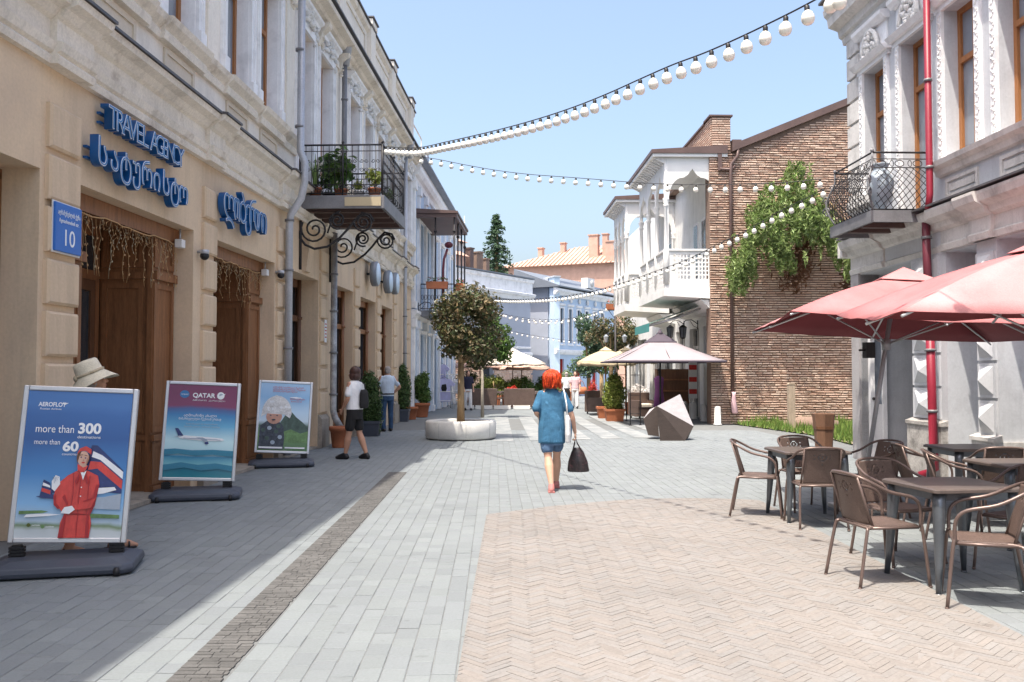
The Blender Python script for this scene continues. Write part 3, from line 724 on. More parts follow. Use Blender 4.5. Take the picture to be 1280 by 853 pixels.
# TRAVEL AGENCY, in deep blue channel letters with a paler face
def channel_sign(word, s0, s1, z, h, label, o=.16, thick=.012, tilt=0):
    t = thing('letter_sign', label, 'sign', LP((s0+s1)/2, 0, z), LROT, 'blue letter signs on the beige building')
    cell = (s1-s0)/sum(.55 if ch in ' I' else 1 for ch in word); x = -(s1-s0)/2
    # raceway bars hold the letters off the wall
    for ch in word:
        wd = cell*(.55 if ch in ' I' else 1)
        if ch != ' ':
            m4 = facing(Vector((x+wd/2, -o+.04, 0)))
            a = txt(ch, h*1.38, 'letter', 'sign_blue', t, m4, .045, thick=thick*.5)
            m5 = facing(Vector((x+wd/2, -o-.008, 0)))
            k = txt(ch, h*1.38, 'letter_rim', 'white_print', a, m5, .002, thick=0)
            m6 = facing(Vector((x+wd/2, -o-.012, 0)))
            k = txt(ch, h*1.38, 'letter_face', 'sign_face', a, m6, .0015, thick=-.0065)
        x += wd
    for zz in (-.1, .1):
        m_ = MB(); m_.box(-(s1-s0)/2, (s1-s0)/2, -.06, -.02, zz*h*2-.012, zz*h*2+.012); m_.build('raceway', 'sign_blue', t)
    return t
channel_sign('TRAVEL AGENCY', sL(135, .18), sL(228, .18), zL(181, 170.5, .18), .25, 'blue channel letters TRAVEL AGENCY above the first wooden entrance')
channel_sign('სატურისტო', sL(119, .18), sL(234, .18), zL(176, 215, .18), .28, 'blue Georgian letter sign hung below the words TRAVEL AGENCY', thick=.016)
channel_sign('ლიბერთი', sL(285, .18), sL(333, .18), zL(309, 266, .18), .44, 'slim blue script sign over the second wooden entrance', thick=.004)
# round blade signs over the far doors
for px, py, wh in ((458, 342, 'nearest of the three'), (475, 352, 'middle one of the three'), (484, 354, 'farthest of the three')):
    s_ = sL(px); z = zL(px, py)
    t = thing('round_sign', 'round grey projecting sign above the far shop doors, '+wh, 'sign', LP(s_, 0, z), LROT, 'round signs over the far doors')
    m_ = MB(); prof = [(.30, -.09), (.33, -.07), (.33, .07), (.30, .09)]
    lm_ = MB(Matrix.Translation((0, -.22, 0)) @ Matrix.Rotation(R(90), 4, 'X')); lm_.lathe(prof, 28); lm_.build('sign_case', 'zinc', t)
    lm_ = MB(Matrix.Translation((0, -.315, 0)) @ Matrix.Rotation(R(90), 4, 'X')); lm_.lathe([(.29, -.006), (.29, .006)], 28); lm_.build('sign_face', 'lightblue', t)
    m_ = MB(); m_.box(-.03, .03, -.14, 0, -.03, .03); m_.build('bracket', 'iron', t)
# street number plate
t = thing('street_number_plate', 'blue enamel street plate with the white number 10 on the first pillar', 'plate', LP(8.60, .06, zL(73, 286)), LROT)
m_ = MB(); m_.box(-.235, .235, -.03, 0, -.235, .235); m_.build('plate', 'plate_blue', t, bevel=.008)
m_ = MB(); m_.box(-.25, .25, -.004, .004, -.25, .25); m_.build('backing', 'white', t)
txt('აღმაშენებლის ქუჩა', .06, 'lettering', 'white_print', t, facing((0, -.032, .14)), .001, width=.40)
txt('Agmashenebeli str.', .055, 'lettering', 'white_print', t, facing((0, -.032, .065)), .001, width=.36)
txt('10', .23, 'number', 'white_print', t, facing((0, -.032, -.10)), .001)
# cameras and sensors
def camera_box(s_, z, lab):
    t = thing('security_camera', lab, 'camera', LP(s_, 0, z), LROT, 'security cameras by the wooden entrances')
    m_ = MB(); m_.lathe([(.05, 0), (.06, .02), (.06, .06)], 14, (0, -.10, .02)); m_.tube([(0, 0, .05), (0, -.1, .07)], .02, 8); m_.build('mount', 'galv', t)
    m_ = MB(); m_.ell((0, -.10, 0), (.062, .062, .06), 14); m_.build('dome', 'black', t)
camera_box(11.99, 3.16, 'round security camera right of the first wooden entrance')
camera_box(15.44, 3.28, 'round security camera right of the second wooden entrance')
for s_, z, lab in ((11.70, 3.28, 'small white sensor box in the corner above the first entrance'), (15.25, 3.3, 'small white sensor box in the corner above the second entrance')):
    t = thing('sensor_box', lab, 'sensor', LP(s_, -.12, z), LROT)
    m_ = MB(); m_.box(-.06, .06, -.05, .05, -.05, .06); m_.build('case', 'white', t, bevel=.008)
    m_ = MB(); m_.tube([(0, 0, .06), (0, 0, .2)], .012, 6); m_.build('arm', 'galv', t)
# icicle lights
def icicle(s0, s1, z, lab, seed):
    r = random.Random(seed); t = thing('icicle_lights', lab, 'fairy lights', LP((s0+s1)/2, -.19, z), LROT, 'icicle lights over the wooden entrances')
    h = (s1-s0)/2; m_ = MB(); m_.tube([(-h+i*(2*h)/20, -.01, r.uniform(-.02, .02)) for i in range(21)], .008, 5); m_.build('cable', 'light_wire', t)
    n = int((s1-s0)/.06)
    for i in range(n):
        x = -h+(i+.5)*2*h/n; ln = r.choice((.12, .2, .3, .16, .42, .55)) if r.random() < .8 else .65
        m_ = MB(); pts = [(x+r.uniform(-.02, .02), r.uniform(-.03, .02), -ln*k/6) for k in range(7)]
        m_.tube(pts, .0022, 4)
        for k in range(int(ln/.06)):
            q = pts[min(6, 1+int(k*6/(ln/.06)))]; m_.ell((q[0]+r.uniform(-.015, .015), q[1]-.008, q[2]-r.random()*.03), (.005, .005, .011), 5)
        m_.build('light_strand', 'light_wire' if i % 3 else 'canvas_cream', t)
icicle(9.0, 11.75, 3.28, 'warm icicle lights hanging inside the first wooden entrance', 4)
icicle(12.7, 15.3, 3.28, 'warm icicle lights hanging inside the second wooden entrance', 5)
t = thing('paper_notice', 'small pale notice stuck on the third pillar beside the grey pipe', 'notice', LP(18.7, .066, 2.45), LROT)
m_ = MB(); m_.box(-.09, .09, -.008, 0, -.24, .24); m_.build('sheet', 'cloth_white', t)
m_ = MB(); [m_.box(-.06, .06, -.01, -.007, z-.012, z+.012) for z in (.15, .08, .01, -.06, -.13)]; m_.build('print_lines', 'red_print', t)
# downpipes
def pipe(name, lab, pts, r, material, bands=(), hopper=None, group=None):
    t = thing(name, lab, 'downpipe', pts[-1], 0, group); o = Vector(pts[-1])
    m_ = MB(); m_.tube([Vector(p)-o for p in pts], r, 12); m_.build('pipe', material, t)
    for p in bands:
        q = MB(); q.tube([Vector(p)-o-Vector((0, 0, .02)), Vector(p)-o+Vector((0, 0, .02))], r*1.28, 12); q.build('band', 'iron_grey', t)
    if hopper is not None:
        q = MB(); q.lathe([(r*1.1, -.55), (r*2.1, -.12), (r*2.4, -.05), (r*2.4, 0)], 14, Vector(hopper)-o); q.build('rain_head', 'galv', t)
    return t
bands = [LP(15.75, .15, z) for z in (.5, 2.0, 3.4, 4.3)] + [LP(15.75, .32, z) for z in (6.0, 7.4)]
pipe('downpipe', 'pale grey downpipe between the second entrance and the balcony', [LP(15.75, .34, 9.15), LP(15.75, .34, 5.55), LP(15.75, .42, 5.35), LP(15.75, .42, 5.0), LP(15.75, .36, 4.7), LP(15.75, .17, 4.4), LP(15.75, .15, 4.2), LP(15.75, .15, .1)], .068, 'galv', bands, group='downpipes of the beige building')
pipe('downpipe', 'dark grey upper downpipe with a funnel above the balcony', [LP(19.9, .16, 8.6), LP(19.9, .16, 5.1)], .06, 'iron_grey', [LP(19.9, .16, 6.6), LP(19.9, .16, 7.8)], LP(19.9, .2, 9.13), group='downpipes of the beige building')
pipe('downpipe', 'worn grey downpipe from the balcony down to the terracotta pot', [LP(19.05, .16, 4.6), LP(19.05, .16, .75), LP(19.05, .2, .6), LP(19.05, .38, .3)], .07, 'pipe_old', [LP(19.05, .16, z) for z in (1.1, 2.0, 2.9, 3.7)], group='downpipes of the beige building')
pipe('downpipe', 'thin grey downpipe at the far end of the beige building', [LP(28.6, .16, 8.7), LP(28.6, .16, .1)], .06, 'galv', [LP(28.6, .16, z) for z in (1, 2.2, 3.4, 5)], LP(28.6, .3, 9.13), group='downpipes of the beige building')

# ------------------------------------------------------------------ iron balcony
BAL = thing('iron_balcony', 'wrought iron balcony on scroll brackets above the third opening', 'balcony', LP(16.85, 0, 0), LROT)
S, O, Z0, Z1 = 2.45, 1.62, 4.98, 5.95
def B_(s, o, z): return Vector((s, -o, z))
m_ = MB(); m_.box(0, S, -O, .0, 4.86, 4.93); m_.build('floor_slab', 'iron_grey', BAL)
m_ = MB(); m_.box(-.03, S+.03, -O-.04, -O+.02, 4.72, 4.97); m_.box(-.03, .04, -O+.02, 0, 4.72, 4.97); m_.box(S-.04, S+.03, -O+.02, 0, 4.72, 4.97); m_.build('edge_beam', 'iron_grey', BAL)
m_ = MB(); m_.box(-.045, -.032, -1.6, -.9, 4.76, 4.93); m_.build('patch_plate', 'canvas_cream', BAL)
for k in range(4):
    m_ = MB(); s0 = .3+k*.6; m_.box(s0, s0+.1, -O+.03, 0, 4.70, 4.855); m_.build('joist', 'brownmetal', BAL)
def spiral(c, r0, r1, turns, a0, fn, n=34):
    return [fn(c[0]+(r0+(r1-r0)*i/n)*math.cos(a0+turns*2*math.pi*i/n), c[1]+(r0+(r1-r0)*i/n)*math.sin(a0+turns*2*math.pi*i/n)) for i in range(n+1)]
for s0, in ((0.05,), (S-.05,)):
    fn = lambda o, z: B_(s0, o, z)
    m_ = MB()
    for (c, r, d, a0) in (((.30, 4.33), .27, 1, 2.6), ((.74, 4.50), .17, -1, -1.2), ((1.25, 4.46), .19, 1, 3.0)):
        m_.tube(spiral(c, r, .035, 2.1*d, a0, fn), .02, 6)
    m_.tube([fn(*q) for q in ((-.02, 4.3), (.02, 4.16), (.12, 4.03), (.3, 3.95), (.55, 3.99), (.78, 4.15), (.95, 4.33), (1.08, 4.5), (1.22, 4.64), (1.38, 4.6), (1.44, 4.48))], .024, 7)
    m_.tube([fn(*q) for q in ((.55, 4.25), (.6, 4.4), (.66, 4.62), (.8, 4.68))], .018, 6)
    m_.tube([fn(.03, 3.55), fn(.03, 4.7)], .026, 7)
    m_.build('scroll_bracket', 'iron', BAL)
def rail_panel(p0, p1, nm):
    p0, p1 = Vector(p0), Vector(p1); d = p1-p0; Ln = d.length; d = d.normalized(); up = Vector((0, 0, 1))
    m_ = MB()
    for z, r in ((Z1, .018), (Z1-.12, .009), (Z0+.2, .009), (Z0+.03, .012)): m_.tube([p0+up*(z-Z0), p1+up*(z-Z0)], r, 6)
    n = max(3, int(Ln/.11))
    for i in range(n+1): q = p0+d*Ln*i/n; m_.tube([q+up*.03, q+up*(Z1-Z0)], .0065, 4)
    k = max(2, int(Ln/.2))
    for i in range(k):
        c = p0+d*Ln*(i+.5)/k
        for sg in (-1, 1):
            m_.tube([c+d*sg*(.02+.05*math.sin(t*.6))+up*(.05+.0125*t) for t in range(0, 12)], .006, 4)
            sp = [c+d*sg*(.045+(.045-.03*j/14)*math.cos(j*.55))+up*(.48+(.045-.03*j/14)*math.sin(j*.55)) for j in range(15)]
            m_.tube(sp, .006, 4)
            sp = [c+d*sg*(.045+(.04-.03*j/14)*math.cos(-j*.55))+up*(.66+(.04-.03*j/14)*math.sin(-j*.55)) for j in range(15)]
            m_.tube(sp, .006, 4)
    m_.build(nm, 'iron', BAL)
rail_panel(B_(0, .02, Z0), B_(0, O-.02, Z0), 'railing'); rail_panel(B_(0, O, Z0), B_(S, O, Z0), 'railing'); rail_panel(B_(S, .02, Z0), B_(S, O-.02, Z0), 'railing')
for s_, o in ((0, O), (S, O), (0, .02), (S, .02), (S/2, O), (0, .85)):
    m_ = MB(); m_.tube([B_(s_, o, Z0), B_(s_, o, Z1+.03)], .018, 6); m_.ell(B_(s_, o, Z1+.05), .03, 8); m_.build('railing_post', 'iron', BAL)
# plants standing on the balcony
def potplant(lab, s_, o, pot_mat, pr, ph, kind, material, seed, size):
    r = random.Random(seed); t = thing('potted_plant', lab, 'potted plant', LP(16.85+s_, o, 4.932), LROT, 'pots on the iron balcony')
    m_ = MB(); m_.lathe([(pr*.72, 0), (pr*.95, ph*.85), (pr*1.06, ph*.86), (pr*1.06, ph), (pr*.8, ph), (pr*.78, ph*.9)], 14); m_.build('pot', pot_mat, t)
    m_ = MB()
    if kind == 'sword':
        for _ in range(16):
            a = r.uniform(0, 6.28); h = size*r.uniform(.6, 1.1); w_ = .035; lean = r.uniform(.05, .35); d = Vector((math.cos(a), math.sin(a), 0)); n_ = Vector((-d.y, d.x, 0)); pts = []
            for i in range(6): f_ = i/5; pts.append((d*(.03+lean*f_*f_*h)+Vector((0, 0, ph+h*f_*(1-.25*f_*lean))), w_*(1-f_*.9)))
            vs = [p+n_*w2 for p, w2 in pts]+[p-n_*w2 for p, w2 in pts]; m_.add(vs, [(i, i+1, 7+i, 6+i) for i in range(5)])
    else:
        bl = [((r.uniform(-.12, .12)*size*2, r.uniform(-.12, .12)*size*2, ph+size*r.uniform(.25, .9)), size*.4) for _ in range(6)]
        leaves(cloud(bl, 170, r, .2), size*.24, r, m_)
        for _ in range(5): m_.tube([(0, 0, ph*.8), (r.uniform(-.15, .15)*size*2, r.uniform(-.15, .15)*size*2, ph+size*r.uniform(.5, .9))], .006, 4)
    m_.build('foliage', material, t, recalc=False)
    return t
potplant('tall sword leaved plant near the wall end of the iron balcony', .25, .25, 'terracotta', .13, .24, 'sword', 'leaf_bright', 1, .62)
potplant('trailing dark green plant in the middle of the iron balcony', .3, .75, 'terracotta', .13, .22, 'bush', 'leaf_mid', 2, .75)
potplant('low pale green plant in a white pot on the iron balcony', .22, 1.12, 'white', .1, .17, 'bush', 'leaf_yellow', 3, .2)
potplant('yellow green leafy plant in the outer corner of the iron balcony', .25, 1.42, 'terracotta', .13, .22, 'bush', 'leaf_yellow', 4, .38)
potplant('dark spreading plant behind the sword leaved one on the iron balcony', .8, .4, 'black', .15, .24, 'bush', 'leaf_dark', 5, .65)
potplant('small green plant by the far rail of the iron balcony', 1.7, 1.4, 'white', .1, .18, 'bush', 'leaf_mid', 6, .3)
# ------------------------------------------------------------------ right building
RROT = math.atan2(1, -.027)
RB = thing('stucco_building', 'pale grey stucco building with pilasters of diamond blocks and brown framed windows', 'building', (6.74, 0, 0), RROT)
bpy.context.view_layer.update(); MR = RB.matrix_world.copy()
def RP(s, o, z): return MR @ Vector((s, o, z))
def Q(): return FB(1)
REND = 16.22
rlow = [(10.0, 11.62, -1, 3.34), (12.1, 12.92, -1, 3.34), (13.95, 15.9, -1, 3.34), (7.5, 9.5, -1, 3.34)]
RW = [15.18, 13.77, 12.42, 11.05, 9.7, 8.3]
b = Q(); wall_grid(b, -6, REND, 0, 3.5, .95, rlow); b.build('ground_floor_wall', 'grey_wall', RB)
b = Q(); wall_grid(b, -6, REND, 3.5, 8.0, .5, [(c-.43, c+.43, (4.05 if c == 13.77 else 4.72), 6.92) for c in RW]); b.build('upper_wall', 'grey_wall', RB)
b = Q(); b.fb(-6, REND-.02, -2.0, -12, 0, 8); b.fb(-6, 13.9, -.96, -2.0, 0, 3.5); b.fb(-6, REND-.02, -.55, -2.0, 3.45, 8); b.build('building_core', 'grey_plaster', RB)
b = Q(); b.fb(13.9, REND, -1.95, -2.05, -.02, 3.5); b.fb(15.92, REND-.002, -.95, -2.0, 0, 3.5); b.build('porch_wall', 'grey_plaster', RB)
b = Q(); b.fb(-6.2, REND+.2, .25, -12.2, 8.58, 8.66); b.build('roof', 'zinc', RB)
b = Q()
for s0, s1, d in ((-6, 13.0, 0), (13.0, 14.9, -.05), (14.9, REND, 0), (11.6, 12.12, .06)):
    b.prof(s0, s1, [(-.02, 3.36), (.05+d, 3.36), (.07+d, 3.44), (.03+d, 3.47), (.03+d, 3.66), (.10+d, 3.70), (.13+d, 3.78), (.24+d, 3.84), (.27+d, 3.93), (.27+d, 3.97), (-.02, 4.0)])
b.fb(REND, REND+.2, -.8, .2, 3.7, 3.98); b.fb(REND, REND+.05, -.8, .02, 3.36, 3.7)
b.build('lower_cornice', 'grey_trim', RB)
b = Q(); b.fb(-6, REND+.01, .0, .30, 4.003, 4.03); b.build('cornice_flashing', 'flash', RB)
b = Q()
for s0, s1 in ((-6, 13.05),): b.prof(s0, s1, [(-.02, 4.46), (.06, 4.48), (.09, 4.56), (.16, 4.6), (.18, 4.67), (-.02, 4.70)])
b.fb(14.55, REND, 0, .10, 4.55, 4.70); b.build('window_ledge', 'grey_trim', RB)
b = Q()
for s0, s1, d in ((-6, REND, 0),): b.prof(s0, s1+.16, [(-.02, 7.72), (.06, 7.72), (.08, 7.82), (.14, 7.86), (.16, 7.98), (.34, 8.05), (.36, 8.2), (.42, 8.26), (.44, 8.36), (-.02, 8.5)])
b.fb(REND, REND+.18, -12, -.0, 7.86, 8.4); b.build('crown_cornice', 'grey_trim', RB)
b = Q(); b.fb(-6.2, REND+.22, -.2, .50, 8.503, 8.545); b.build('gutter', 'flash', RB)
for c in (12.42, 11.05, 9.7, 8.3):
    m_ = Q(); z0, z1, a, e, t_ = 4.12, 4.4, c-.42, c+.42, .05
    m_.fb(a, e, 0, .03, z0, z0+t_); m_.fb(a, e, 0, .03, z1-t_, z1); m_.fb(a, a+t_, 0, .03, z0+t_, z1-t_); m_.fb(e-t_, e, 0, .03, z0+t_, z1-t_)
    m_.fb(a+.09, e-.09, 0, .02, z0+.09, z1-.09); m_.build('apron_panel', 'grey_trim', RB)
orn = random.Random(9)
for c in RW:
    dr = c == 13.77; z0 = 4.05 if dr else 4.72
    f = Q(); a, e, o0, o1 = c-.43, c+.43, -.2, -.27
    f.fb(a, a+.075, o0, o1, z0, 6.92); f.fb(e-.075, e, o0, o1, z0, 6.92); f.fb(a+.075, e-.075, o0, o1, 6.84, 6.92); f.fb(a+.075, e-.075, o0, o1, z0, z0+.1); f.fb(a+.075, e-.075, o0+.015, o1, 6.1, 6.18); f.fb(c-.035, c+.035, o0-.003, o1, z0+.1, 6.84)
    wn = f.build('window', 'wood_win', RB); g = Q(); g.fb(a+.07, e-.07, o1+.03, o1+.015, z0+.05, 6.88); g.build('pane', 'glass_light', wn)
    t = Q()
    for q, s1 in ((a-.13, a), (e, e+.13)): t.fb(q, s1, 0, .05, z0, 6.92)
    t.fb(a-.18, e+.18, 0, .06, 6.92, 7.0); t.prof(a-.22, e+.22, [(0, 7.0), (.12, 7.0), (.18, 7.08), (0, 7.10)])
    t.fb(a-.10, e+.10, 0, .03, 7.10, 7.6); t.prof(a-.16, e+.16, [(0, 7.55), (.10, 7.55), (.16, 7.62), (.17, 7.68), (0, 7.7)])
    t.build('window_surround', 'trim_white', RB)
    for sx in (a-.065, e+.065):
        k = Q()
        for i in range(int((6.9-z0)/.085)):
            zz = z0+.06+i*.085; k.ell(k.p(sx, .05, zz), (.016, .014, .034), 6); sg = 1 if i % 2 else -1
            k.ell(k.p(sx+sg*.035, .052, zz+.03), (.022, .012, .012), 6, 0, Matrix.Rotation(-sg*.7, 3, 'Y')); k.ell(k.p(sx-sg*.03, .048, zz-.01), (.012, .010, .018), 5)
        stuff(k.build('leaf_moulding', 'ornament', RB))
    k = Q(); ornament(k, c, .06, 7.1, .62, .42, orn, 34)
    k.tube([k.p(c+.3*math.cos(x), .09, 7.16+.36*math.sin(x)) for x in [math.pi*i/12 for i in range(13)]], .04, 7)
    k.build('stucco_relief', 'ornament', RB)
for z in [4.05+.42*i for i in range(9)]:
    m_ = Q(); m_.fb(REND-.46, REND+.03, -.3, .05, z, z+.36); m_.build('corner_block', 'grey_trim', RB)
# pilasters with diamond blocks, on rough bases
def diamond_pillar(s0, s1, z0, n, h):
    for k in range(n):
        z = z0+k*h
        if z+h > 3.36: break
        m_ = Q(); w_ = s1-s0; g = .025
        m_.fb(s0, s1, 0, .03, z+.01, z+h-.03)
        zz = (z+.05, z+h-.07); c = m_.p((s0+s1)/2, .15, (zz[0]+zz[1])/2)
        q = [m_.p(s0+g*2, .031, zz[0]), m_.p(s1-g*2, .031, zz[0]), m_.p(s1-g*2, .031, zz[1]), m_.p(s0+g*2, .031, zz[1])]
        m_.add(q+[c], [(0, 1, 4), (1, 2, 4), (2, 3, 4), (3, 0, 4)])
        m_.build('diamond_block', 'grey_wall', RB)
diamond_pillar(13.10, 13.93, .86, 5, .5); diamond_pillar(11.66, 12.08, .72, 6, .5); diamond_pillar(9.55, 9.98, .72, 6, .5)
r = random.Random(5)
for s0, s1, h in ((12.95, 14.0, .82), (11.58, 12.14, .70), (9.46, 10.04, .70)):
    m_ = Q(); m_.fb(s0, s1, -.6, .10, 0, h-.05); m_.prof(s0-.02, s1+.02, [(0, h-.05), (.12, h-.05), (.12, h), (0, h+.04)]); m_.build('pillar_base', 'rough_base' if s0 > 12.5 else 'grey_trim', RB)
# corner pier and the porch
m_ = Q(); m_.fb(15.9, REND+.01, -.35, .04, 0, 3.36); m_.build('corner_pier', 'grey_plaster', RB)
m_ = Q()
for i in range(3): d = i*.05; m_.fb(15.86-.02*i, 15.9, -.45-d, -1.7+d, 2.98-d*1.5, 3.04-d*1.5)
m_.build('door_moulding', 'grey_trim', RB)
f = Q(); 
for o in (-.12, -.34): f.fb(15.80, 15.90, o, o-.075, .03, 2.9)
f.fb(15.80, 15.90, -.195, -.34, 2.8, 2.9); f.fb(15.82, 15.88, -.195, -.34, .03, 1.0)
d = f.build('porch_door', 'trim_white', RB); g = Q(); g.fb(15.85, 15.86, -.195, -.34, 1.0, 2.8); g.build('pane', 'glass_light', d)
h = Q(); h.ell(h.p(15.77, -.16, 1.1), .03, 8); h.tube([h.p(15.8, -.16, 1.1), h.p(15.77, -.16, 1.1)], .012, 6); h.build('handle', 'iron', d)
st = Q(); st.fb(13.96, 15.89, .05, -1.94, 0, .03); st.build('threshold', 'rough_base', RB)
f = Q(); f.fb(10.0, 11.6, -.7, -.76, 0, 3.3); f.fb(12.12, 12.9, -.7, -.76, 0, 3.3); f.build('recess_panel', 'lightblue', RB)
# red pipe and its lower run
pipe('downpipe', 'bright crimson downpipe with brackets on the grey stucco building', [RP(12.92, .22, 8.5), RP(12.92, .22, 4.2), RP(12.9, .26, 3.98)], .048, 'red_pipe', [RP(12.92, .22, z) for z in (4.6, 5.9, 7.2)], group='red pipes of the stucco building')
pipe('downpipe', 'dark maroon pipe under the cornice leading to the red ground pipe', [RP(13.25, .12, 3.9), RP(13.2, .14, 3.3), RP(13.1, .16, 2.4)], .06, 'maroon_pipe', [RP(13.22, .13, 3.6)], group='red pipes of the stucco building')
pipe('downpipe', 'bright red lower pipe in front of the rough pillar base', [RP(13.09, .17, 2.4), RP(13.0, .2, 1.2), RP(12.97, .2, .15), RP(13.05, .38, .05)], .062, 'red_pipe', [RP(13.0, .2, 1.0), RP(13.05, .19, 1.9)], group='red pipes of the stucco building')

# ------------------------------------------------------------------ right balcony
RBAL = thing('bow_balcony', 'small black lattice balcony with bulging corners on the grey stucco building', 'balcony', RP(13.4, 0, 0), RROT)
S, O, Z0, Z1 = 1.45, .86, 4.04, 4.94
m_ = MB(); m_.box(-.02, S+.1, -.03, O, 3.98, 4.035); m_.build('floor_slab', 'iron_grey', RBAL)
m_ = MB(); m_.box(-.04, S+.12, O, O+.05, 3.86, 4.04); m_.box(-.06, -.01, .0, O+.02, 3.86, 4.04); m_.box(S+.08, S+.13, 0, O+.02, 3.86, 4.04); m_.build('edge_beam', 'iron_grey', RBAL)
for k in range(2):
    m_ = MB(); m_.box(.35+k*.5, .45+k*.5, -.02, O, 3.84, 3.978); m_.build('joist', 'brownmetal', RBAL)
def bow(z, amp=.14): f_ = (z-Z0)/(Z1-Z0); return amp*math.sin(min(1, f_/.8)*math.pi)**1.2 if f_ < .8 else 0
def lattice(p0, p1, outv, nm, seed):
    p0, p1, outv = Vector(p0), Vector(p1), Vector(outv); d = p1-p0; Ln = d.length; d.normalize(); m_ = MB()
    def pt(x, z): return p0+d*x+outv*bow(z)+Vector((0, 0, z-Z0))
    zs = [Z0+.02+(Z1-Z0-.02)*i/14 for i in range(15)]
    for z, r_ in ((Z1, .016), (Z1-.1, .008), (Z0+.02, .012), (Z0+.66, .008)): m_.tube([pt(Ln*i/6, z) for i in range(7)], r_, 6)
    n = max(4, int(Ln/.10))
    for i in range(-n, n+1):
        for sg in (1, -1):
            pts = []
            for k in range(12):
                f_ = k/11; x = (i + .0)*Ln/n + sg*f_*.55 + (Ln if sg < 0 else 0)*0 + (.55 if sg < 0 else 0)
                if 0 <= x <= Ln: pts.append(pt(x, Z0+.03+f_*.62))
            if len(pts) > 2: m_.tube(pts, .006, 4)
    for i in range(max(2, int(Ln/.24))):
        c = Ln*(i+.5)/max(2, int(Ln/.24))
        m_.tube([pt(c+.07*math.cos(a), Z0+.73+.05*math.sin(a)) for a in [i2*.45 for i2 in range(15)]], .007, 4)
        m_.tube([pt(c+.12+.028*math.cos(a), Z0+.73+.05*math.sin(a)) for a in [i2*.45 for i2 in range(15)] if 0 < c+.12+.028*math.cos(a) < Ln], .006, 4)
    m_.build(nm, 'iron', RBAL)
lattice((0, .02, Z0), (0, O, Z0), (-1, 0, 0), 'railing', 1); lattice((0, O, Z0), (S, O, Z0), (0, 1, 0), 'railing', 2); lattice((S, O, Z0), (S, .02, Z0), (1, 0, 0), 'railing', 3)
for p in ((0, O), (S, O)):
    m_ = MB(); sx = -1 if p[0] == 0 else 1
    m_.tube([(p[0]+sx*bow(z)*.8, p[1]+bow(z)*.8, z) for z in [Z0+(Z1-Z0)*i/12 for i in range(13)]], .016, 6)
    for q in range(3):
        zc = Z0+.25+.2*q; rr = .10-.02*q
        sp = [(p[0]+sx*(bow(zc)*.8+.03)+rr*(1-j/20)*math.cos(j*.5)*.5*sx, p[1]+bow(zc)*.8+rr*(1-j/20)*math.cos(j*.5)*.5, zc+rr*(1-j/20)*math.sin(j*.5)) for j in range(20)]
        m_.tube(sp, .012, 5)
    m_.ell((p[0], p[1], Z1+.03), .03, 8); m_.build('corner_scroll', 'iron_grey', RBAL)
t = thing('garden_urn', 'pale blue urn with curling leaves in the corner of the lattice balcony', 'urn', RP(13.66, .62, 4.036), RROT)
m_ = MB(); m_.lathe([(.09, 0), (.10, .03), (.05, .08), (.12, .2), (.19, .38), (.20, .5), (.15, .62), (.10, .70), (.13, .76), (.14, .78), (.11, .78), (.08, .7)], 20); m_.build('body', 'amphora', t)
for sx in (-1, 1):
    m_ = MB(); m_.tube([(sx*(.12+.12*math.sin(a)), 0, .68-.2*a/math.pi*1.0) for a in [math.pi*i/10 for i in range(11)]], .018, 6); m_.build('handle', 'amphora', t)
# ------------------------------------------------------------------ white house with loggias and its brick party wall
WROT = math.atan2(1, -.027); WD = 26.8
WH = thing('loggia_house', 'white house with carved loggias over the street and a tall brick side wall', 'house', (6.40, WD, 0), WROT)
bpy.context.view_layer.update(); MWH = WH.matrix_world.copy()
# local: x along the street away from the camera, y out over the street (left)
def W(): return MB()
# brick side wall, facing the camera: own courses standing proud of the mortar
BWALL_X0, BWALL_X1 = .35, -6.2                       # local y from street edge to the right
def wall_top(yl): return 8.45 if yl > -.25 else 8.30 + (-yl-.25)*.40
m_ = W(); prof = [(.0, y_, z_) for y_, z_ in ((.35, 0), (.35, 8.4), (-.3, 8.4), (-6.2, 10.85), (-6.2, 0))]
m_.prism(prof, (.5, 0, 0)); m_.build('mortar_wall', 'mortar', WH)
br = random.Random(11); bm_big = MB(); cnt = 0; meshes = []
for i in range(8):
    w_ = .15+.022*i; q = MB(); z_ = .041
    j = [br.uniform(-.006, .006) for _ in range(4)]
    q.add([(0, -w_, 0), (0, 0, 0), (0, 0, z_), (0, -w_, z_), (-.035+j[0]*2, -w_+.004, .003+j[1]), (-.035+j[2]*2, -.004, .003+j[3]*.6), (-.038+j[1], -.004, z_-.004), (-.036+j[0], -w_+.004, z_-.004)], [(4, 5, 6, 7), (0, 1, 5, 4), (1, 2, 6, 5), (2, 3, 7, 6), (3, 0, 4, 7)])
    meshes.append((w_, q.mesh('brick', 'brick'), q))
z = .02; course = 0
while z < 10.4:
    y = .345 + (course % 2)*-.0
    first = br.randrange(8)
    while y > -4.4:
        k = br.randrange(8) if y < .345 else first
        w_ = meshes[k][0]
        if z+.06 < min(wall_top(y), wall_top(y-w_))-.03 and y-w_ > -4.6:
            dz = br.uniform(-.004, .004)
            if 1.2 < z < 2.2 and cnt < 300: put(meshes[k][1], 'brick', WH, (br.uniform(-.008, .006), y, z+dz)); cnt += 1
            else:
                ox = br.uniform(-.008, .006)
                bm_big.add([Vector((v[0]+ox, v[1]+y, v[2]+z+dz)) for v in meshes[k][2].v], meshes[k][2].f)
        y -= w_+.012
    z += .072+br.uniform(-.003, .003); course += 1
stuff(bm_big.build('brick_courses', 'brick', WH))
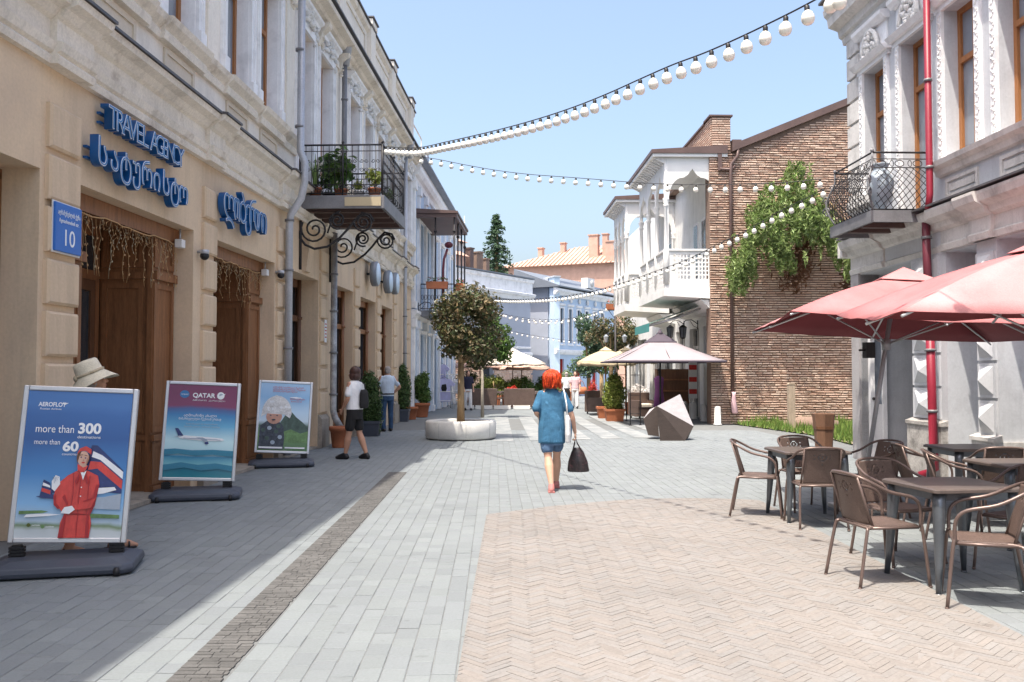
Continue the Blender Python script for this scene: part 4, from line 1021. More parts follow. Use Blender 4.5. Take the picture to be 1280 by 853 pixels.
# chimney-like parapet block at the street end, stepping back along the house
m_ = W(); m_.box(-.06, .6, -.30, .28, 8.3, 9.42); m_.build('parapet_pier', 'mortar', WH)
pb = MB(); z = 8.40
while z < 9.36:
    y = .27
    while y > -.28:
        w_ = br.uniform(.14, .24); w_ = min(w_, y+.29); pb.box(-.085, -.055, y-w_, y, z, z+.041); y -= w_+.012
    x = -.05
    while x < 7:
        w_ = br.uniform(.2, .3); pb.box(x, x+w_, .27, .305, z, z+.041); x += w_+.015
    z += .072
stuff(pb.build('parapet_bricks', 'brick', WH))
m_ = W(); m_.box(.6, 7.2, -.1, .28, 8.3, 9.3); m_.build('parapet_wall', 'mortar', WH)
m_ = W(); m_.box(-.12, .66, -.36, .36, 9.42, 9.47); m_.box(.66, 7.3, -.2, .36, 9.36, 9.42); m_.build('parapet_coping', 'brownmetal', WH)
# sloping verge of the side wall
m_ = W(); m_.prism([(-.16, -.33, 8.33), (-.16, -.33, 8.55), (-.16, -6.2, 10.95), (-.16, -6.2, 10.73)], (.9, 0, 0)); m_.build('roof_verge', 'brownmetal', WH)
m_ = W(); m_.box(-.14, .12, -.62, -.34, 8.42, 8.7); m_.build('rain_box', 'brownmetal', WH)
m_ = W(); m_.box(-.10, .10, -.02, .10, 7.75, 8.4); m_.tube([(-.08, .04, 7.8), (-.08, -.3, 7.78), (-.08, -.42, 7.9)], .05, 8); m_.build('bent_pipe', 'brownmetal', WH)
m_ = W(); m_.tube([(-.1, -.52, 8.45), (-.1, -.50, 8.2), (-.1, -.30, 7.95), (-.1, -.28, 7.5), (-.1, -.28, .35)], .055, 10); m_.build('side_downpipe', 'brownmetal', WH)
# house body
m_ = W(); m_.box(.5, 19, -7, -.27, 0, 8.45); m_.build('house_body', 'white_wall', WH)
m_ = W(); m_.prism([(.62, -.27, 8.46), (.62, -6.2, 10.7), (.62, -6.2, 8.46)], (18, 0, 0)); m_.build('house_roof', 'brownmetal', WH)
# ground floor: piers and dark openings under the loggia
f = FB(1); holes = [(1.0, 2.3, -1, 3.1), (2.9, 4.3, -1, 3.1), (5.0, 6.6, -1, 3.1), (7.3, 9.3, -1, 3.1), (10, 12, -1, 3.1), (12.8, 15, -1, 3.1), (15.8, 18, -1, 3.1)]
wall_grid(f, .02, 19, 0, 8.45, .26, holes); f.build('street_wall', 'white_wall', WH)
m_ = W(); m_.box(.0, .02, .0, .22, 0, 4.2); m_.box(.02, .3, .0, .22, 0, 4.2); m_.build('white_corner_strip', 'white', WH)
for h in holes:
    m_ = W(); m_.box(h[0]+.03, h[1]-.03, -.22, -.20, .03, 3.05); wn = m_.build('shop_pane', 'glass', WH)
    m_ = W(); c = (h[0]+h[1])/2
    for x in (h[0]+.003, c-.04, h[1]-.083): m_.box(x, x+.08, -.2, -.12, .03, 3.07)
    m_.box(h[0]+.083, h[1]-.083, -.2, -.13, 2.4, 2.5); m_.build('shop_frame', 'grey_trim', wn)
def ogee(u):                                         # u 0..1 across, returns 0..1 rise of a Moorish arch
    a = abs(u-.5)*2
    if a < .18: return .80+.20*(1-a/.18)**.8
    if a < .36: return .80-.08*((a-.18)/.18)**1.5
    return .72*math.sqrt(max(0, 1-((a-.36)/.64)**2.2))
def arch_panel(mb, a, b, zs, zr, ztop, th, n=28):     # a->b horizontal span, springing zs, rise zr, face up to ztop, thickness vector th
    a, b, th = Vector(a), Vector(b), Vector(th)
    for i in range(n):
        u0, u1 = i/n, (i+1)/n
        p0, p1 = a.lerp(b, u0), a.lerp(b, u1)
        z0, z1 = zs+zr*ogee(u0), zs+zr*ogee(u1)
        mb.prism([(p0.x, p0.y, z0), (p1.x, p1.y, z1), (p1.x, p1.y, ztop), (p0.x, p0.y, ztop)], th)
def fret(mb, a, b, z0, z1, th):                       # carved balustrade field
    a, b, th = Vector(a), Vector(b), Vector(th); d = b-a; Ln = d.length; d.normalize()
    def bar(u0, u1, q0, q1): mb.prism([a+d*u0+Vector((0, 0, q0)), a+d*u1+Vector((0, 0, q0)), a+d*u1+Vector((0, 0, q1)), a+d*u0+Vector((0, 0, q1))], th)
    bar(0, Ln, z0, z0+.16); bar(0, Ln, z1-.10, z1)
    n = max(1, round(Ln/.75))
    for i in range(n+1):
        u = i*(Ln-.16)/n; bar(u, u+.16, z0+.16, z1-.10)
        if i < n:
            u0, u1 = u+.16, (i+1)*(Ln-.16)/n; k = max(3, int((u1-u0)/.095))
            for j in range(1, k): x = u0+(u1-u0)*j/k; bar(x-.022, x+.022, z0+.16, z1-.10)
            kz = 6
            for j in range(1, kz): zz = z0+.16+(z1-z0-.26)*j/kz; mb.prism([a+d*u0+th*.1+Vector((0, 0, zz-.022)), a+d*u1+th*.1+Vector((0, 0, zz-.022)), a+d*u1+th*.1+Vector((0, 0, zz+.022)), a+d*u0+th*.1+Vector((0, 0, zz+.022))], th*.8)
    return mb
def loggia(x0, x1, out, nb, zf=4.28, zr=5.30, ze=8.12):
    # timber loggia projecting over the street between x0 and x1
    col = lambda x, y: None
    m_ = W(); m_.box(x0, x1, -.1, out, zf-.14, zf); m_.build('loggia_floor', 'white', WH)
    m_ = W(); m_.prism([(x0-.02, .25, zf-.45), (x0-.02, out+.03, zf-.36), (x0-.02, out+.03, zf-.142), (x0-.02, .25, zf-.142)], (x1-x0+.04, 0, 0)); m_.prism([(x0+.05, .0, zf-.85), (x0+.05, .28, zf-.80), (x0+.05, .62, zf-.47), (x0+.05, .0, zf-.47)], (x1-x0-.1, 0, 0)); m_.build('loggia_underside', 'white_wall', WH)
    m_ = W(); m_.box(x0-.16, x1+.3, -.2, out+.42, ze+.16, ze+.27); m_.prism([(x0-.16, out+.42, ze+.27), (x0-.16, -.2, ze+.42), (x0-.16, -.2, ze+.27)], (x1-x0+.46, 0, 0)); m_.build('loggia_roof', 'brownmetal', WH)
    m_ = W(); m_.box(x0-.12, x1+.26, -.2, out+.38, ze+.06, ze+.157); m_.build('loggia_soffit', 'white', WH)
    n = int((x1-x0)/.28)
    for i in range(n+1):
        m_ = W(); x = x0+.02+i*(x1-x0-.12)/n; m_.prism([(x, out+.002, ze-.12), (x, out+.32, ze+.05), (x, out+.002, ze+.05)], (.09, 0, 0)); m_.build('eaves_bracket', 'trim_white', WH)
    m_ = W(); arch_panel(m_, (x0, .12, 0), (x0, out-.12, 0), zr+1.55, .98, ze+.05, (.08, 0, 0)); m_.box(x0, x0+.08, out-.12, out, zr, ze+.05); m_.box(x0, x0+.08, 0, .12, zr, ze+.05); m_.build('end_arch', 'white', WH)
    m_ = W(); bw = (x1-x0)/nb
    for i in range(nb): arch_panel(m_, (x0+i*bw+.06, out-.08, 0), (x0+(i+1)*bw-.06, out-.08, 0), zr+1.5, .95, ze+.05, (0, .08, 0), 20)
    m_.build('street_arches', 'white', WH)
    for p in [(x0+.05, .05)]+[(x0+.05+i*(x1-x0-.1)/nb, out-.05) for i in range(nb+1)]:
        m_ = W(); m_.lathe([(.095, zf), (.095, zr), (.075, zr+.05), (.07, zr+.1), (.058, zr+1.35), (.085, zr+1.38), (.085, zr+1.42), (.06, zr+1.45), (.10, zr+1.56), (.10, zr+1.62), (.06, zr+1.64), (.06, ze)], 12, (p[0], p[1], 0)); m_.build('column', 'white', WH)
    m_ = W(); fret(m_, (x0+.02, .1, 0), (x0+.02, out-.1, 0), zf, zr, Vector((.05, 0, 0))); m_.box(x0-.02, x0+.10, .1, out, zr, zr+.06); m_.build('balustrade', 'white', WH)
    m_ = W(); fret(m_, (x0+.1, out-.03, 0), (x1-.1, out-.03, 0), zf, zr, Vector((0, -.05, 0))); m_.box(x0, x1, out-.10, out+.02, zr+.002, zr+.062); m_.build('balustrade', 'white', WH)
    for i in range(max(2, nb)):
        x = x0+.5+i*1.15
        if x+.8 > x1: break
        m_ = W(); m_.box(x, x+.7, .0, .03, zf, zf+2.4); d = m_.build('balcony_door', 'trim_white', WH)
        m_ = W(); m_.box(x+.1, x+.32, .03, .04, zf+.5, zf+2.3); m_.box(x+.38, x+.6, .03, .04, zf+.5, zf+2.3); m_.build('pane', 'glass', d)
loggia(.05, 4.5, 1.72, 3)
loggia(6.6, 9.6, 1.9, 3, ze=8.0)
# ------------------------------------------------------------------ things on and under the white house
# retractable awning
t = thing('awning', 'grey green retractable awning with a teal valance under the loggia', 'awning', MWH @ Vector((.95, .3, 3.70)), WROT)
m_ = MB(); m_.tube([(0, 0, 0), (2.6, 0, 0)], .10, 12); m_.build('roller_case', 'alu', t)
m_ = MB(); m_.prism([(.0, .08, .02), (.0, 1.75, -.58), (.0, 1.75, -.60), (.0, .08, .0)], (2.6, 0, 0)); m_.build('canopy', 'teal_dark', t)
m_ = MB(); m_.box(0, 2.6, 1.751, 1.77, -.84, -.575); m_.build('valance', 'teal', t)
for x in (.06, 2.5):
    m_ = MB(); m_.tube([(x, 0, -.05), (x, .9, -.42), (x, 1.73, -.63)], .03, 8); m_.build('arm', 'alu', t)
# wall lanterns
def lantern(loc, rot, label, arm=.5):
    t = thing('wall_lantern', label, 'lantern', loc, rot, 'wall lanterns along the street')
    m_ = MB(); m_.tube([(0, 0, .0), (0, arm*.4, .14), (0, arm*.8, .12), (0, arm, .0)], .014, 6); m_.tube([(0, 0, -.18), (0, 0, .12)], .018, 6); m_.tube([(0, .0, -.14), (0, arm*.3, -.06), (0, arm*.5, .10)], .009, 5); m_.build('bracket', 'iron', t)
    m_ = MB(); m_.lathe([(.02, -.02), (.13, -.10), (.14, -.12)], 6, (0, arm, 0), smooth=False); m_.lathe([(.05, -.50), (.09, -.46)], 6, (0, arm, 0), smooth=False)
    for k in range(6): a = k*math.pi/3; m_.tube([(.13*math.cos(a), arm+.13*math.sin(a), -.12), (.085*math.cos(a), arm+.085*math.sin(a), -.46)], .008, 4)
    m_.build('lantern_frame', 'iron', t)
    m_ = MB(); m_.lathe([(.08, -.455), (.12, -.125)], 6, (0, arm, 0), smooth=False); m_.build('lantern_glass', 'glass_light', t)
lantern(MWH @ Vector((2.6, .12, 3.2)), WROT, 'black lantern on the white house above the grey parasol')
lantern(MWH @ Vector((4.65, .12, 3.3)), WROT, 'black lantern on the white house left of the teal valance')
lantern(LP(32.0, .1, 4.0), LROT+math.pi, 'black lantern on the pale blue house below its balcony')
# hanging cloth on the pipe
t = tag(MB(Matrix.Translation((6.69, 26.58, .95))).loft([((.02, 0, -.62), .05, .03), ((.03, 0, -.58), .10, .04), ((-.01, -.01, -.3), .085, .05), ((0, 0, -.05), .05, .05), ((0, 0, .04), .065, .05)], 9).build('hanging_cloth', 'cloth_pink'), 'pale pink cloth tied to the foot of the brown downpipe', 'cloth')
# post in the lawn
m_ = MB(); m_.box(-.09, .09, -.07, .07, 0, 1.25); m_.prism([(-.1, -.08, 1.25), (.1, -.08, 1.25), (.06, -.08, 1.3), (-.06, -.08, 1.3)], (0, .16, 0)); 
tag(m_.build('timber_post', 'timber_post', None, P(989, 500, 23.8).xy.to_3d()), 'weathered timber post standing in the grass by the brick wall', 'post')
m_ = MB(); m_.loft([((0, 0, 0), .9, .35), ((.05, 0, .22), .75, .28), ((0, .02, .33), .3, .15)], 12)
tag(m_.build('stone_slab', 'mortar', None, P(1012, 520, 24.8).xy.to_3d()), 'low brownish stone slab in the grass beside the timber post', 'stone')
# white bollards by the shop fronts
for k, (px, d) in enumerate(((867, 29.6), (880, 28.2), (897, 26.4), (856, 31))):
    t = thing('white_bollard', 'short white bollard under the white house, %s' % ('second from the brick corner' if k == 1 else 'nearest the brick corner' if k == 2 else 'third from the brick corner' if k == 0 else 'farthest from the brick corner'), 'bollard', P(px, 520, d).xy.to_3d(), 0, 'white bollards by the shop fronts')
    m_ = MB(); m_.lathe([(.13, 0), (.13, .04), (.10, .05), (.10, .5), (.085, .55), (.03, .57)], 14); m_.build('post', 'concrete', t)
    m_ = MB(); m_.lathe([(.14, 0), (.14, .025)], 14); m_.build('foot_plate', 'iron_grey', t)
# cascade of climbing green over the brick wall
V = thing('climbing_plant', 'bright green climbing plant spilling down the brick wall', 'climbing plant', P(1015, 360, 26.3), 0)
vo = V.location; r = random.Random(21); m_ = MB()
def VP_(px, py, d=26.2): return P(px, py, d)-vo
# hanging tresses: top (px,py), bottom py
tr = []
outl = [(919, 330, 362), (927, 312, 358), (936, 292, 340), (944, 258, 322), (951, 240, 308), (959, 232, 300), (967, 226, 318), (975, 222, 334), (984, 204, 338), (993, 199, 322), (1002, 200, 300), (1010, 214, 296), (1017, 236, 300), (1026, 254, 304), (1035, 262, 308), (1044, 272, 318), (1053, 282, 322), (1061, 292, 346), (989, 230, 338), (1000, 240, 300), (970, 262, 330), (931, 312, 350), (1012, 255, 298)]
pts = []
for px, a, b_ in outl:
    for _ in range(27):
        f0 = r.random(); py0 = a+(b_-12-a)*f0; x0 = px+r.gauss(0, 6.5); L_ = min(r.uniform(7, 30), b_+8-py0); d0_ = 26.45-.75*math.sin(f0*math.pi*.8)*r.uniform(.3, 1); sw = r.uniform(-3, 3)
        for k in range(19):
            u_ = k/18; wd_ = 2.3*(1-u_*.75); pts.append((VP_(x0+sw*u_+r.gauss(0, wd_), py0+L_*u_, d0_-.12*math.sin(u_*3)+r.uniform(-.05, .05)), Vector((r.gauss(0, .5), -1, -.3+r.gauss(0, .4)))))
leaves(pts, .155, r, m_, up=.1, aspect=.30, jitter=.55)
m_.build('foliage', 'leaf_bright', V, recalc=False)
pts = []
for px, a, b_ in ((987, 318, 362), (994, 316, 368), (1002, 306, 352), (1062, 340, 366), (1009, 300, 340)):
    for _ in range(90): pts.append((VP_(px+r.gauss(0, 6), r.uniform(a, b_), 26.3), Vector((r.gauss(0, .6), -1, -.6))))
mm = leaves(pts, .2, r, None, up=.1, aspect=.3); stuff(mm.build('dry_tresses', 'wood_dark', V, recalc=False))
m_ = MB()
for q in range(9):
    px = r.uniform(950, 1050); m_.tube([VP_(1068, 300, 26.5), VP_((1068+px)/2, 262+r.uniform(-20, 20), 26.35), VP_(px, 250+r.uniform(-15, 20), 26.2), VP_(px-8, 310, 26.3)], [.05, .04, .025, .01], 6)
m_.build('stem', 'bark', V)

# ------------------------------------------------------------------ pale blue house beyond the beige one
BH = thing('blue_house', 'pale blue house with white pilasters and a roofed iron balcony beyond the beige building', 'house', (-4.78, 0, 0), LROT)
BWIN = [33.3, 35.0, 37.5, 39.5, 41.5, 43.5]
b = L(); wall_grid(b, 30.95, 46, 0, 8.9, .4, [(c-.5, c+.5, 0, 3.0) for c in BWIN]+[(c-.5, c+.5, (3.95 if c < 36 else 4.9), 7.2) for c in BWIN]); b.build('street_wall', 'bluewall', BH)
b = L(); b.fb(30.95, 46, -.75, -9, 0, 8.9); b.build('house_body', 'bluegrey', BH)
b = L(); b.prof(30.9, 46, [(-.02, 8.4), (.08, 8.4), (.12, 8.55), (.22, 8.6), (.3, 8.75), (.32, 8.9), (-.02, 9.0)]); b.fb(31.2, 46, .0, -.25, 9.0, 9.5); b.build('eaves_cornice', 'trim_white', BH)
b = L(); b.prof(30.96, 46, [(-.02, 3.5), (.06, 3.5), (.10, 3.6), (.2, 3.68), (.2, 3.78), (-.02, 3.82)]); b.build('string_course', 'trim_white', BH)
b = L(); b.fb(30.9, 46.1, .3, -9.1, 9.502, 9.56); b.build('roof', 'zinc', BH)
for s0 in (30.98, 32.2, 34.0, 36.2, 38.4, 40.4, 42.4, 44.6):
    for (z0, z1) in ((0, 3.48), (3.85, 8.38)):
        m_ = L(); m_.fb(s0, s0+.34, 0, .10, z0, z1); m_.fb(s0-.04, s0+.38, .0, .14, z0, z0+.25); m_.fb(s0-.05, s0+.39, 0, .16, z1-.3, z1-.003); m_.build('pilaster', 'trim_white', BH)
for c in BWIN:
    for z0, z1 in ((.02, 2.98), ((3.97 if c < 36 else 4.92), 7.18)):
        f = L(); a, e = c-.5, c+.5; f.fb(a, a+.08, -.15, -.22, z0, z1); f.fb(e-.08, e, -.15, -.22, z0, z1); f.fb(a+.08, e-.08, -.15, -.22, z1-.08, z1); f.fb(c-.04, c+.04, -.155, -.22, z0, z1-.08); f.fb(a+.08, e-.08, -.147, -.22, z0+(z1-z0)*.7, z0+(z1-z0)*.7+.07)
        wn = f.build('window', 'wood_dark' if z0 < 1 else 'trim_white', BH); g = L(); g.fb(a+.05, e-.05, -.2, -.21, z0, z1-.03); g.build('pane', 'glass', wn)
        k = L(); k.prof(a-.15, e+.15, [(0, z1+.05), (.1, z1+.05), (.16, z1+.15), (0, z1+.2)]); k.build('window_hood', 'trim_white', BH)
for s0, z0 in ((32.4+4.6, 9.5), (40.2, 9.5)):
    m_ = L(); m_.fb(s0, s0+.6, -.3, -.9, z0, 10.9 if s0 < 38 else 10.3); m_.prof(s0, s0+.6, [(-.3, 10.9 if s0 < 38 else 10.3), (-.6, 11.15 if s0 < 38 else 10.42), (-.9, 10.9 if s0 < 38 else 10.3)]); m_.build('chimney', 'bluegrey' if s0 < 38 else 'rooftile', BH)
# roofed balcony of the blue house
BB = thing('roofed_balcony', 'iron balcony with a brown roof on thin posts on the pale blue house', 'balcony', LP(32.0, 0, 0), LROT)
BS, BO = 4.2, 1.45
m_ = MB(); m_.box(0, BS, -BO, -.17, 3.62, 3.84); m_.build('floor_slab', 'iron_grey', BB)
m_ = MB(); m_.box(-.1, BS+.1, -BO-.08, -.0, 7.38, 7.46); m_.box(-.05, BS+.05, -BO-.04, 0, 7.24, 7.377); m_.prism([(-.1, -BO-.08, 7.46), (-.1, 0, 7.56), (-.1, 0, 7.46)], (BS+.2, 0, 0)); m_.build('balcony_roof', 'brownmetal', BB)
for s_, o in ((.05, BO-.06), (BS*.33, BO-.06), (BS*.66, BO-.06), (BS-.05, BO-.06), (.05, .7)):
    m_ = MB(); m_.tube([(s_, -o, 3.84), (s_, -o, 7.24)], .03, 8); m_.tube([(s_, -o, 6.7), (s_+.02, -o, 6.76)], .06, 8); m_.build('post', 'iron', BB)
def simple_rail(p0, p1, z0, z1, parent, mt='iron', step=.12):
    p0, p1 = Vector(p0), Vector(p1); m_ = MB(); n = max(2, int((p1-p0).length/step)); up = Vector((0, 0, 1))
    m_.tube([p0+up*z1, p1+up*z1], .02, 6); m_.tube([p0+up*(z0+.06), p1+up*(z0+.06)], .014, 6); m_.tube([p0+up*(z1-.15), p1+up*(z1-.15)], .01, 5)
    for i in range(n+1):
        q = p0.lerp(p1, i/n); m_.tube([q+up*z0, q+up*z1], .009, 4)
        if i < n:
            c = p0.lerp(p1, (i+.5)/n); m_.tube([c+(p1-p0).normalized()*.045*math.cos(a)+up*((z0+z1)/2+.09*math.sin(a)) for a in [k*.8 for k in range(9)]], .008, 4)
    m_.build('railing', mt, parent)
simple_rail((.05, -.17, 0), (.05, -BO+.05, 0), 3.84, 4.8, BB); simple_rail((.05, -BO+.05, 0), (BS-.05, -BO+.05, 0), 3.84, 4.8, BB)
def flower_box(label, loc, rot, w_, seed, petals='flower_red'):
    r = random.Random(seed); t = thing('flower_box', label, 'flower box', loc, rot, 'orange flower boxes on railings')
    m_ = MB(); m_.prism([(-w_/2, -.13, 0), (w_/2, -.13, 0), (w_/2+.02, -.16, .26), (-w_/2-.02, -.16, .26)], (0, .28, 0)); m_.build('box', 'terracotta', t)
    pts = [((r.uniform(-w_/2, w_/2), r.uniform(-.12, .14), r.uniform(.24, .42)), (0, 0, 1)) for _ in range(70)]; leaves(pts, .10, r).build('foliage', 'leaf_mid', t, recalc=False)
    pts = [((r.uniform(-w_/2, w_/2), r.uniform(-.12, .14), r.uniform(.32, .46)), (0, -.3, 1)) for _ in range(26)]; leaves(pts, .07, r).build('flowers', petals, t, recalc=False)
flower_box('long orange flower box on the near end of the roofed balcony', LP(31.98, .78, 4.62), LROT-math.pi/2+math.pi, .75, 3)
flower_box('orange flower box on the street rail of the roofed balcony', LP(32.7, BO+.1, 4.6), LROT, .7, 4)
m_ = MB(); m_.tube([(0, 0, 0), (0, 0, 1.5), (.03, 0, 1.9), (.15, .1, 2.3)], .045, 8); m_.ell((.2, .12, 2.45), (.16, .16, .12), 10)
tag(m_.build('wilted_sunflower', 'maroon_pipe', None, LP(32.35, .95, 3.842)), 'tall dark red stem with a drooping head on the roofed balcony', 'plant')

# ------------------------------------------------------------------ houses closing the street
def far_house(name, label, a, b_, depth, h, wall, cat='house', side=None):
    """a, b_: ground ends of the face seen, in plan; the body runs depth metres behind it"""
    a, b_ = Vector((a[0], a[1], 0)), Vector((b_[0], b_[1], 0)); d = b_-a; ang = math.atan2(d.y, d.x)
    t = thing(name, label, cat, a, ang); t['w'] = d.length; return t, d.length
# grey lilac house: from px 575 to px 663
A, Bq = P(566, 466, 50), P(663, 466, 57)
GH, wl = far_house('grey_house', 'two storey grey lilac house with a heavy cornice closing the street', A, Bq, 10, 8, 'bluegrey')
gw = [(.9+i*1.75, .9+i*1.75+.72) for i in range(3)]
fx = FB(-1); gh_h = 6.85
cols = [1.15, 2.72, 4.12]
# face looks toward the camera: local -y
wall_grid(fx, 0, wl, 0, 6.2, .35, [(c-.28, c+.28, 4.0, 5.3) for c in cols]+[(.5, 1.9, 0, 2.4), (2.6, 4.1, 0, 2.4)]); fx.build('front_wall', 'bluegrey', GH)
fx = FB(-1); fx.fb(0, wl, -.65, -9, 0, 6.2); fx.fb(0, wl, .0, -9, 6.2, 7.6); fx.build('house_body', 'bluegrey', GH)
fx = FB(-1); fx.prof(-.05, wl+.2, [(-.02, 6.2), (.12, 6.2), (.16, 6.4), (.3, 6.48), (.34, 6.62), (.05, 6.7), (.05, 7.35), (.16, 7.4), (.2, 7.58), (-.02, 7.62)]); fx.build('cornice', 'trim_white', GH)
fx = FB(-1); fx.fb(-.05, wl+.22, .22, -9, 7.622, 7.70); fx.build('roof', 'zinc', GH)
fx = FB(-1); fx.prof(0, wl, [(0, 2.55), (.1, 2.55), (.2, 2.75), (.2, 2.85), (0, 2.9)]); fx.prof(0, wl, [(0, 3.1), (.06, 3.1), (.1, 3.2), (0, 3.25)]); fx.build('string_course', 'trim_white', GH)
fx = FB(-1); fx.fb(0, wl, 0, .03, .0, 2.5, 0); 
for c in cols:
    f = FB(-1); a, e = c-.28, c+.28
    f.fb(a-.12, a, 0, .06, 3.9, 5.4); f.fb(e, e+.12, 0, .06, 3.9, 5.4); f.fb(a, e, 0, .06, 5.3, 5.42); f.fb(a-.16, e+.16, 0, .1, 3.8, 3.9)
    wn = f.build('window', 'trim_white', GH); g = FB(-1); g.fb(a, e, -.1, -.12, 4.0, 5.3); g.build('pane', 'glass_light', wn); g = FB(-1); g.fb(c-.025, c+.025, -.06, -.1, 4.0, 5.3); g.fb(a, e, -.065, -.1, 4.85, 4.9); g.build('sash', 'teal_dark', wn)
for a, e in ((.5, 1.9), (2.6, 4.1)):
    g = FB(-1); g.fb(a, e, -.3, -.32, 0, 2.4); g.build('shop_pane', 'glass', GH)
r = random.Random(2); fx = FB(-1); zz = 0
bs = MB()
while zz < 2.5:
    x = 0
    while x < wl:
        w_ = r.uniform(.22, .34)
        if not any(a < x+w_ and x < e and zz < 2.4 for a, e in ((.5, 1.9), (2.6, 4.1))): bs.box(x, x+w_-.02, -.04, 0, zz, zz+.1)
        x += w_
    zz += .12
stuff(bs.build('brick_base', 'brick', GH))
# dormer, chimneys and roof pieces above it
m_ = FB(-1); m_.fb(.2, 3.4, -1.6, -6, 7.7, 9.55); m_.build('attic_storey', 'white_wall', GH)
m_ = FB(-1); m_.prof(.0, 3.3, [(-1.3, 9.5), (-3.8, 10.5), (-6.2, 9.5)]); m_.build('attic_roof', 'rooftile', GH)
m_ = FB(-1); m_.fb(.3, 1.9, -.5, -1.5, 7.7, 8.45); m_.prof(.2, 2.1, [(-.35, 8.45), (-1.0, 8.8), (-1.58, 8.45)]); m_.build('dormer', 'rooftile', GH)
for x, o, h in ((3.6, .9, 8.9), (4.2, 1.1, 9.0), (5.2, 1.3, 8.7), (2.5, .6, 9.0)):
    m_ = FB(-1); m_.fb(x, x+.36, -o, -o-.4, 7.7, h); m_.fb(x-.05, x+.41, -o+.05, -o-.45, h, h+.08); m_.build('chimney', 'mortar' if x > 3 else 'brownmetal', GH)
m_ = MB(); m_.tube([(5.2, 3, 7.7), (5.2, 3, 11.6)], .02, 5); m_.build('mast', 'white', GH)

# icy blue house with a plain gable side and a window front
A, Bq = P(660, 466, 62), P(693, 466, 58)
C_ = P(768, 466, 66)
IH, wl = far_house('icy_blue_house', 'icy blue house with a plain side wall and a row of narrow windows', A, Bq, 9, 7, 'lightblue')
m_ = FB(-1); m_.fb(0, wl, 0, -.4, 0, 7.9); m_.build('side_wall', 'lightblue', IH)
m_ = FB(-1); m_.fb(.2, .75, .02, -.02, 4.3, 5.6); wn = m_.build('window', 'trim_white', IH); m_ = FB(-1); m_.fb(.27, .68, .03, .02, 4.36, 5.54); m_.build('pane', 'glass', wn)
loc = (IH.matrix_basis).inverted()
p0 = Vector((wl, 0, 0)); p1 = loc @ Vector((C_.x, C_.y, 0)); d = p1-p0; L2 = d.length; ang = math.atan2(d.y, d.x)
TX = Matrix.Translation(p0) @ Matrix.Rotation(ang, 4, 'Z')
def FX(): q = FB(-1); q.xf = TX; return q
cw = [1.0+i*1.25 for i in range(6)]
q = FX(); wall_grid(q, 0.01, L2, 0, 7.2, .35, [(c-.24, c+.24, 3.6, 5.9) for c in cw]+[(c-.35, c+.35, 0, 2.5) for c in cw[::2]]); q.build('front_wall', 'bluewall', IH)
q = FX(); q.fb(.4, L2, -.7, -8, 0, 7.9); q.build('house_body', 'bluegrey', IH)
q = FX(); q.prof(-.1, L2, [(0, 6.75), (.1, 6.75), (.2, 6.9), (.35, 7.0), (.36, 7.15), (0, 7.25)]); q.prof(0, L2, [(0, 2.8), (.1, 2.8), (.2, 2.95), (.22, 3.1), (0, 3.15)]); q.build('cornice', 'trim_white', IH)
q = FX(); q.prof(-.2, L2+.2, [(.45, 7.255), (.45, 7.33), (-3, 8.6), (-3, 7.255)]); q.build('roof', 'zinc', IH)
m_ = FB(-1); m_.fb(-.06, wl+.06, .06, -.45, 7.9, 8.0); m_.build('side_coping', 'zinc_light', IH)
for c in cw:
    f = FX(); f.fb(c-.34, c-.24, 0, .06, 3.5, 6.0); f.fb(c+.24, c+.34, 0, .06, 3.5, 6.0); f.fb(c-.24, c+.24, 0, .06, 5.9, 6.0); f.prof(c-.4, c+.4, [(0, 6.05), (.12, 6.1), (.14, 6.2), (0, 6.25)]); f.fb(c-.38, c+.38, 0, .1, 3.42, 3.5)
    wn = f.build('window', 'trim_white', IH); g = FX(); g.fb(c-.24, c+.24, -.1, -.12, 3.6, 5.9); g.build('pane', 'glass', wn)
    g = FX(); g.ell(g.p(c, .1, 6.5), (.12, .1, .2), 8); g.build('stucco_relief', 'ornament', IH)
for c in cw[::2]:
    g = FX(); g.fb(c-.35, c+.35, -.2, -.22, 0, 2.5); wn = g.build('shop_pane', 'glass', IH); g = FX()
    for x in (c-.35, c-.03, c+.29): g.fb(x, x+.06, -.12, -.2, 0, 2.5)
    g.build('shop_frame', 'red_print', wn)
t = thing('air_conditioner', 'white air conditioner unit high on the icy blue house', 'air conditioner', P(731, 355, 63.2), ang+math.atan2(Bq.y-A.y, Bq.x-A.x))
m_ = MB(); m_.box(-.55, .55, -.5, 0, -.36, .36); m_.build('case', 'white', t); m_ = MB(Matrix.Rotation(R(90), 4, 'X')); m_.lathe([(.26, .5), (.26, .52)], 16, (.15, 0, 0)); m_.build('fan_grille', 'grey_trim', t)
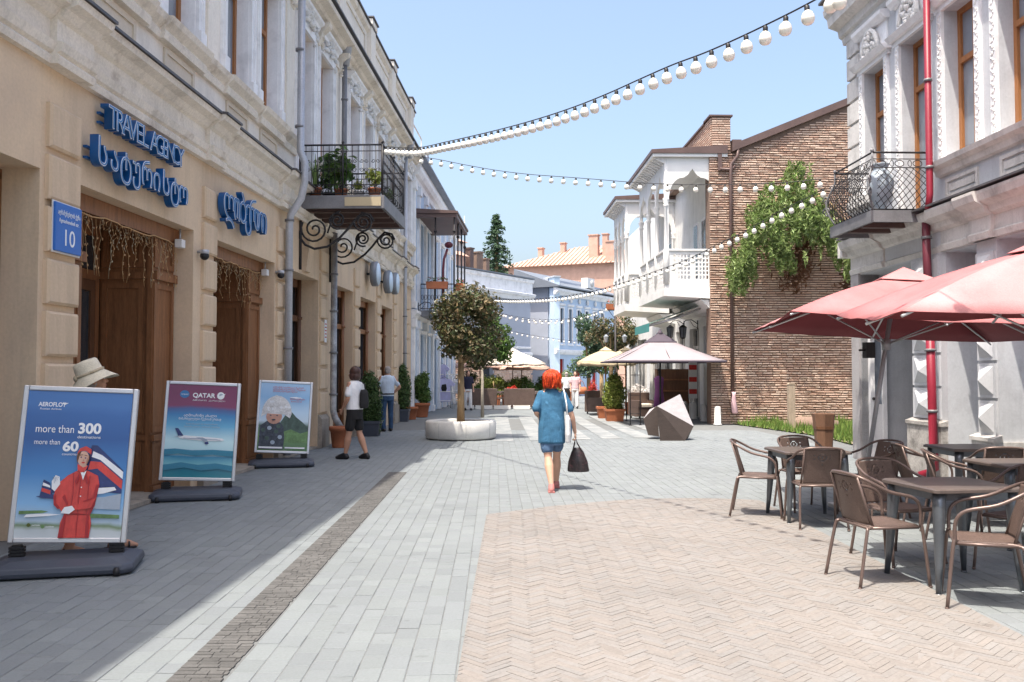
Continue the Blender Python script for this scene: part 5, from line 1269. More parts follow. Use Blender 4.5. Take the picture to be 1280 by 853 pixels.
# long red tiled house behind
A, Bq = P(628, 466, 96), P(800, 466, 90)
TH, wl = far_house('red_roof_house', 'broad house with a red tiled hip roof and chimneys above the blue houses', A, Bq, 12, 9, 'white_wall')
m_ = FB(-1); m_.fb(0, wl, 0, -11, 0, 13.0); m_.build('wall', 'rooftile', TH)
m_ = MB(); m_.add([(-.6, -.6, 13.0), (wl+.6, -.6, 13.0), (wl+.6, 11, 13.0), (-.6, 11, 13.0), (7, 5, 15.6), (wl-4, 5, 15.6)], [(0, 1, 5, 4), (1, 2, 5), (2, 3, 4, 5), (3, 0, 4), (0, 1, 2, 3)]); m_.build('roof', 'rooftile', TH)
for i in range(34):
    m_ = MB(); f_ = i/34; x = -.4+f_*(wl+.8)
    top = Vector((min(max(x, 7*min(1, x/7+.15)), wl-4), 5, 15.62)); bot = Vector((x, -.6, 13.05))
    if x < 7: top = Vector((x+.0, -.6+(5.6)*max(0.02, x/7), 13.05+2.6*max(0.02, x/7)))
    if x > wl-4: k = max(.02, (wl-x)/4); top = Vector((x, -.6+5.6*k, 13.05+2.6*k))
    m_.tube([bot, top], .07, 5); m_.build('tile_ridge', 'rooftile', TH)
for x, y, h, s_ in ((9.5, 1.2, 16.2, 1.0), (10.9, 1.6, 16.3, .55), (5.5, 3.4, 15.9, .5), (3.0, 3, 15.4, .5), (11.8, -.2, 15.2, 1.6)):
    m_ = MB(); m_.box(x, x+s_, y, y+.7, 13, h); m_.box(x-.08, x+s_+.08, y-.08, y+.78, h, h+.12); m_.build('chimney', 'rooftile', TH)
# end wall right of the street beyond the loggias
# trees of the far end
def tree(name, label, base, th, tr_, blobs, n, size, leafmat, seed, barkmat='bark', group=None, limbs=5, lean=(0, 0)):
    r = random.Random(seed); t = thing(name, label, 'tree', base, 0, group); m_ = MB()
    top = Vector((lean[0], lean[1], th)); m_.tube([(0, 0, 0), (lean[0]*.3, lean[1]*.3, th*.4), top], [tr_*1.15, tr_*.95, tr_*.8], 10)
    for k in range(limbs):
        c = Vector(blobs[(k*7) % len(blobs)][0]); m_.tube([top-Vector((0, 0, .1)), top.lerp(c, .5)+Vector((0, 0, .08)), c], [tr_*.6, tr_*.35, tr_*.12], 6)
    m_.build('trunk', barkmat, t)
    leaves(cloud(blobs, n, r), size, r).build('crown', leafmat, t, recalc=False)
    return t
def blobs_in(cx, cy, cz, rx, rz, n, r, rr):
    out = []
    for _ in range(n):
        while True:
            p = Vector((r.uniform(-1, 1), r.uniform(-1, 1), r.uniform(-1, 1)))
            if .25 < p.length < 1: break
        out.append(((cx+p.x*rx, cy+p.y*rx, cz+p.z*rz), rr*r.uniform(.7, 1.3)))
    return out
r = random.Random(31)
# planted tree in the round concrete ring
pc = Vector((P(576, 540, 21.0).x, 21.0, 0))
t = thing('round_planter', 'round white concrete planter ring around the trunk of the bronze tree', 'planter', pc, 0)
m_ = MB(); m_.lathe([(.80, .02), (.84, .06), (.84, .40), (.81, .44), (.62, .44), (.60, .42), (.60, .05)], 48); m_.build('ring', 'concrete', t)
m_ = MB(); m_.lathe([(.61, .33), (.3, .36), (.02, .37)], 24); m_.build('soil', 'soil', t)
m_ = MB()
for k in range(8): a = k*math.pi/4+.2; m_.box(-.002, .002, -.001, .003, 0, 0); m_.obox((.841*math.cos(a), .841*math.sin(a), .23), (.002, .002, .16), Matrix.Rotation(a, 3, 'Z'))
m_.build('joint_line', 'joint', t)
cb = blobs_in(.17, 0, 2.62, .82, .84, 32, r, .33)
tree('maple_tree', 'bronze leaved round crowned tree growing in the white planter ring', pc+Vector((0, 0, .33)), 1.55, .085, [((c[0][0], c[0][1], c[0][2]-.33), c[1]) for c in cb], 7600, .10, 'leaf_bronze', 8, limbs=9)
p2 = P(603, 490, 31); p2.z = 0
tree('green_tree', 'greener tree just behind the bronze one', p2, 1.9, .055, blobs_in(.42, 0, 2.75, .60, .8, 16, r, .33), 3000, .13, 'leaf_mid', 9, 'plinth', limbs=6)
p2 = P(736, 490, 46); p2.z = 0
tree('street_tree', 'silvery green street tree left of the cream parasols', p2, 1.8, .12, blobs_in(0, 0, 3.0, .9, 1.5, 18, r, .45), 3200, .16, 'conifer', 10, limbs=6)
p2 = P(764, 490, 42); p2.z = 0
tree('street_tree', 'dark bronze street tree above the cream parasols', p2, 1.9, .12, blobs_in(0, 0, 3.3, 1.1, .9, 18, r, .45), 3200, .15, 'leaf_bronze', 11, limbs=6)
p2 = P(752, 490, 52); p2.z = 0
tree('street_tree', 'dark green leafy tree between the icy blue house and the parasols', p2, 1.6, .14, blobs_in(0, 0, 2.6, 1.3, 1.3, 14, r, .5), 2400, .18, 'leaf_dark', 12, limbs=5)
# conifer on the skyline
p2 = P(620, 466, 84); p2.z = 0; zt = P(620, 270, 84).z
t = thing('conifer_tree', 'blue green conifer rising above the roofs on the skyline', 'tree', p2, 0); m_ = MB(); m_.tube([(0, 0, 0), (0, 0, zt*.6), (.1, 0, zt)], [.4, .25, .03], 8); m_.build('trunk', 'bark', t)
r = random.Random(77); pts = []
for k in range(17):
    f_ = k/16; z = zt-.2-f_*7.5; rad = .3+2.1*f_**.85
    for j in range(9):
        a = r.uniform(0, 6.28); ln = rad*r.uniform(.6, 1.15)
        for _ in range(44): u = r.random(); pts.append(((math.cos(a)*ln*u+r.gauss(0, .10), math.sin(a)*ln*u+r.gauss(0, .10), z-.25*u*u*ln+r.gauss(0, .09)+.1), (math.cos(a)*.4, math.sin(a)*.4, .6)))
leaves(pts, .34, r, None, aspect=.4).build('crown', 'conifer', t, recalc=False)
# ================================================================== street furniture
GRP_BOARD = 'poster stands by the beige building'
def poster_stand(label, base, yaw, lean, roll, wd, ht, seed, art):
    t = thing('poster_stand', label, 'poster stand', base, yaw, GRP_BOARD)
    # wheeled plastic base filled with water
    m_ = MB(); bw, bd = .525, .32
    def ring(x, y, z, c): return [(-x+c, -y, z), (x-c, -y, z), (x, -y+c, z), (x, y-c, z), (x-c, y, z), (-x+c, y, z), (-x, y-c, z), (-x, -y+c, z)]
    rs = [ring(bw, bd, .015, .06), ring(bw+.01, bd+.01, .05, .06), ring(bw, bd, .09, .07), ring(bw-.10, bd-.12, .125, .08)]
    vs = sum(rs, []); m_.add(vs, [(i*8+j, i*8+(j+1) % 8, (i+1)*8+(j+1) % 8, (i+1)*8+j) for i in range(3) for j in range(8)]+[tuple(range(8))[::-1], tuple(range(24, 32))])
    m_.build('base', 'plastic_grey', t, bevel=.012)
    for x in (-.42, .42):
        m_ = MB(); m_.tube([(x-.02, -bd-.005, .035), (x+.02, -bd-.005, .035)], .034, 10); m_.build('wheel', 'black', t)
        m_ = MB()
        for z in (.11, .135, .16, .185): m_.box(x*.86-.055, x*.86+.055, -.03, .03, z, z+.018)
        m_.box(x*.86-.035, x*.86+.035, -.02, .02, .10, .215); m_.build('spring_foot', 'black', t)
    X = Matrix.Translation((0, 0, .215)) @ Matrix.Rotation(roll, 4, 'Y') @ Matrix.Rotation(-lean, 4, 'X')
    fw = .04; h2 = wd/2
    m_ = MB(X)
    for (x0, x1, z0, z1) in ((-h2, -h2+fw, 0, ht), (h2-fw, h2, 0, ht), (-h2+fw, h2-fw, 0, fw), (-h2+fw, h2-fw, ht-fw, ht)): m_.box(x0, x1, -.03, .03, z0, z1)
    m_.build('frame', 'alu', t, bevel=.007)
    m_ = MB(X); m_.box(-h2+fw, h2-fw, .0, .018, fw, ht-fw); m_.build('back_panel', 'white', t)
    pw, ph = wd-2*fw, ht-2*fw
    # the printed sheet gets its own axes so that the print follows the sheet
    m_ = MB(); m_.box(-pw/2, pw/2, -.0035, 0, 0, ph); sh = m_.build('poster', art['back'], t); sh.matrix_basis = X @ Matrix.Translation((0, -.016, fw))
    lay = [0]
    def poly(pts, material, name='print', step=1):
        lay[0] += step; m2 = MB(); o = -.0035-.0007*lay[0]
        m2.prism([((u-.5)*pw, o, v*ph) for u, v in pts], (0, .0005, 0)); k = m2.build(name, material, sh); return k
    def blob(c, rx, ry, material, name='print', n=20, a0=0, a1=6.2832):
        return poly([(c[0]+rx*math.cos(a0+(a1-a0)*i/n), c[1]+ry*math.sin(a0+(a1-a0)*i/n)*1) for i in range(n)], material, name)
    def word(s_, u, v, size, width=None, align='LEFT', material='white_print', thick=0):
        lay[0] += 1
        return txt(s_, size, 'lettering', material, sh, facing(Vector(((u-.5)*pw, -.0035-.0007*lay[0], v*ph))), .0003, align, width*pw if width else None, thick=thick)
    art['draw'](poly, blob, word)
    # clear cover with a soft sheen
    return t
A1 = dict(back=ramp_mat('airline_poster_print', [(0, (.62, .66, .68)), (.10, (.50, .56, .58)), (.13, (.16, .24, .12)), (.155, (.40, .52, .62)), (.28, (.22, .45, .72)), (.5, (.05, .22, .52)), (.75, (.018, .09, .30)), (.93, (.03, .12, .36)), (1, (.05, .16, .42))], 2, 0, 1.12, warp=.12, wscale=2.2))
def draw1(poly, blob, word):
    word('AEROFLOT', .10, .905, .048, .26, thick=.001); word('Russian Airlines', .12, .875, .022, .2)
    poly([(.32, .915), (.385, .92), (.35, .905)], 'white_print'); 
    word('more than', .10, .735, .088, .36); word('300', .50, .742, .115, .22, thick=.004); word('destinations', .50, .685, .032, .22)
    word('more than', .10, .645, .058, .24); word('60', .37, .615, .105, .15, thick=.004); word('countries', .37, .565, .028, .15)
    # tail fins of parked planes
    poly([(.57, .30), (.66, .32), (.97, .30), (.97, .46), (.70, .63), (.645, .63)], 'navy_print', 'tail_fin'); poly([(.655, .55), (.74, .53), (.97, .40), (.97, .45), (.76, .56), (.665, .59)], 'white_print'); poly([(.63, .46), (.72, .47), (.97, .33), (.97, .39), (.75, .515), (.645, .52)], 'red_print')
    poly([(.20, .27), (.33, .27), (.285, .37), (.225, .39)], 'navy_print', 'tail_fin'); poly([(.215, .31), (.30, .29), (.305, .315), (.215, .335)], 'red_print'); poly([(.22, .35), (.295, .335), (.29, .35), (.225, .37)], 'white_print')
    poly([(.30, .30), (.42, .30), (.36, .40), (.315, .41)], 'navy_print', 'tail_fin'); poly([(.31, .34), (.385, .33), (.38, .355), (.31, .365)], 'red_print')
    poly([(.17, .275), (.22, .265), (.44, .255), (.44, .285), (.30, .29)], 'navy_print'); poly([(.63, .285), (.80, .30), (.92, .325), (.90, .345), (.70, .335), (.64, .31)], 'white_print'); poly([(.60, .20), (.97, .19), (.97, .30), (.80, .275), (.62, .27)], 'grey_print')
    poly([(.03, .155), (.25, .165), (.30, .175), (.24, .183), (.03, .178)], 'green_print'); poly([(.08, .135), (.30, .145), (.42, .155), (.28, .162), (.10, .155)], 'white_print'); poly([(.62, .135), (.97, .13), (.97, .155), (.62, .165)], 'green_print')
    # attendant in a red uniform and cap
    poly([(.41, .0), (.70, .0), (.71, .10), (.69, .16), (.45, .16), (.42, .10)], 'red_print', 'figure')
    poly([(.45, .15), (.69, .15), (.73, .22), (.755, .36), (.735, .42), (.63, .455), (.54, .455), (.45, .42), (.36, .36), (.335, .28), (.345, .22), (.39, .19), (.44, .24)], 'red_print', 'figure')
    poly([(.345, .30), (.37, .22), (.43, .17), (.50, .175), (.47, .22), (.42, .27), (.40, .34)], 'red_print'); poly([(.31, .33), (.34, .31), (.385, .36), (.375, .41), (.335, .42), (.305, .38)], 'white_print', 'glove')
    for q in ([(.50, .16), (.515, .30), (.50, .44)], [(.66, .16), (.655, .32), (.66, .42)], [(.43, .155), (.56, .165), (.70, .155)], [(.58, .0), (.575, .08), (.58, .155)], [(.575, .17), (.57, .30), (.575, .40)]): poly([(x-.004, y) for x, y in q]+[(x+.004, y) for x, y in q[::-1]], 'maroon_print', 'seam')
    for q in ([(.335, .28), (.345, .22), (.39, .19), (.40, .205), (.365, .235), (.355, .29)], [(.755, .36), (.73, .22), (.69, .15), (.675, .16), (.70, .23), (.725, .36)], [(.45, .15), (.47, .15), (.455, .0), (.41, .0)], [(.68, .15), (.66, .15), (.665, .0), (.70, .0)], [(.42, .27), (.47, .22), (.48, .23), (.44, .29)], [(.62, .24), (.70, .26), (.70, .27), (.62, .25)]): poly(q, 'maroon_print', 'shade_print')
    for k in range(4): poly([(.33+.012*k, .365+.012*k), (.335+.012*k, .365+.012*k), (.325+.012*k, .41), (.32+.012*k, .41)], 'grey_print', 'finger_line')
    for y in (.22, .28, .34): blob((.59, y), .007, .005, 'white_print', 'button', 8)
    poly([(.52, .38), (.555, .43), (.565, .40), (.54, .36)], 'maroon_print', 'lapel'); poly([(.655, .38), (.625, .43), (.615, .40), (.64, .36)], 'maroon_print', 'lapel')
    poly([(.74, .27), (.70, .20), (.54, .185), (.50, .205), (.55, .225), (.66, .245)], 'red_print'); poly([(.42, .165), (.50, .16), (.55, .19), (.52, .215), (.45, .205)], 'white_print', 'glove')
    poly([(.555, .45), (.61, .45), (.625, .49), (.545, .49)], 'skin_print'); poly([(.565, .455), (.60, .39), (.625, .455), (.60, .44)], 'white_print')
    poly([(.535, .50), (.54, .455), (.58, .44), (.62, .46), (.635, .49), (.59, .475)], 'red_print', 'scarf')
    blob((.585, .535), .052, .052, 'skin_print', 'face'); poly([(.52, .545), (.53, .50), (.545, .55), (.56, .585), (.53, .59)], 'wood_dark', 'hair'); poly([(.52, .565), (.545, .605), (.60, .622), (.655, .60), (.655, .565), (.60, .59), (.55, .585)], 'red_print', 'cap')
    poly([(.635, .53), (.64, .56), (.65, .58), (.64, .52), (.62, .495)], 'wood_dark', 'hair'); poly([(.61, .50), (.63, .53), (.632, .56), (.622, .50)], 'photo_face'); poly([(.55, .556), (.58, .56), (.58, .564), (.55, .561)], 'wood_dark'); poly([(.594, .558), (.622, .552), (.622, .557), (.594, .562)], 'wood_dark'); blob((.565, .545), .008, .004, 'navy_print'); blob((.605, .54), .008, .004, 'navy_print'); blob((.588, .508), .016, .005, 'red_print'); blob((.588, .523), .005, .008, 'photo_face')
    for x, y in ((.14, .085), (.27, .075)): blob((x, y), .018, .013, 'leaf_yellow' if x < .2 else 'green_print'); word('partner', x+.03, y, .02)
A1['draw'] = draw1
A2 = dict(back=ramp_mat('sea_poster_print', [(0, (.03, .24, .28)), (.16, (.02, .17, .26)), (.18, (.20, .50, .56)), (.27, (.03, .22, .38)), (.30, (.42, .66, .72)), (.45, (.55, .78, .82)), (.62, (.12, .40, .62)), (.74, (.03, .20, .45)), (.80, (.05, .10, .28)), (.84, (.20, .02, .09)), (1, (.17, .012, .07))], 2, 0, 1.12, warp=.10, wscale=1.6))
def draw2(poly, blob, word):
    blob((.23, .895), .07, .042, 'sign_face', 'emblem'); word('travel', .18, .895, .03, .1)
    word('QATAR', .35, .885, .078, .33, thick=.002); blob((.76, .89), .055, .04, 'white_print', 'emblem'); blob((.765, .892), .03, .022, 'grey_print'); poly([(.70, .87), (.83, .915), (.79, .865)], 'white_print')
    word('AIRWAYS  ქართული', .35, .832, .024, .48)
    word('აღმოაჩინე ახალი', .24, .665, .045, .48); word('მიმართულებები ჩვენთან ერთად', .17, .628, .04, .62)
    word('from Kutaisi to everywhere', .28, .575, .03, .46, material='grey_print'); word('book your ticket today', .26, .545, .03, .52, material='grey_print')
    # airliner
    poly([(.17, .435), (.24, .45), (.62, .435), (.82, .425), (.86, .408), (.82, .396), (.60, .392), (.34, .405), (.22, .415)], 'white_print', 'aircraft'); poly([(.13, .525), (.175, .525), (.26, .445), (.19, .432)], 'navy_print', 'tail'); poly([(.12, .43), (.22, .432), (.24, .44), (.20, .445)], 'grey_print')
    poly([(.44, .43), (.52, .405), (.60, .36), (.64, .362), (.60, .41), (.54, .43)], 'grey_print', 'wing'); blob((.60, .37), .03, .013, 'navy_print', 'engine'); poly([(.26, .424), (.80, .410), (.80, .404), (.26, .415)], 'grey_print')
    poly([(0, .235), (.2, .25), (.45, .232), (.7, .245), (1, .225), (1, .29), (.7, .30), (.4, .29), (.15, .305), (0, .295)], 'teal_print', 'wave'); poly([(0, .07), (.3, .105), (.55, .075), (.8, .095), (1, .07), (1, .13), (.75, .155), (.5, .135), (.25, .16), (0, .13)], 'teal_print', 'wave')
A2['draw'] = draw2
A3 = dict(back=ramp_mat('mountain_poster_print', [(0, (.06, .13, .05)), (.25, (.12, .25, .07)), (.42, (.10, .17, .12)), (.50, (.55, .68, .78)), (.62, (.50, .68, .84)), (.85, (.26, .48, .74)), (1, (.35, .55, .78))], 2, 0, 1.12, warp=.1, wscale=2.5))
def draw3(poly, blob, word):
    poly([(.42, .40), (.55, .56), (.62, .60), (.75, .50), (.88, .43), (1, .35), (1, .12), (.45, .12)], 'hill_print', 'hill'); poly([(.5, .12), (1, .12), (1, .30), (.85, .26), (.65, .32), (.5, .28)], 'green_print', 'meadow')
    poly([(.02, .02), (.52, .02), (.53, .2), (.50, .36), (.40, .43), (.16, .43), (.03, .36)], 'photo_dark', 'coat')
    for k, (x, y) in enumerate(((.10, .3), (.22, .33), (.36, .28), (.44, .2), (.18, .18), (.30, .12), (.40, .36))): blob((x, y), .045, .03, 'grey_print' if k % 2 else 'hill_print')
    blob((.30, .50), .16, .11, 'photo_face', 'face')
    poly([(.05+.30*(1-math.cos(a))+.0, .55+.26*math.sin(a)) for a in [math.pi*i/18 for i in range(19)]]+[(.62, .48), (.50, .535), (.30, .54), (.15, .54), (.04, .49)], 'photo_fur', 'sheepskin_hat')
    rr = random.Random(4)
    for _ in range(26): a = rr.uniform(.1, 3.0); blob((.34-.29*math.cos(a)*rr.uniform(.3, 1.02), .56+.24*math.sin(a)*rr.uniform(.2, 1)), .03, .018, 'photo_fur' if rr.random() < .6 else 'white_print')
    blob((.23, .515), .02, .008, 'photo_dark'); blob((.36, .515), .02, .008, 'photo_dark'); blob((.295, .45), .04, .012, 'photo_dark')
    for k, y in enumerate((.935, .905, .875)): word('აღმოაჩინე საქართველო ჩვენთან', .24, y, .035, (.62, .66, .5)[k], material='red_print')
    word('მთის ტურები', .60, .765, .04, .3, material='red_print'); word('tours', .62, .73, .03, .22, material='red_print'); poly([(.58, .79), (.72, .80), (.86, .785), (.72, .775)], 'white_print')
    poly([(.03, .055), (.5, .055), (.5, .03), (.03, .03)], 'white_print'); poly([(.55, .055), (.95, .055), (.95, .035), (.55, .035)], 'white_print')
A3['draw'] = draw3
g1 = G(84, 713); poster_stand('large poster stand with a red uniformed air stewardess, in front of the sun hat person', g1, R(14), R(8), R(2.6), .86, 1.24, 1, A1)
g2 = G(246, 623); poster_stand('poster stand of an airliner over a blue sea under a maroon band', g2, R(14), R(8), R(2.6), .90, 1.24, 2, A2)
g3 = G(352, 583); poster_stand('poster stand with a person in a big white sheepskin hat and green hills', g3, R(14), R(9), R(3.0), .89, 1.22, 3, A3)

# bistro chairs
def make_chair(label):
    t = thing('bistro_chair', label, 'chair', (0, 0, 0), 0, 'brown woven chairs at the cafe tables')
    def tube(pts, r=.0125): q = MB(); q.tube(pts, r, 8); return q
    def smooth(pts, n=4):
        pts = [Vector(p) for p in pts]; out = []
        for i in range(len(pts)-1):
            p0, p1, p2, p3 = pts[max(i-1, 0)], pts[i], pts[i+1], pts[min(i+2, len(pts)-1)]
            for k in range(n):
                u = k/n; out.append(.5*((2*p1)+(-p0+p2)*u+(2*p0-5*p1+4*p2-p3)*u*u+(-p0+3*p1-3*p2+p3)*u**3))
        return out+[pts[-1]]
    sh = None
    # arm hoop: front left seat corner, up, back round the top, to the front right
    m_ = MB(); hoop = [(-.235, -.20, .44), (-.245, -.195, .58), (-.25, -.13, .655), (-.25, .05, .70), (-.225, .20, .775), (-.15, .265, .81), (0, .285, .82), (.15, .265, .81), (.225, .20, .775), (.25, .05, .70), (.25, -.13, .655), (.245, -.195, .58), (.235, -.20, .44)]
    m_.tube(smooth(hoop), .0125, 8); m_.build('arm_hoop', 'tube', t)
    for sx in (-1, 1):
        q = MB(); q.tube(smooth([(sx*.235, -.20, .46), (sx*.243, -.215, .40), (sx*.262, -.255, .012)]), .0125, 8); q.ell((sx*.262, -.256, .012), (.016, .016, .012), 8); q.build('leg', 'tube', t)
        q = MB(); q.tube(smooth([(sx*.19, .10, .44), (sx*.20, .19, .43), (sx*.215, .215, .38), (sx*.235, .285, .012)]), .0125, 8); q.ell((sx*.235, .286, .012), (.016, .016, .012), 8); q.build('leg', 'tube', t)
    m_ = MB(); m_.tube([(sx2, y, .432) for sx2, y in ((-.215, -.20), (.215, -.20), (.20, .19), (-.20, .19), (-.215, -.20))], .011, 8); m_.tube([(-.21, -.02, .425), (.21, -.02, .425)], .009, 6); m_.build('seat_frame', 'tube', t)
    m_ = MB(); n = 8
    vs = []
    for i in range(n+1):
        for j in range(n+1):
            u, v = i/n, j/n; x = (-.21+.42*u)*(1-.06*v); y = -.20+.39*v; vs.append((x, y, .450-.018*math.sin(math.pi*u)*math.sin(math.pi*v)))
    m_.add(vs, [(i*(n+1)+j, i*(n+1)+j+1, (i+1)*(n+1)+j+1, (i+1)*(n+1)+j) for i in range(n) for j in range(n)], 0, True)
    o = m_.build('seat', 'rattan', t); sd = o.modifiers.new('thick', 'SOLIDIFY'); sd.thickness = .012
    # woven back panel with a pierced flower in its upper half
    m_ = MB(); nx, nz = 27, 26; holes = {(13+dx, 19+dz) for dx, dz in ((-3, 0), (-3, 1), (3, 0), (3, 1), (-1, 3), (0, 3), (1, 3), (-1, -2), (0, -2), (1, -2), (-2, 2), (2, 2), (-2, -1), (2, -1), (0, 0), (0, 1), (-6, 2), (6, 2), (-6, -1), (6, -1), (0, -5))}
    def bp(u, v):
        x = -.175+.35*u; z = .455+.345*v; y = .175+.085*v+.035*math.cos((u-.5)*2.4)-.02
        return (x, y, z)
    vs = [bp(i/nx, j/nz) for i in range(nx+1) for j in range(nz+1)]
    m_.add(vs, [(i*(nz+1)+j, i*(nz+1)+j+1, (i+1)*(nz+1)+j+1, (i+1)*(nz+1)+j) for i in range(nx) for j in range(nz) if (i, j) not in holes], 0, True)
    o = m_.build('backrest', 'rattan', t); sd = o.modifiers.new('thick', 'SOLIDIFY'); sd.thickness = .010
    for sx in (-1, 1):
        q = MB(); q.tube([(sx*.19, .15, .44), (sx*.182, .20, .6), (sx*.178, .262, .80)], .0105, 6); q.build('back_upright', 'tube', t)
    return t
chairs = [
    ((2.70, 9.72), 72, 'woven chair at the far left table, standing on its left side'),
    ((3.10, 9.02), 176, 'woven chair at the far left table, its back to the street'),
    ((3.92, 9.62), -70, 'woven chair pulled out on the right of the far left table'),
    ((3.36, 10.15), 10, 'woven chair tucked in behind the far left table'),
    ((2.74, 6.66), 100, 'woven chair left of the front table, standing in the sun'),
    ((3.20, 6.00), -112, 'woven chair in front of the front table, closest to the camera'),
    ((3.22, 7.42), 18, 'woven chair in the shade behind the front table'),
    ((4.02, 6.95), -60, 'woven chair in the shade right of the front table'),
    ((4.30, 9.25), 84, 'dark woven chair on the left of the rear shaded table'),
    ((4.22, 8.42), 70, 'woven chair whose pale arm rail catches the sun by the second shaded table'),
    ((4.95, 9.05), 170, 'woven chair in the shade in front of the rear table'),
    ((4.72, 7.62), 165, 'woven chair with its back to the front table at the second shaded table'),
]
proto = make_chair(chairs[0][2])
for i, ((x, y), a, lab) in enumerate(chairs):
    o = proto if i == 0 else dup(proto, label=lab)
    o.location = (x, y, 0); o.rotation_euler = (0, 0, R(a))
def make_table(label):
    t = thing('bistro_table', label, 'table', (0, 0, 0), 0, 'square cafe tables')
    m_ = MB(); h = .355; c = .03
    def ring(q, z): return [(-q+c, -q, z), (q-c, -q, z), (q, -q+c, z), (q, q-c, z), (q-c, q, z), (-q+c, q, z), (-q, q-c, z), (-q, -q+c, z)]
    vs = ring(h, .712)+ring(h, .735)+ring(h-.012, .742); m_.add(vs, [(i*8+j, i*8+(j+1) % 8, (i+1)*8+(j+1) % 8, (i+1)*8+j) for i in range(2) for j in range(8)]+[tuple(range(8))[::-1], tuple(range(16, 24))]); m_.build('table_top', 'table', t, bevel=.003)
    m_ = MB()
    for s_ in (-1, 1): m_.box(-.30, .30, s_*.29-.012, s_*.29+.012, .655, .711); m_.box(s_*.29-.012, s_*.29+.012, -.277, .277, .655, .711)
    m_.build('apron', 'steel_leg', t)
    for sx in (-1, 1):
        for sy in (-1, 1):
            q = MB(); q.tube([(sx*.278, sy*.278, .711), (sx*.285, sy*.285, .60), (sx*.31, sy*.31, .2), (sx*.325, sy*.325, .008)], [.047, .044, .027, .019], 10); q.lathe([(.024, 0), (.024, .012)], 10, (sx*.325, sy*.325, 0)); q.build('leg', 'steel_leg', t)
    return t
tables = [((3.17, 9.50), 3, 'square bistro table with brown top, the far left one beside the leaning parasol pole'), ((3.27, 6.60), 8, 'square bistro table in front, with shiny steel leg in the sun'), ((5.10, 9.85), 3, 'square dark bistro table in deep shade by the stucco pillars'), ((4.68, 8.15), 4, 'square bistro table with a pale sunlit top between the other tables')]
proto_t = make_table(tables[0][2])
for i, ((x, y), a, lab) in enumerate(tables):
    o = proto_t if i == 0 else dup(proto_t, label=lab)
    o.location = (x, y, 0); o.rotation_euler = (0, 0, R(a))
# brown bin behind the far left table
t = thing('paper_bin', 'brown bin with a pinched waist behind the far left table', 'bin', P(1030, 540, 12.6).xy.to_3d(), 0)
m_ = MB(); m_.lathe([(.13, 0), (.14, .01), (.125, .25), (.12, .45), (.14, .75), (.165, .98), (.155, .985), (.12, .7), (.02, .68)], 7, smooth=False); m_.build('body', 'bin', t)
m_ = MB(); m_.lathe([(.15, .76), (.152, .80)], 7, smooth=False); m_.build('rim_band', 'wood_dark', t)

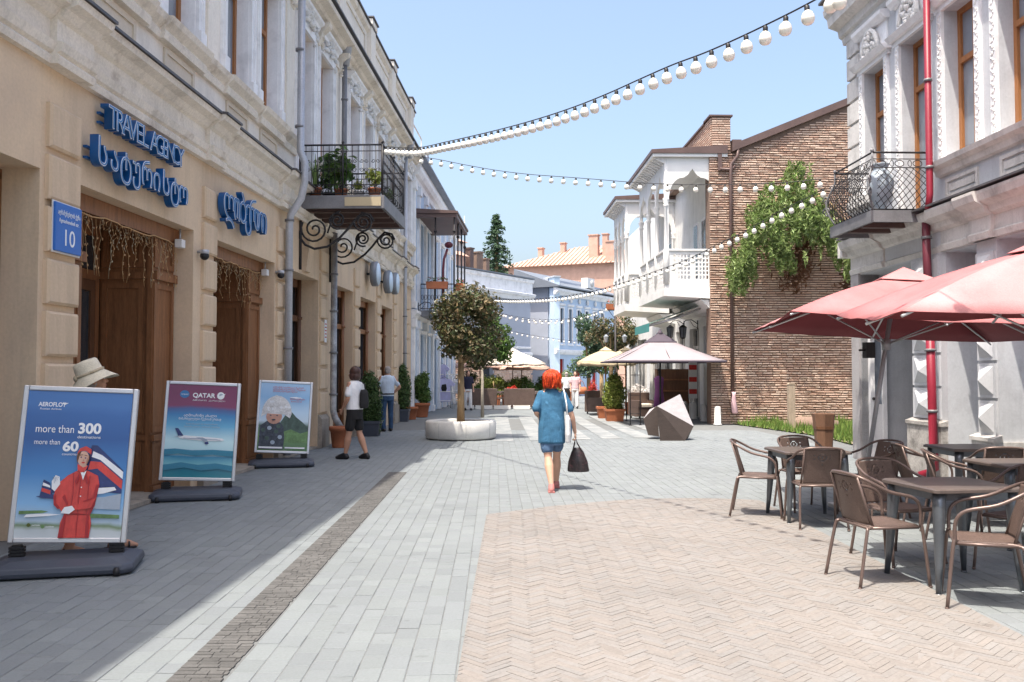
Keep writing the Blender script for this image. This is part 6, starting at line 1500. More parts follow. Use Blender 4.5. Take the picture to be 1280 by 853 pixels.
# red parasols
def parasol(label, corners, apex, foot, material, ribm='alu', group='red parasols over the cafe', val=.10, sag=.05, n=8, polem='steel_leg', lean_top=None, vent=True, cat='parasol', seedw=.012):
    corners = [Vector(c) for c in corners]; apex = Vector(apex); foot = Vector(foot)
    t = thing('parasol', label, cat, foot, 0, group); o = foot; r = random.Random(label)
    k = len(corners); m_ = MB(); seg = n
    for q in range(k):
        a, b_ = corners[q], corners[(q+1) % k]
        rows = []
        for i in range(seg+1):
            u = i/seg; e0 = apex.lerp(a, u); e1 = apex.lerp(b_, u); row = []
            for j in range(seg+1):
                v = j/seg; p = e0.lerp(e1, v); p = p + Vector((0, 0, -sag*u*math.sin(math.pi*v)*(.6+.4*u) + (.05*math.sin(math.pi*u)))) + Vector((0, 0, r.uniform(-1, 1)*seedw*u*math.sin(math.pi*v)))
                row.append(p)
            rows.append(row)
        vs = [p-o for row in rows for p in row]; m_.add(vs, [(i*(seg+1)+j, i*(seg+1)+j+1, (i+1)*(seg+1)+j+1, (i+1)*(seg+1)+j) for i in range(seg) for j in range(seg)], 0, True)
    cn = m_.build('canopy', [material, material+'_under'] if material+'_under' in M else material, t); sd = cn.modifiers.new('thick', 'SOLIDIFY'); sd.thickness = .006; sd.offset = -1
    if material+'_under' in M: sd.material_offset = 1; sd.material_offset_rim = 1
    _z = sum(p.normal.z for p in cn.data.polygons)
    if _z < 0: cn.data.flip_normals()
    if val:
        m_ = MB()
        for q in range(k):
            a, b_ = corners[q], corners[(q+1) % k]; vs = []
            for j in range(13):
                v = j/12; p = a.lerp(b_, v)+Vector((0, 0, -sag*math.sin(math.pi*v)-.004))-o; vs += [p, p-Vector((0, 0, val*(.85+.15*math.sin(j*2.1))))]
            m_.add(vs, [(2*j, 2*j+1, 2*j+3, 2*j+2) for j in range(12)], 0, True)
        vo_ = m_.build('valance', material, t); sd = vo_.modifiers.new('thick', 'SOLIDIFY'); sd.thickness = .005
    if vent:
        m_ = MB()
        for q in range(k):
            a, b_ = apex.lerp(corners[q], .22)+Vector((0, 0, .05))-o, apex.lerp(corners[(q+1) % k], .22)+Vector((0, 0, .05))-o
            m_.add([apex+Vector((0, 0, .10))-o, a, b_], [(0, 1, 2)])
        vv = m_.build('vent_cap', material if vent is True else vent, t); sd = vv.modifiers.new('thick', 'SOLIDIFY'); sd.thickness = .006
    top = Vector(lean_top) if lean_top else apex
    hub = apex-Vector((0, 0, .06))
    for c in corners+[corners[i].lerp(corners[(i+1) % k], .5)-Vector((0, 0, sag)) for i in range(k)]:
        m_ = MB(); e = c-Vector((0, 0, .035)); m_.tube([hub-o, hub.lerp(e, .5)+Vector((0, 0, .02))-o, e-o], .011, 6); m_.build('rib', ribm, t)
    mid = top.lerp(foot, .28)
    for c in corners:
        m_ = MB(); e = hub.lerp(c, .52)-Vector((0, 0, .03)); m_.tube([mid-o, e-o], .009, 6); m_.build('strut', ribm, t)
    m_ = MB(); m_.tube([(0, 0, .04), top-o], .026, 10); m_.lathe([(.05, -.06), (.05, .06)], 10, mid-o); m_.build('pole', polem, t)
    m_ = MB(); m_.box(-.28, .28, -.28, .28, .0, .05); m_.lathe([(.06, .05), (.04, .28)], 10); m_.build('base_plate', 'concrete' if cat == 'parasol' else 'iron', t, bevel=.01)
    return t
pa = [P(988, 389, 8.9), P(941, 413, 11.5), (6.15, 11.3, 1.96), (5.9, 8.7, 2.02)]
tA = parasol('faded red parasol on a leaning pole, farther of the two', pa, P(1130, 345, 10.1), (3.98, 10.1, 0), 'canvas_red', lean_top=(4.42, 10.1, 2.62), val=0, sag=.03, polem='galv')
m_ = MB(); c_ = P(1086, 438, 10.1)-tA.location; m_.obox(c_, (.05, .06, .09)); m_.tube([c_, c_+Vector((-.12, -.02, .0))], .012, 6); m_.build('crank_box', 'black', tA)
pbs = [P(1127, 389, 6.05), P(1046, 394, 7.55), (5.55, 7.7, 2.10), (5.55, 5.9, 2.04)]
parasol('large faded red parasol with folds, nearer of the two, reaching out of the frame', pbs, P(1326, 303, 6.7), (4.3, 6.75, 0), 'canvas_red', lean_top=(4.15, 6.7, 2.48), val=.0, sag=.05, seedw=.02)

# pavilion and parasols farther on
def gazebo():
    c = Vector((P(828, 466, 27.2).x, 27.6, 0)); t = thing('parasol', 'large mauve grey square parasol with a two tier dark capped canopy', 'parasol', c, WROT-math.pi/2); h = 1.66; ze = 1.93
    m_ = MB()
    for q in range(4):
        a0 = q*math.pi/2+math.pi/4; a1 = a0+math.pi/2; n = 8; vs = []
        for i in range(n+1):
            u = .22+.78*i/n; rr = h*math.sqrt(2)*u; z = ze+.72*(1-u)**1.15*1.12
            p0, p1 = Vector((rr*math.cos(a0), rr*math.sin(a0), z)), Vector((rr*math.cos(a1), rr*math.sin(a1), z)); vs += [p0.lerp(p1, j/6) for j in range(7)]
        m_.add(vs, [(i*7+j, i*7+j+1, (i+1)*7+j+1, (i+1)*7+j) for i in range(n) for j in range(6)], 0, True)
    o = m_.build('canopy', 'canvas_grey', t); sd = o.modifiers.new('thick', 'SOLIDIFY'); sd.thickness = .008
    m_ = MB()
    for (r0, z0, r1, z1, k_) in ((.62, ze+.60, .12, ze+.86, 0),):
        for q in range(4):
            a0 = q*math.pi/2+math.pi/4; a1 = a0+math.pi/2
            P_ = lambda rr, a, z: Vector((rr*math.cos(a), rr*math.sin(a), z)); m_.add([P_(r0, a0, z0), P_(r0, a1, z0), P_(r1, a1, z1), P_(r1, a0, z1), P_(r0, a0, z0-.1), P_(r0, a1, z0-.1)], [(0, 1, 2, 3), (0, 1, 5, 4)])
    m_.lathe([(.13, ze+.84), (.06, ze+.92), (.02, ze+1.0)], 8); o = m_.build('top_tier', 'canvas_dark', t); sd = o.modifiers.new('thick', 'SOLIDIFY'); sd.thickness = .008
    m_ = MB()
    for q in range(4):
        a0 = q*math.pi/2+math.pi/4; rr = h*math.sqrt(2); p0 = Vector((rr*math.cos(a0), rr*math.sin(a0), ze)); p1 = Vector((rr*math.cos(a0+math.pi/2), rr*math.sin(a0+math.pi/2), ze)); m_.add([p0, p1, p1-Vector((0, 0, .05)), p0-Vector((0, 0, .05))], [(0, 1, 2, 3)])
    o = m_.build('valance', 'canvas_dark', t); sd = o.modifiers.new('thick', 'SOLIDIFY'); sd.thickness = .008
    for x, y in ((-1, -1), (-1, 1)):
        for dx in (0, .3):
            m_ = MB(); px_, py_ = x*(h-.5)+dx, y*(h-.35); m_.tube([(px_, py_, 0), (px_, py_, ze+.12)], .016, 6); m_.lathe([(.05, 0), (.05, .02)], 8, (px_, py_, 0)); m_.build('post', 'iron', t)
        m_ = MB()
        for z in (.35, .9, 1.5): m_.tube([(x*(h-.5), y*(h-.35), z), (x*(h-.5)+.3, y*(h-.35), z)], .01, 5)
        m_.build('post_lattice', 'iron', t)
    m_ = MB(); m_.tube([(0, 0, 0), (0, 0, ze+.8)], .03, 8); m_.build('pole', 'iron', t)
    m_ = MB(); m_.lathe([(.3, 0), (.3, .06), (.06, .09), (.05, .3)], 16); m_.build('base_plate', 'iron', t)
    for q in range(8):
        a0 = q*math.pi/4; rr = h*(math.sqrt(2) if q % 2 else 1)-.04
        m_ = MB(); m_.tube([(0, 0, ze+.78), (rr*math.cos(a0)*.5, rr*math.sin(a0)*.5, ze+.36), (rr*math.cos(a0), rr*math.sin(a0), ze-.01)], .012, 5); m_.build('rib', 'iron', t)
    return t
gazebo()
def sq(c, h, z, yaw=0): return [Vector((c[0]+h*math.sqrt(2)*math.cos(a+yaw), c[1]+h*math.sqrt(2)*math.sin(a+yaw), z)) for a in [math.pi/4+k*math.pi/2 for k in range(4)]]
def octo(c, h, z, n=8): return [Vector((c[0]+h*math.cos(k*2*math.pi/n+.3), c[1]+h*math.sin(k*2*math.pi/n+.3), z)) for k in range(n)]
def pt(px, d): v = P(px, 466, d); return (v.x, d)
c = pt(757, 33); parasol('cream square parasol behind the mauve parasol', sq(c, 1.0, 1.98), (c[0], c[1], 2.45), (c[0], c[1], 0), 'canvas_cream', 'wood', 'cream parasols', val=.14, polem='wood')
c = pt(782, 37); parasol('cream square parasol farther back, half hidden by the mauve one', sq(c, 1.2, 2.1), (c[0], c[1], 2.55), (c[0], c[1], 0), 'canvas_cream', 'wood', 'cream parasols', val=.14, polem='wood')
c = pt(641, 43); parasol('off white round parasol over the hedge at the street end', octo(c, 1.7, 2.05), (c[0], c[1], 2.68), (c[0], c[1], 0), 'canvas_white', 'wood', 'pale round parasols at the street end', val=.10, polem='wood_dark', n=4)
c = pt(652, 46); parasol('salmon round parasol just behind the off white one', octo(c, 1.6, 1.85), (c[0], c[1], 2.45), (c[0], c[1], 0), 'canvas_pink', 'wood', 'pale round parasols at the street end', val=.12, polem='wood_dark', n=4)
c = pt(600, 46); parasol('salmon round parasol hidden behind the bronze tree', octo(c, 1.5, 1.95), (c[0], c[1], 2.5), (c[0], c[1], 0), 'canvas_pink', 'wood', 'pale round parasols at the street end', val=.12, polem='wood_dark', n=4)
# wicker shells
def shell(label, loc, vs, fs, inner, yaw=0):
    t = thing('wicker_shell', label, 'wicker seat', loc, yaw, 'faceted wicker shells'); m_ = MB(); m_.add(vs, fs); o = m_.build('shell', 'wicker', t); sd = o.modifiers.new('thick', 'SOLIDIFY'); sd.thickness = .03; sd.offset = -1
    m_ = MB(); m_.add(vs, inner); o = m_.build('cushion', 'wicker_in', t); return t
gw_ = G(834, 551)
def WQ(px, py, d): return P(px, py, d)-gw_
d0 = gw_.y
ver = [WQ(821, 508, d0-.05), WQ(867, 533, d0+.15), WQ(856, 551.5, d0-.05), WQ(825, 551.5, d0-.05), WQ(850, 493, d0+.75), WQ(852, 520, d0+.8), WQ(860, 548, d0+.55), WQ(826, 547, d0+.6)]
shell('front faceted wicker shell with a tall fin at its back', gw_, ver, [(0, 1, 2, 3), (1, 6, 2), (0, 3, 7), (3, 2, 6, 7), (1, 5, 6), (0, 7, 6, 5)], [(0, 4, 1), (4, 5, 1), (0, 5, 4)])
ver = [WQ(821, 508, d0+.45), WQ(804, 524, d0+.5), WQ(810, 544, d0+.45), WQ(824, 546, d0+.4), WQ(812, 512, d0+1.1), WQ(826, 512, d0+1.05), WQ(822, 541, d0+1.1)]
shell('lower faceted wicker shell behind and left of the front one', gw_, ver, [(0, 1, 2, 3), (1, 4, 6, 2), (0, 3, 6, 5), (2, 6, 3), (4, 5, 6)], [(0, 5, 4, 1)])
# flower pots and clipped shrubs
def pot(label, g, r0, h, material='terracotta', group='terracotta pots along the wall', square=False):
    t = thing('flower_pot', label, 'flower pot', g, 0, group); m_ = MB()
    if square:
        b_, a = r0*.85, r0; m_.add([(-b_, -b_, 0), (b_, -b_, 0), (b_, b_, 0), (-b_, b_, 0), (-a, -a, h*.82), (a, -a, h*.82), (a, a, h*.82), (-a, a, h*.82), (-a*1.07, -a*1.07, h*.82), (a*1.07, -a*1.07, h*.82), (a*1.07, a*1.07, h*.82), (-a*1.07, a*1.07, h*.82), (-a*1.07, -a*1.07, h), (a*1.07, -a*1.07, h), (a*1.07, a*1.07, h), (-a*1.07, a*1.07, h), (-a*.9, -a*.9, h), (a*.9, -a*.9, h), (a*.9, a*.9, h), (-a*.9, a*.9, h), (-a*.88, -a*.88, h-.06), (a*.88, -a*.88, h-.06), (a*.88, a*.88, h-.06), (-a*.88, a*.88, h-.06)], [(4*k+j, 4*k+(j+1) % 4, 4*k+4+(j+1) % 4, 4*k+4+j) for k in range(5) for j in range(4)]+[(3, 2, 1, 0), (20, 21, 22, 23)])
    else: m_.lathe([(r0*.72, 0), (r0*.74, .02), (r0*.94, h*.80), (r0*1.05, h*.81), (r0*1.06, h*.97), (r0*1.03, h), (r0*.92, h), (r0*.90, h-.05)], 26)
    m_.build('pot', material, t)
    m_ = MB()
    if square: m_.box(-r0*.87, r0*.87, -r0*.87, r0*.87, h-.07, h-.045)
    else: m_.lathe([(r0*.89, h-.07), (r0*.5, h-.05), (.01, h-.045)], 20)
    m_.build('soil', 'soil', t); return t
def shrub(label, base, blobs, n, size, leafmat, seed, cat='shrub', name='potted_shrub', group='clipped shrubs in pots'):
    r = random.Random(seed); t = thing(name, label, cat, base, 0, group); m_ = MB()
    m_.tube([(0, 0, 0), (0, 0, blobs[0][0][2])], .03, 6)
    for c, rr in blobs[:5]: m_.tube([(0, 0, .05), c], .012, 5)
    m_.build('stem', 'bark', t); leaves(cloud(blobs, n, r, .35), size, r, None, aspect=.4).build('foliage', leafmat, t, recalc=False); return t
g = G(420, 559.5); g.x += .08; pot('terracotta pot without a plant under the worn grey downpipe', g, .215, .44)
g = G(462, 545)
t = pot('dark grey planter box holding the shaggy thuja', g, .27, .38, 'plastic_grey', 'planters along the wall', True)
shrub('shaggy dark green thuja between the woman in black shorts and the man', g+Vector((0, 0, .33)), [((.02*(k % 3-1), 0, .1+.115*k), (.27, .30, .33, .34, .34, .32, .30, .27, .22, .17)[k]) for k in range(10)]+[((.18, -.05, -.15), .15), ((.2, -.1, .1), .18)], 6200, .085, 'leaf_dark', 3)
g = G(503, 527)
t = pot('dark planter behind the man holding the slim cypress', g, .22, .4, 'plastic_grey', 'planters along the wall', True)
shrub('slim dark green cypress standing behind the man in jeans', g+Vector((0, 0, .36)), [((0, 0, .12+.13*k), (.24, .28, .30, .31, .31, .30, .28, .25, .21, .16, .10)[k]) for k in range(11)], 5200, .085, 'leaf_dark', 4)
g = G(513, 524.5); pot('smaller terracotta pot without a plant beside the round shrub', g, .25, .42)
g = G(527, 521.5); pot('terracotta pot with the round green shrub', g, .29, .5)
shrub('round loose green shrub in the terracotta pot', g+Vector((0, 0, .45)), [((.1*math.cos(k), .1*math.sin(k), .2+.13*k), (.26, .30, .34, .34, .32, .26, .2)[k]) for k in range(7)], 4200, .10, 'leaf_mid', 5)
g = G(768, 526.5); pot('square terracotta planter in front of the mauve parasol', g, .30, .40, 'terracotta', 'square terracotta planters', True)
shrub('yellow green thuja ball in the square terracotta planter', g+Vector((0, 0, .36)), [((.05*math.cos(k*2), .05*math.sin(k*2), .12+.13*k), (.28, .35, .38, .38, .37, .34, .29, .22)[k]) for k in range(8)], 5200, .11, 'leaf_yellow', 6)
g = G(759.5, 524); g.y += .5; pot('second square terracotta planter, just left behind the front one', g, .30, .40, 'terracotta', 'square terracotta planters', True)
# ------------------------------------------------------------------ terrace at the end of the street
def sofa(label, loc, yaw, w_=1.5):
    t = thing('wicker_sofa', label, 'sofa', loc, yaw, 'dark wicker sofas of the end terrace')
    m_ = MB(); m_.box(-w_/2, w_/2, -.32, .32, .08, .38); m_.build('base', 'rattan', t)
    m_ = MB(); m_.box(-w_/2, w_/2, .33, .45, .08, .88); m_.build('backrest', 'rattan', t, bevel=.02)
    for x in (-w_/2+.06, w_/2-.06): m_ = MB(); m_.box(x-.06, x+.06, -.34, .328, .381, .62); m_.build('armrest', 'rattan', t, bevel=.01)
    m_ = MB(); m_.box(-w_/2+.13, w_/2-.13, -.34, .32, .385, .50); m_.build('cushion', 'canvas_white', t, bevel=.02)
    for x in (-w_/2+.08, w_/2-.08):
        for y in (-.26, .36): q = MB(); q.tube([(x, y, 0), (x, y, .08)], .03, 8); q.build('leg', 'black', t)
    return t
k1 = pt(605, 39); sofa('dark wicker sofa seen from behind, left of the white planters', (k1[0], k1[1], 0), math.pi, 1.15)
k1 = pt(649, 39); sofa('dark wicker sofa seen from behind under the off white parasol', (k1[0], k1[1], 0), math.pi, 1.35)
k1 = pt(752, 34); sofa('dark wicker sofa at the cream parasol seen from the side', (k1[0], k1[1], 0), R(60), 1.2)
k1 = pt(805, 30.5); sofa('dark wicker armchair under the mauve parasol', (k1[0], k1[1], 0), R(20), .8)
def white_box(label, loc, w_):
    t = thing('low_planter', label, 'planter', loc, 0, 'white planters edging the terrace'); m_ = MB(); m_.box(-w_/2, w_/2, -.18, .18, 0, .16); m_.build('box', 'white', t); m_ = MB(); m_.box(-w_/2+.03, w_/2-.03, -.15, .15, .16, .165); m_.build('soil', 'soil', t)
for px, wh in ((582, 'behind the trunk of the bronze tree'), (605, 'in front of the left dark sofa'), (628, 'between the two dark sofas'), (652, 'under the off white parasol'), (676, 'left of the red haired walker'), (696, 'just right of the red haired walker')):
    k1 = pt(px, 38.2); white_box('low white edging block of the end terrace, '+wh, (k1[0], k1[1], 0), .72)
def chair2(label, px, d, yaw):
    o = dup(proto, loc=(*pt(px, d), 0), rotz=R(yaw), label=label); o['group'] = 'chairs of the end terrace'
for i, (px, d, a, lab) in enumerate(((623, 39.3, 80, 'brown chair between the two dark sofas of the end terrace'), (630, 40.2, -90, 'brown chair deeper in, right of the first dark sofa'), (670, 39.2, 70, 'brown chair right of the sofa under the off white parasol'), (677, 40.4, -60, 'brown chair half hidden by the red haired woman'))): chair2(lab, px, d, a)
for px, d, lab in ((627, 39.9, 'square table between the dark sofas of the end terrace'), (674, 39.9, 'square table of the end terrace by the red haired woman')):
    o = dup(proto_t, loc=(*pt(px, d), 0), rotz=.1, label=lab)
    o['group'] = 'tables of the end terrace'
for i, (px, d, w_, h, lm_, lab) in enumerate(((617, 42, .9, .95, 'leaf_yellow', 'yellow green bush left of the parasol pole at the street end'), (636, 43, .9, .9, 'leaf_yellow', 'yellow green bush behind the parasol pole at the street end'), (658, 43, .9, .9, 'leaf_mid', 'green bush right of the parasol pole at the street end'), (672, 47, .8, .9, 'leaf_mid', 'green bush farther right under the salmon parasol'), (692, 48, .8, 1.0, 'leaf_bright', 'bright green bush beside the woman in pink'), (708, 50, .9, 1.1, 'leaf_bright', 'bright green bush behind the woman in pink'), (596, 44, .8, .8, 'leaf_mid', 'green bush behind the first dark sofa'), (583, 47, .9, 1.2, 'leaf_dark', 'dark bush behind the trunk of the bronze tree'))):
    g = Vector((*pt(px, d), 0)); r = random.Random(100+i)
    pot('brown trough holding the %s' % lab, g, .34, .5, 'terracotta', 'troughs of the end terrace', True)
    shrub(lab, g+Vector((0, 0, .45)), blobs_in(0, 0, h*.5, w_*.62, h*.5, 8, r, .28), 1500, .13, lm_, 200+i, group='bushes of the end terrace')
k1 = pt(642, 40.5); g = Vector((*k1, 0)); pot('trough with red flowers at the foot of the off white parasol', g, .2, .6, 'terracotta', 'troughs of the end terrace', True)
r = random.Random(9); shrub('red flowering plant at the foot of the off white parasol', g+Vector((0, 0, .55)), blobs_in(0, 0, .25, .3, .2, 5, r, .16), 500, .09, 'flower_red', 12, group='bushes of the end terrace')
for px, d, z, lm_, lab in ((742, 45, .5, 'flower_red', 'red and green flowers in front of the leafy tree'), (800, 32, .5, 'flower_white', 'white flowers inside the mauve parasol'), (790, 33.5, .6, 'flower_white', 'white flowers left inside the mauve parasol')):
    g = Vector((*pt(px, d), 0)); pot('pot of %s' % lab, g, .25, .45, 'terracotta', 'pots of flowers', True); shrub(lab, g+Vector((0, 0, .4)), blobs_in(0, 0, .4, .35, .35, 8, random.Random(px), .2), 900, .08, lm_, px, group='flowering plants', name='flowering_plant', cat='plant')
# end of the street beyond the terrace, a brick front behind the trees
fw, wl = far_house('brick_front', 'low brick garden front behind the terrace on the left', P(548, 466, 49), P(602, 466, 49.5), 2, 3, 'brick')
m_ = MB(); m_.box(0, wl, .05, 1.6, 0, 2.9); m_.build('wall', 'mortar', fw)
r = random.Random(8); bs = MB(); z = .02
while z < 2.8:
    x = 0
    while x < wl-.1: w_ = r.uniform(.24, .36); bs.box(x, min(x+w_-.02, wl), 0, .06, z, z+.10); x += w_
    z += .125
stuff(bs.build('brick_courses', 'brick', fw)); m_ = MB(); m_.box(-.1, wl+.1, -.08, 1.7, 2.9, 3.0); m_.build('coping', 'grey_trim', fw)
# clothes stands by the pale blue house
def stand(label, loc, yaw, seed):
    t = thing('folding_rack', label, 'display rack', loc, yaw, 'white folding racks by the blue house'); m_ = MB()
    for x in (-.45, .45): m_.tube([(x, -.42, 0), (x, 0, 1.5)], .02, 6); m_.tube([(x, .42, 0), (x, 0, 1.5)], .02, 6)
    for z, y in ((.35, -.32), (.75, -.21), (1.15, -.1)): m_.tube([(-.45, y, z), (.45, y, z)], .015, 6); m_.tube([(-.45, -y, z), (.45, -y, z)], .015, 6)
    m_.tube([(-.5, 0, 1.5), (.5, 0, 1.5)], .02, 6); m_.build('frame', 'white', t); return t
def tshirt(label, loc, yaw, material, s_=1.0, printed=True):
    t = thing('hanging_shirt', label, 'shirt', loc, yaw, 'shirts hung for sale'); m_ = MB()
    o = [(-.09, 0), (-.05, -.03), (.05, -.03), (.09, 0), (.19, -.03), (.33, -.17), (.24, -.27), (.18, -.20), (.19, -.68), (-.19, -.68), (-.18, -.20), (-.24, -.27), (-.33, -.17), (-.19, -.03)]
    m_.prism([(x*s_, 0, z*s_) for x, z in o], (0, .05, 0)); m_.build('shirt', material, t, bevel=.015)
    if printed: q = MB(); q.prism([(x*s_, -.004, z*s_) for x, z in ((-.07, -.18), (.05, -.16), (.08, -.3), (.04, -.4), (-.06, -.38), (-.09, -.28))], (0, .004, 0)); q.build('motif', 'cloth_black', t)
    q = MB(); q.tube([(-.15*s_, .02, -.02*s_), (0, .02, .05*s_), (.15*s_, .02, -.02*s_)], .008, 5); q.tube([(0, .02, .05*s_), (0, .02, .13*s_)], .006, 5); q.build('hanger', 'iron', t)
k1 = G(552, 511); stand('white folding rack with lilac shirts by the pale blue house', k1, R(12), 1); tshirt('lilac white shirt with a dark motif on the folding rack', k1+Vector((.12, -.12, 1.32)), R(10), 'cloth_lilac', 1.5); tshirt('lilac shirt hanging above the printed one', k1+Vector((-.05, .02, 1.95)), R(-8), 'cloth_lilac', 1.25, False); tshirt('lilac shirt on the left end of the folding rack', k1+Vector((-.4, .1, 1.1)), R(20), 'cloth_lilac', .9, False)
k1 = G(567, 509); stand('white folding rack half behind the tree trunk', k1, R(-20), 2); tshirt('white shirt on the rack behind the tree trunk', k1+Vector((.1, -.1, 1.3)), R(-20), 'cloth_white', 1.0, False)
k1 = G(545, 507); t = thing('clothes_stand', 'tall dark pole hung with lilac clothing beside the racks', 'clothes stand', k1, 0); m_ = MB(); m_.tube([(0, 0, 0), (0, 0, 2.5)], .02, 6); m_.tube([(-.25, 0, 2.4), (.25, 0, 2.4)], .015, 6); m_.tube([(-.2, -.2, 0), (.2, .2, 0)], .02, 6); m_.tube([(-.2, .2, 0), (.2, -.2, 0)], .02, 6); m_.build('pole', 'iron', t)
tshirt('patterned lilac shirt high on the dark clothes pole', k1+Vector((0, -.06, 2.3)), R(5), 'cloth_lilac', 1.4)
# purple dress and stalls under the loggia house
k1 = P(824, 520, 29.6); k1.z = 0; t = thing('dress_stand', 'purple dress on a stand beside the mauve parasol', 'dress stand', k1, 0)
m_ = MB(); m_.loft([((0, 0, .32), .2, .14), ((0, 0, .7), .17, .12), ((0, 0, 1.0), .13, .10), ((0, 0, 1.2), .15, .11), ((0, 0, 1.38), .17, .08), ((0, 0, 1.46), .06, .05)], 16); m_.build('dress', 'cloth_purple', t)
m_ = MB(); m_.tube([(0, 0, .02), (0, 0, 1.62)], .02, 8); m_.lathe([(.2, 0), (.2, .02)], 14); m_.ell((0, 0, 1.66), .05, 8); m_.build('stand', 'iron', t)
k1 = P(841, 510, 31.5); k1.z = 0; t = thing('goods_cabinet', 'dark cabinet of goods against the white house', 'cabinet', k1, WROT-math.pi/2); m_ = MB(); m_.box(-.6, .6, -.2, .2, 0, 1.7); m_.build('case', 'wood_dark', t)
for z in (.5, .9, 1.3): m_ = MB(); m_.box(-.55, .55, -.26, -.2, z, z+.05); m_.build('shelf', 'wood', t)
for i, (px, lab) in enumerate(((866, 'red and white striped banner hung in a doorway of the white house'),)):
    k1 = P(px, 470, 29.2); t = thing('hanging_banner', lab, 'banner', k1, WROT-math.pi/2); m_ = MB(); m_.box(-.14, .14, -.012, .012, -.75, .55); m_.build('cloth', 'white', t)
    for z in (-.6, -.2, .2): q = MB(); q.box(-.13, .13, -.016, -.012, z, z+.16); q.build('stripe', 'red_print', t)
    q = MB(); q.tube([(-.18, 0, .56), (.18, 0, .56)], .014, 6); q.build('rod', 'iron', t)
# flower box on a lamp post past the second loggia
k1 = P(769, 380, 40); t = thing('lamp_post', 'black lamp post carrying an orange flower box near the second loggia', 'lamp post', (k1.x, k1.y, 0), 0)
m_ = MB(); m_.lathe([(.16, 0), (.16, .1), (.09, .2), (.06, .9), (.05, 1.0), (.045, 4.4)], 12); m_.build('post', 'iron', t)
m_ = MB(); m_.tube([(-.35, 0, 4.42), (.35, 0, 4.42)], .02, 6); m_.tube([(-.3, 0, 4.42), (0, 0, 4.0), (.3, 0, 4.42)], .014, 6)
for sx in (-1, 1): m_.tube([(0, 0, 3.3), (sx*.25, 0, 3.45), (sx*.42, 0, 3.3)], .016, 6)
m_.build('arm', 'iron', t)
for sx in (-1, 1): m_ = MB(); m_.lathe([(.06, 2.95), (.12, 3.22), (.02, 3.32)], 6, (sx*.42, 0, 0), smooth=False); m_.build('lantern', 'glass_light', t)
flower_box('orange flower box on top of the black lamp post', (k1.x, k1.y, 4.44), .0, .8, 8)

# ------------------------------------------------------------------ strings of bulbs
bulb_me = MB().lathe([(.010, -.100), (.028, -.096), (.041, -.084), (.0485, -.064), (.0495, -.049), (.045, -.03), (.036, -.012), (.024, -.002), (.02, .004)], 14).mesh('bulb', 'bulb')
sock_me = MB().lathe([(.018, -.008), (.020, .0), (.020, .038), (.010, .05)], 10).mesh('socket', 'black')
def spline(pts, n):
    pts = [Vector(p) for p in pts]; out = []
    for i in range(len(pts)-1):
        p0, p1, p2, p3 = pts[max(i-1, 0)], pts[i], pts[i+1], pts[min(i+2, len(pts)-1)]
        for k in range(n):
            u = k/n; out.append(.5*((2*p1)+(-p0+p2)*u+(2*p0-5*p1+4*p2-p3)*u*u+(-p0+3*p1-3*p2+p3)*u**3))
    return out+[pts[-1]]
def string(label, ctrl, step, scale=1.0, phase=.5, seed=0):
    pts = spline(ctrl, 12); o = pts[0].copy(); r = random.Random(seed)
    t = thing('light_string', label, 'string lights', o, 0, 'strings of white bulbs over the street')
    m_ = MB(); m_.tube([p-o for p in pts], .007*scale, 5); m_.build('cable', 'black', t)
    acc = -step*phase
    for a, b_ in zip(pts, pts[1:]):
        L_ = (b_-a).length; 
        while acc+step <= L_:
            acc += step; p = a.lerp(b_, acc/L_)-o-Vector((0, 0, .055*scale))
            b1 = put(bulb_me, 'bulb', t, p, r.uniform(0, 6), (scale,)*3); b1.rotation_euler = (r.uniform(-.08, .08), r.uniform(-.08, .08), 0)
            put(sock_me, 'socket', b1)
        acc -= L_
    return t
def plan(p0, p1, pxs):
    """points of a cable over the plan line p0-p1, at the given (px, py)"""
    (x0, y0), (x1, y1) = p0, p1; out = []
    for px, py in pxs:
        u = (px-640)/1100
        d = None
        # intersect x = u*y with the line
        dx, dy = x1-x0, y1-y0; tt = (u*y0-x0)/(dx-u*dy); d = y0+dy*tt
        out.append(P(px, py, d))
    return out
s1 = plan((-2.35, 17.0), (1.49, 7.83), [(487, 189), (520, 185), (560, 177), (600, 168), (640, 158), (680, 146.5), (720, 133), (760, 117), (800, 99), (840, 81.5), (880, 66.5), (920, 49), (960, 30), (1000, 10), (1040, -12), (1090, -42)])
string('nearest string of large white bulbs rising steeply to the upper right', [LP(17.0, 1.62, 5.95)]+s1[1:]+[Vector((4.3, 2.5, 4.85)), Vector((6.62, -1.0, 6.0))], .232, 1.0, seed=1)
s2 = plan((-2.05, 19.0), (5.3, 14.8), [(520, 196), (545, 199), (580, 206), (620, 213), (660, 218), (700, 221), (740, 224), (790, 228), (840, 230.5), (890, 231), (940, 230), (985, 228), (1026, 224)])
string('nearly level string of white bulbs from the iron balcony to the lattice balcony', s2, .272, .95, seed=2)
s3 = plan((5.18, 14.8), (-1.31, 36), [(1036, 232), (1010, 247), (975, 264), (935, 287), (900, 304), (860, 324), (820, 339), (780, 353), (740, 364), (700, 371), (660, 374), (625, 374), (596, 371)])
string('long string of bulbs running from the lattice balcony down the street to the blue house', s3, .30, .95, seed=3)
k0 = LP(36.0, 1.4, 4.7)
def far_string(label, px0, d0_, px1, d1_, ys, seed):
    pxs = [(px0+(px1-px0)*i/(len(ys)-1), y) for i, y in enumerate(ys)]; a, b_ = pt(px0, d0_), pt(px1, d1_)
    string(label, plan(a, b_, pxs), .30, 1.0, seed=seed)
far_string('far string of bulbs sagging from the blue house to the lamp post', 618, 40, 768, 40, (388, 397, 401, 401.5, 398, 391, 380), 4)
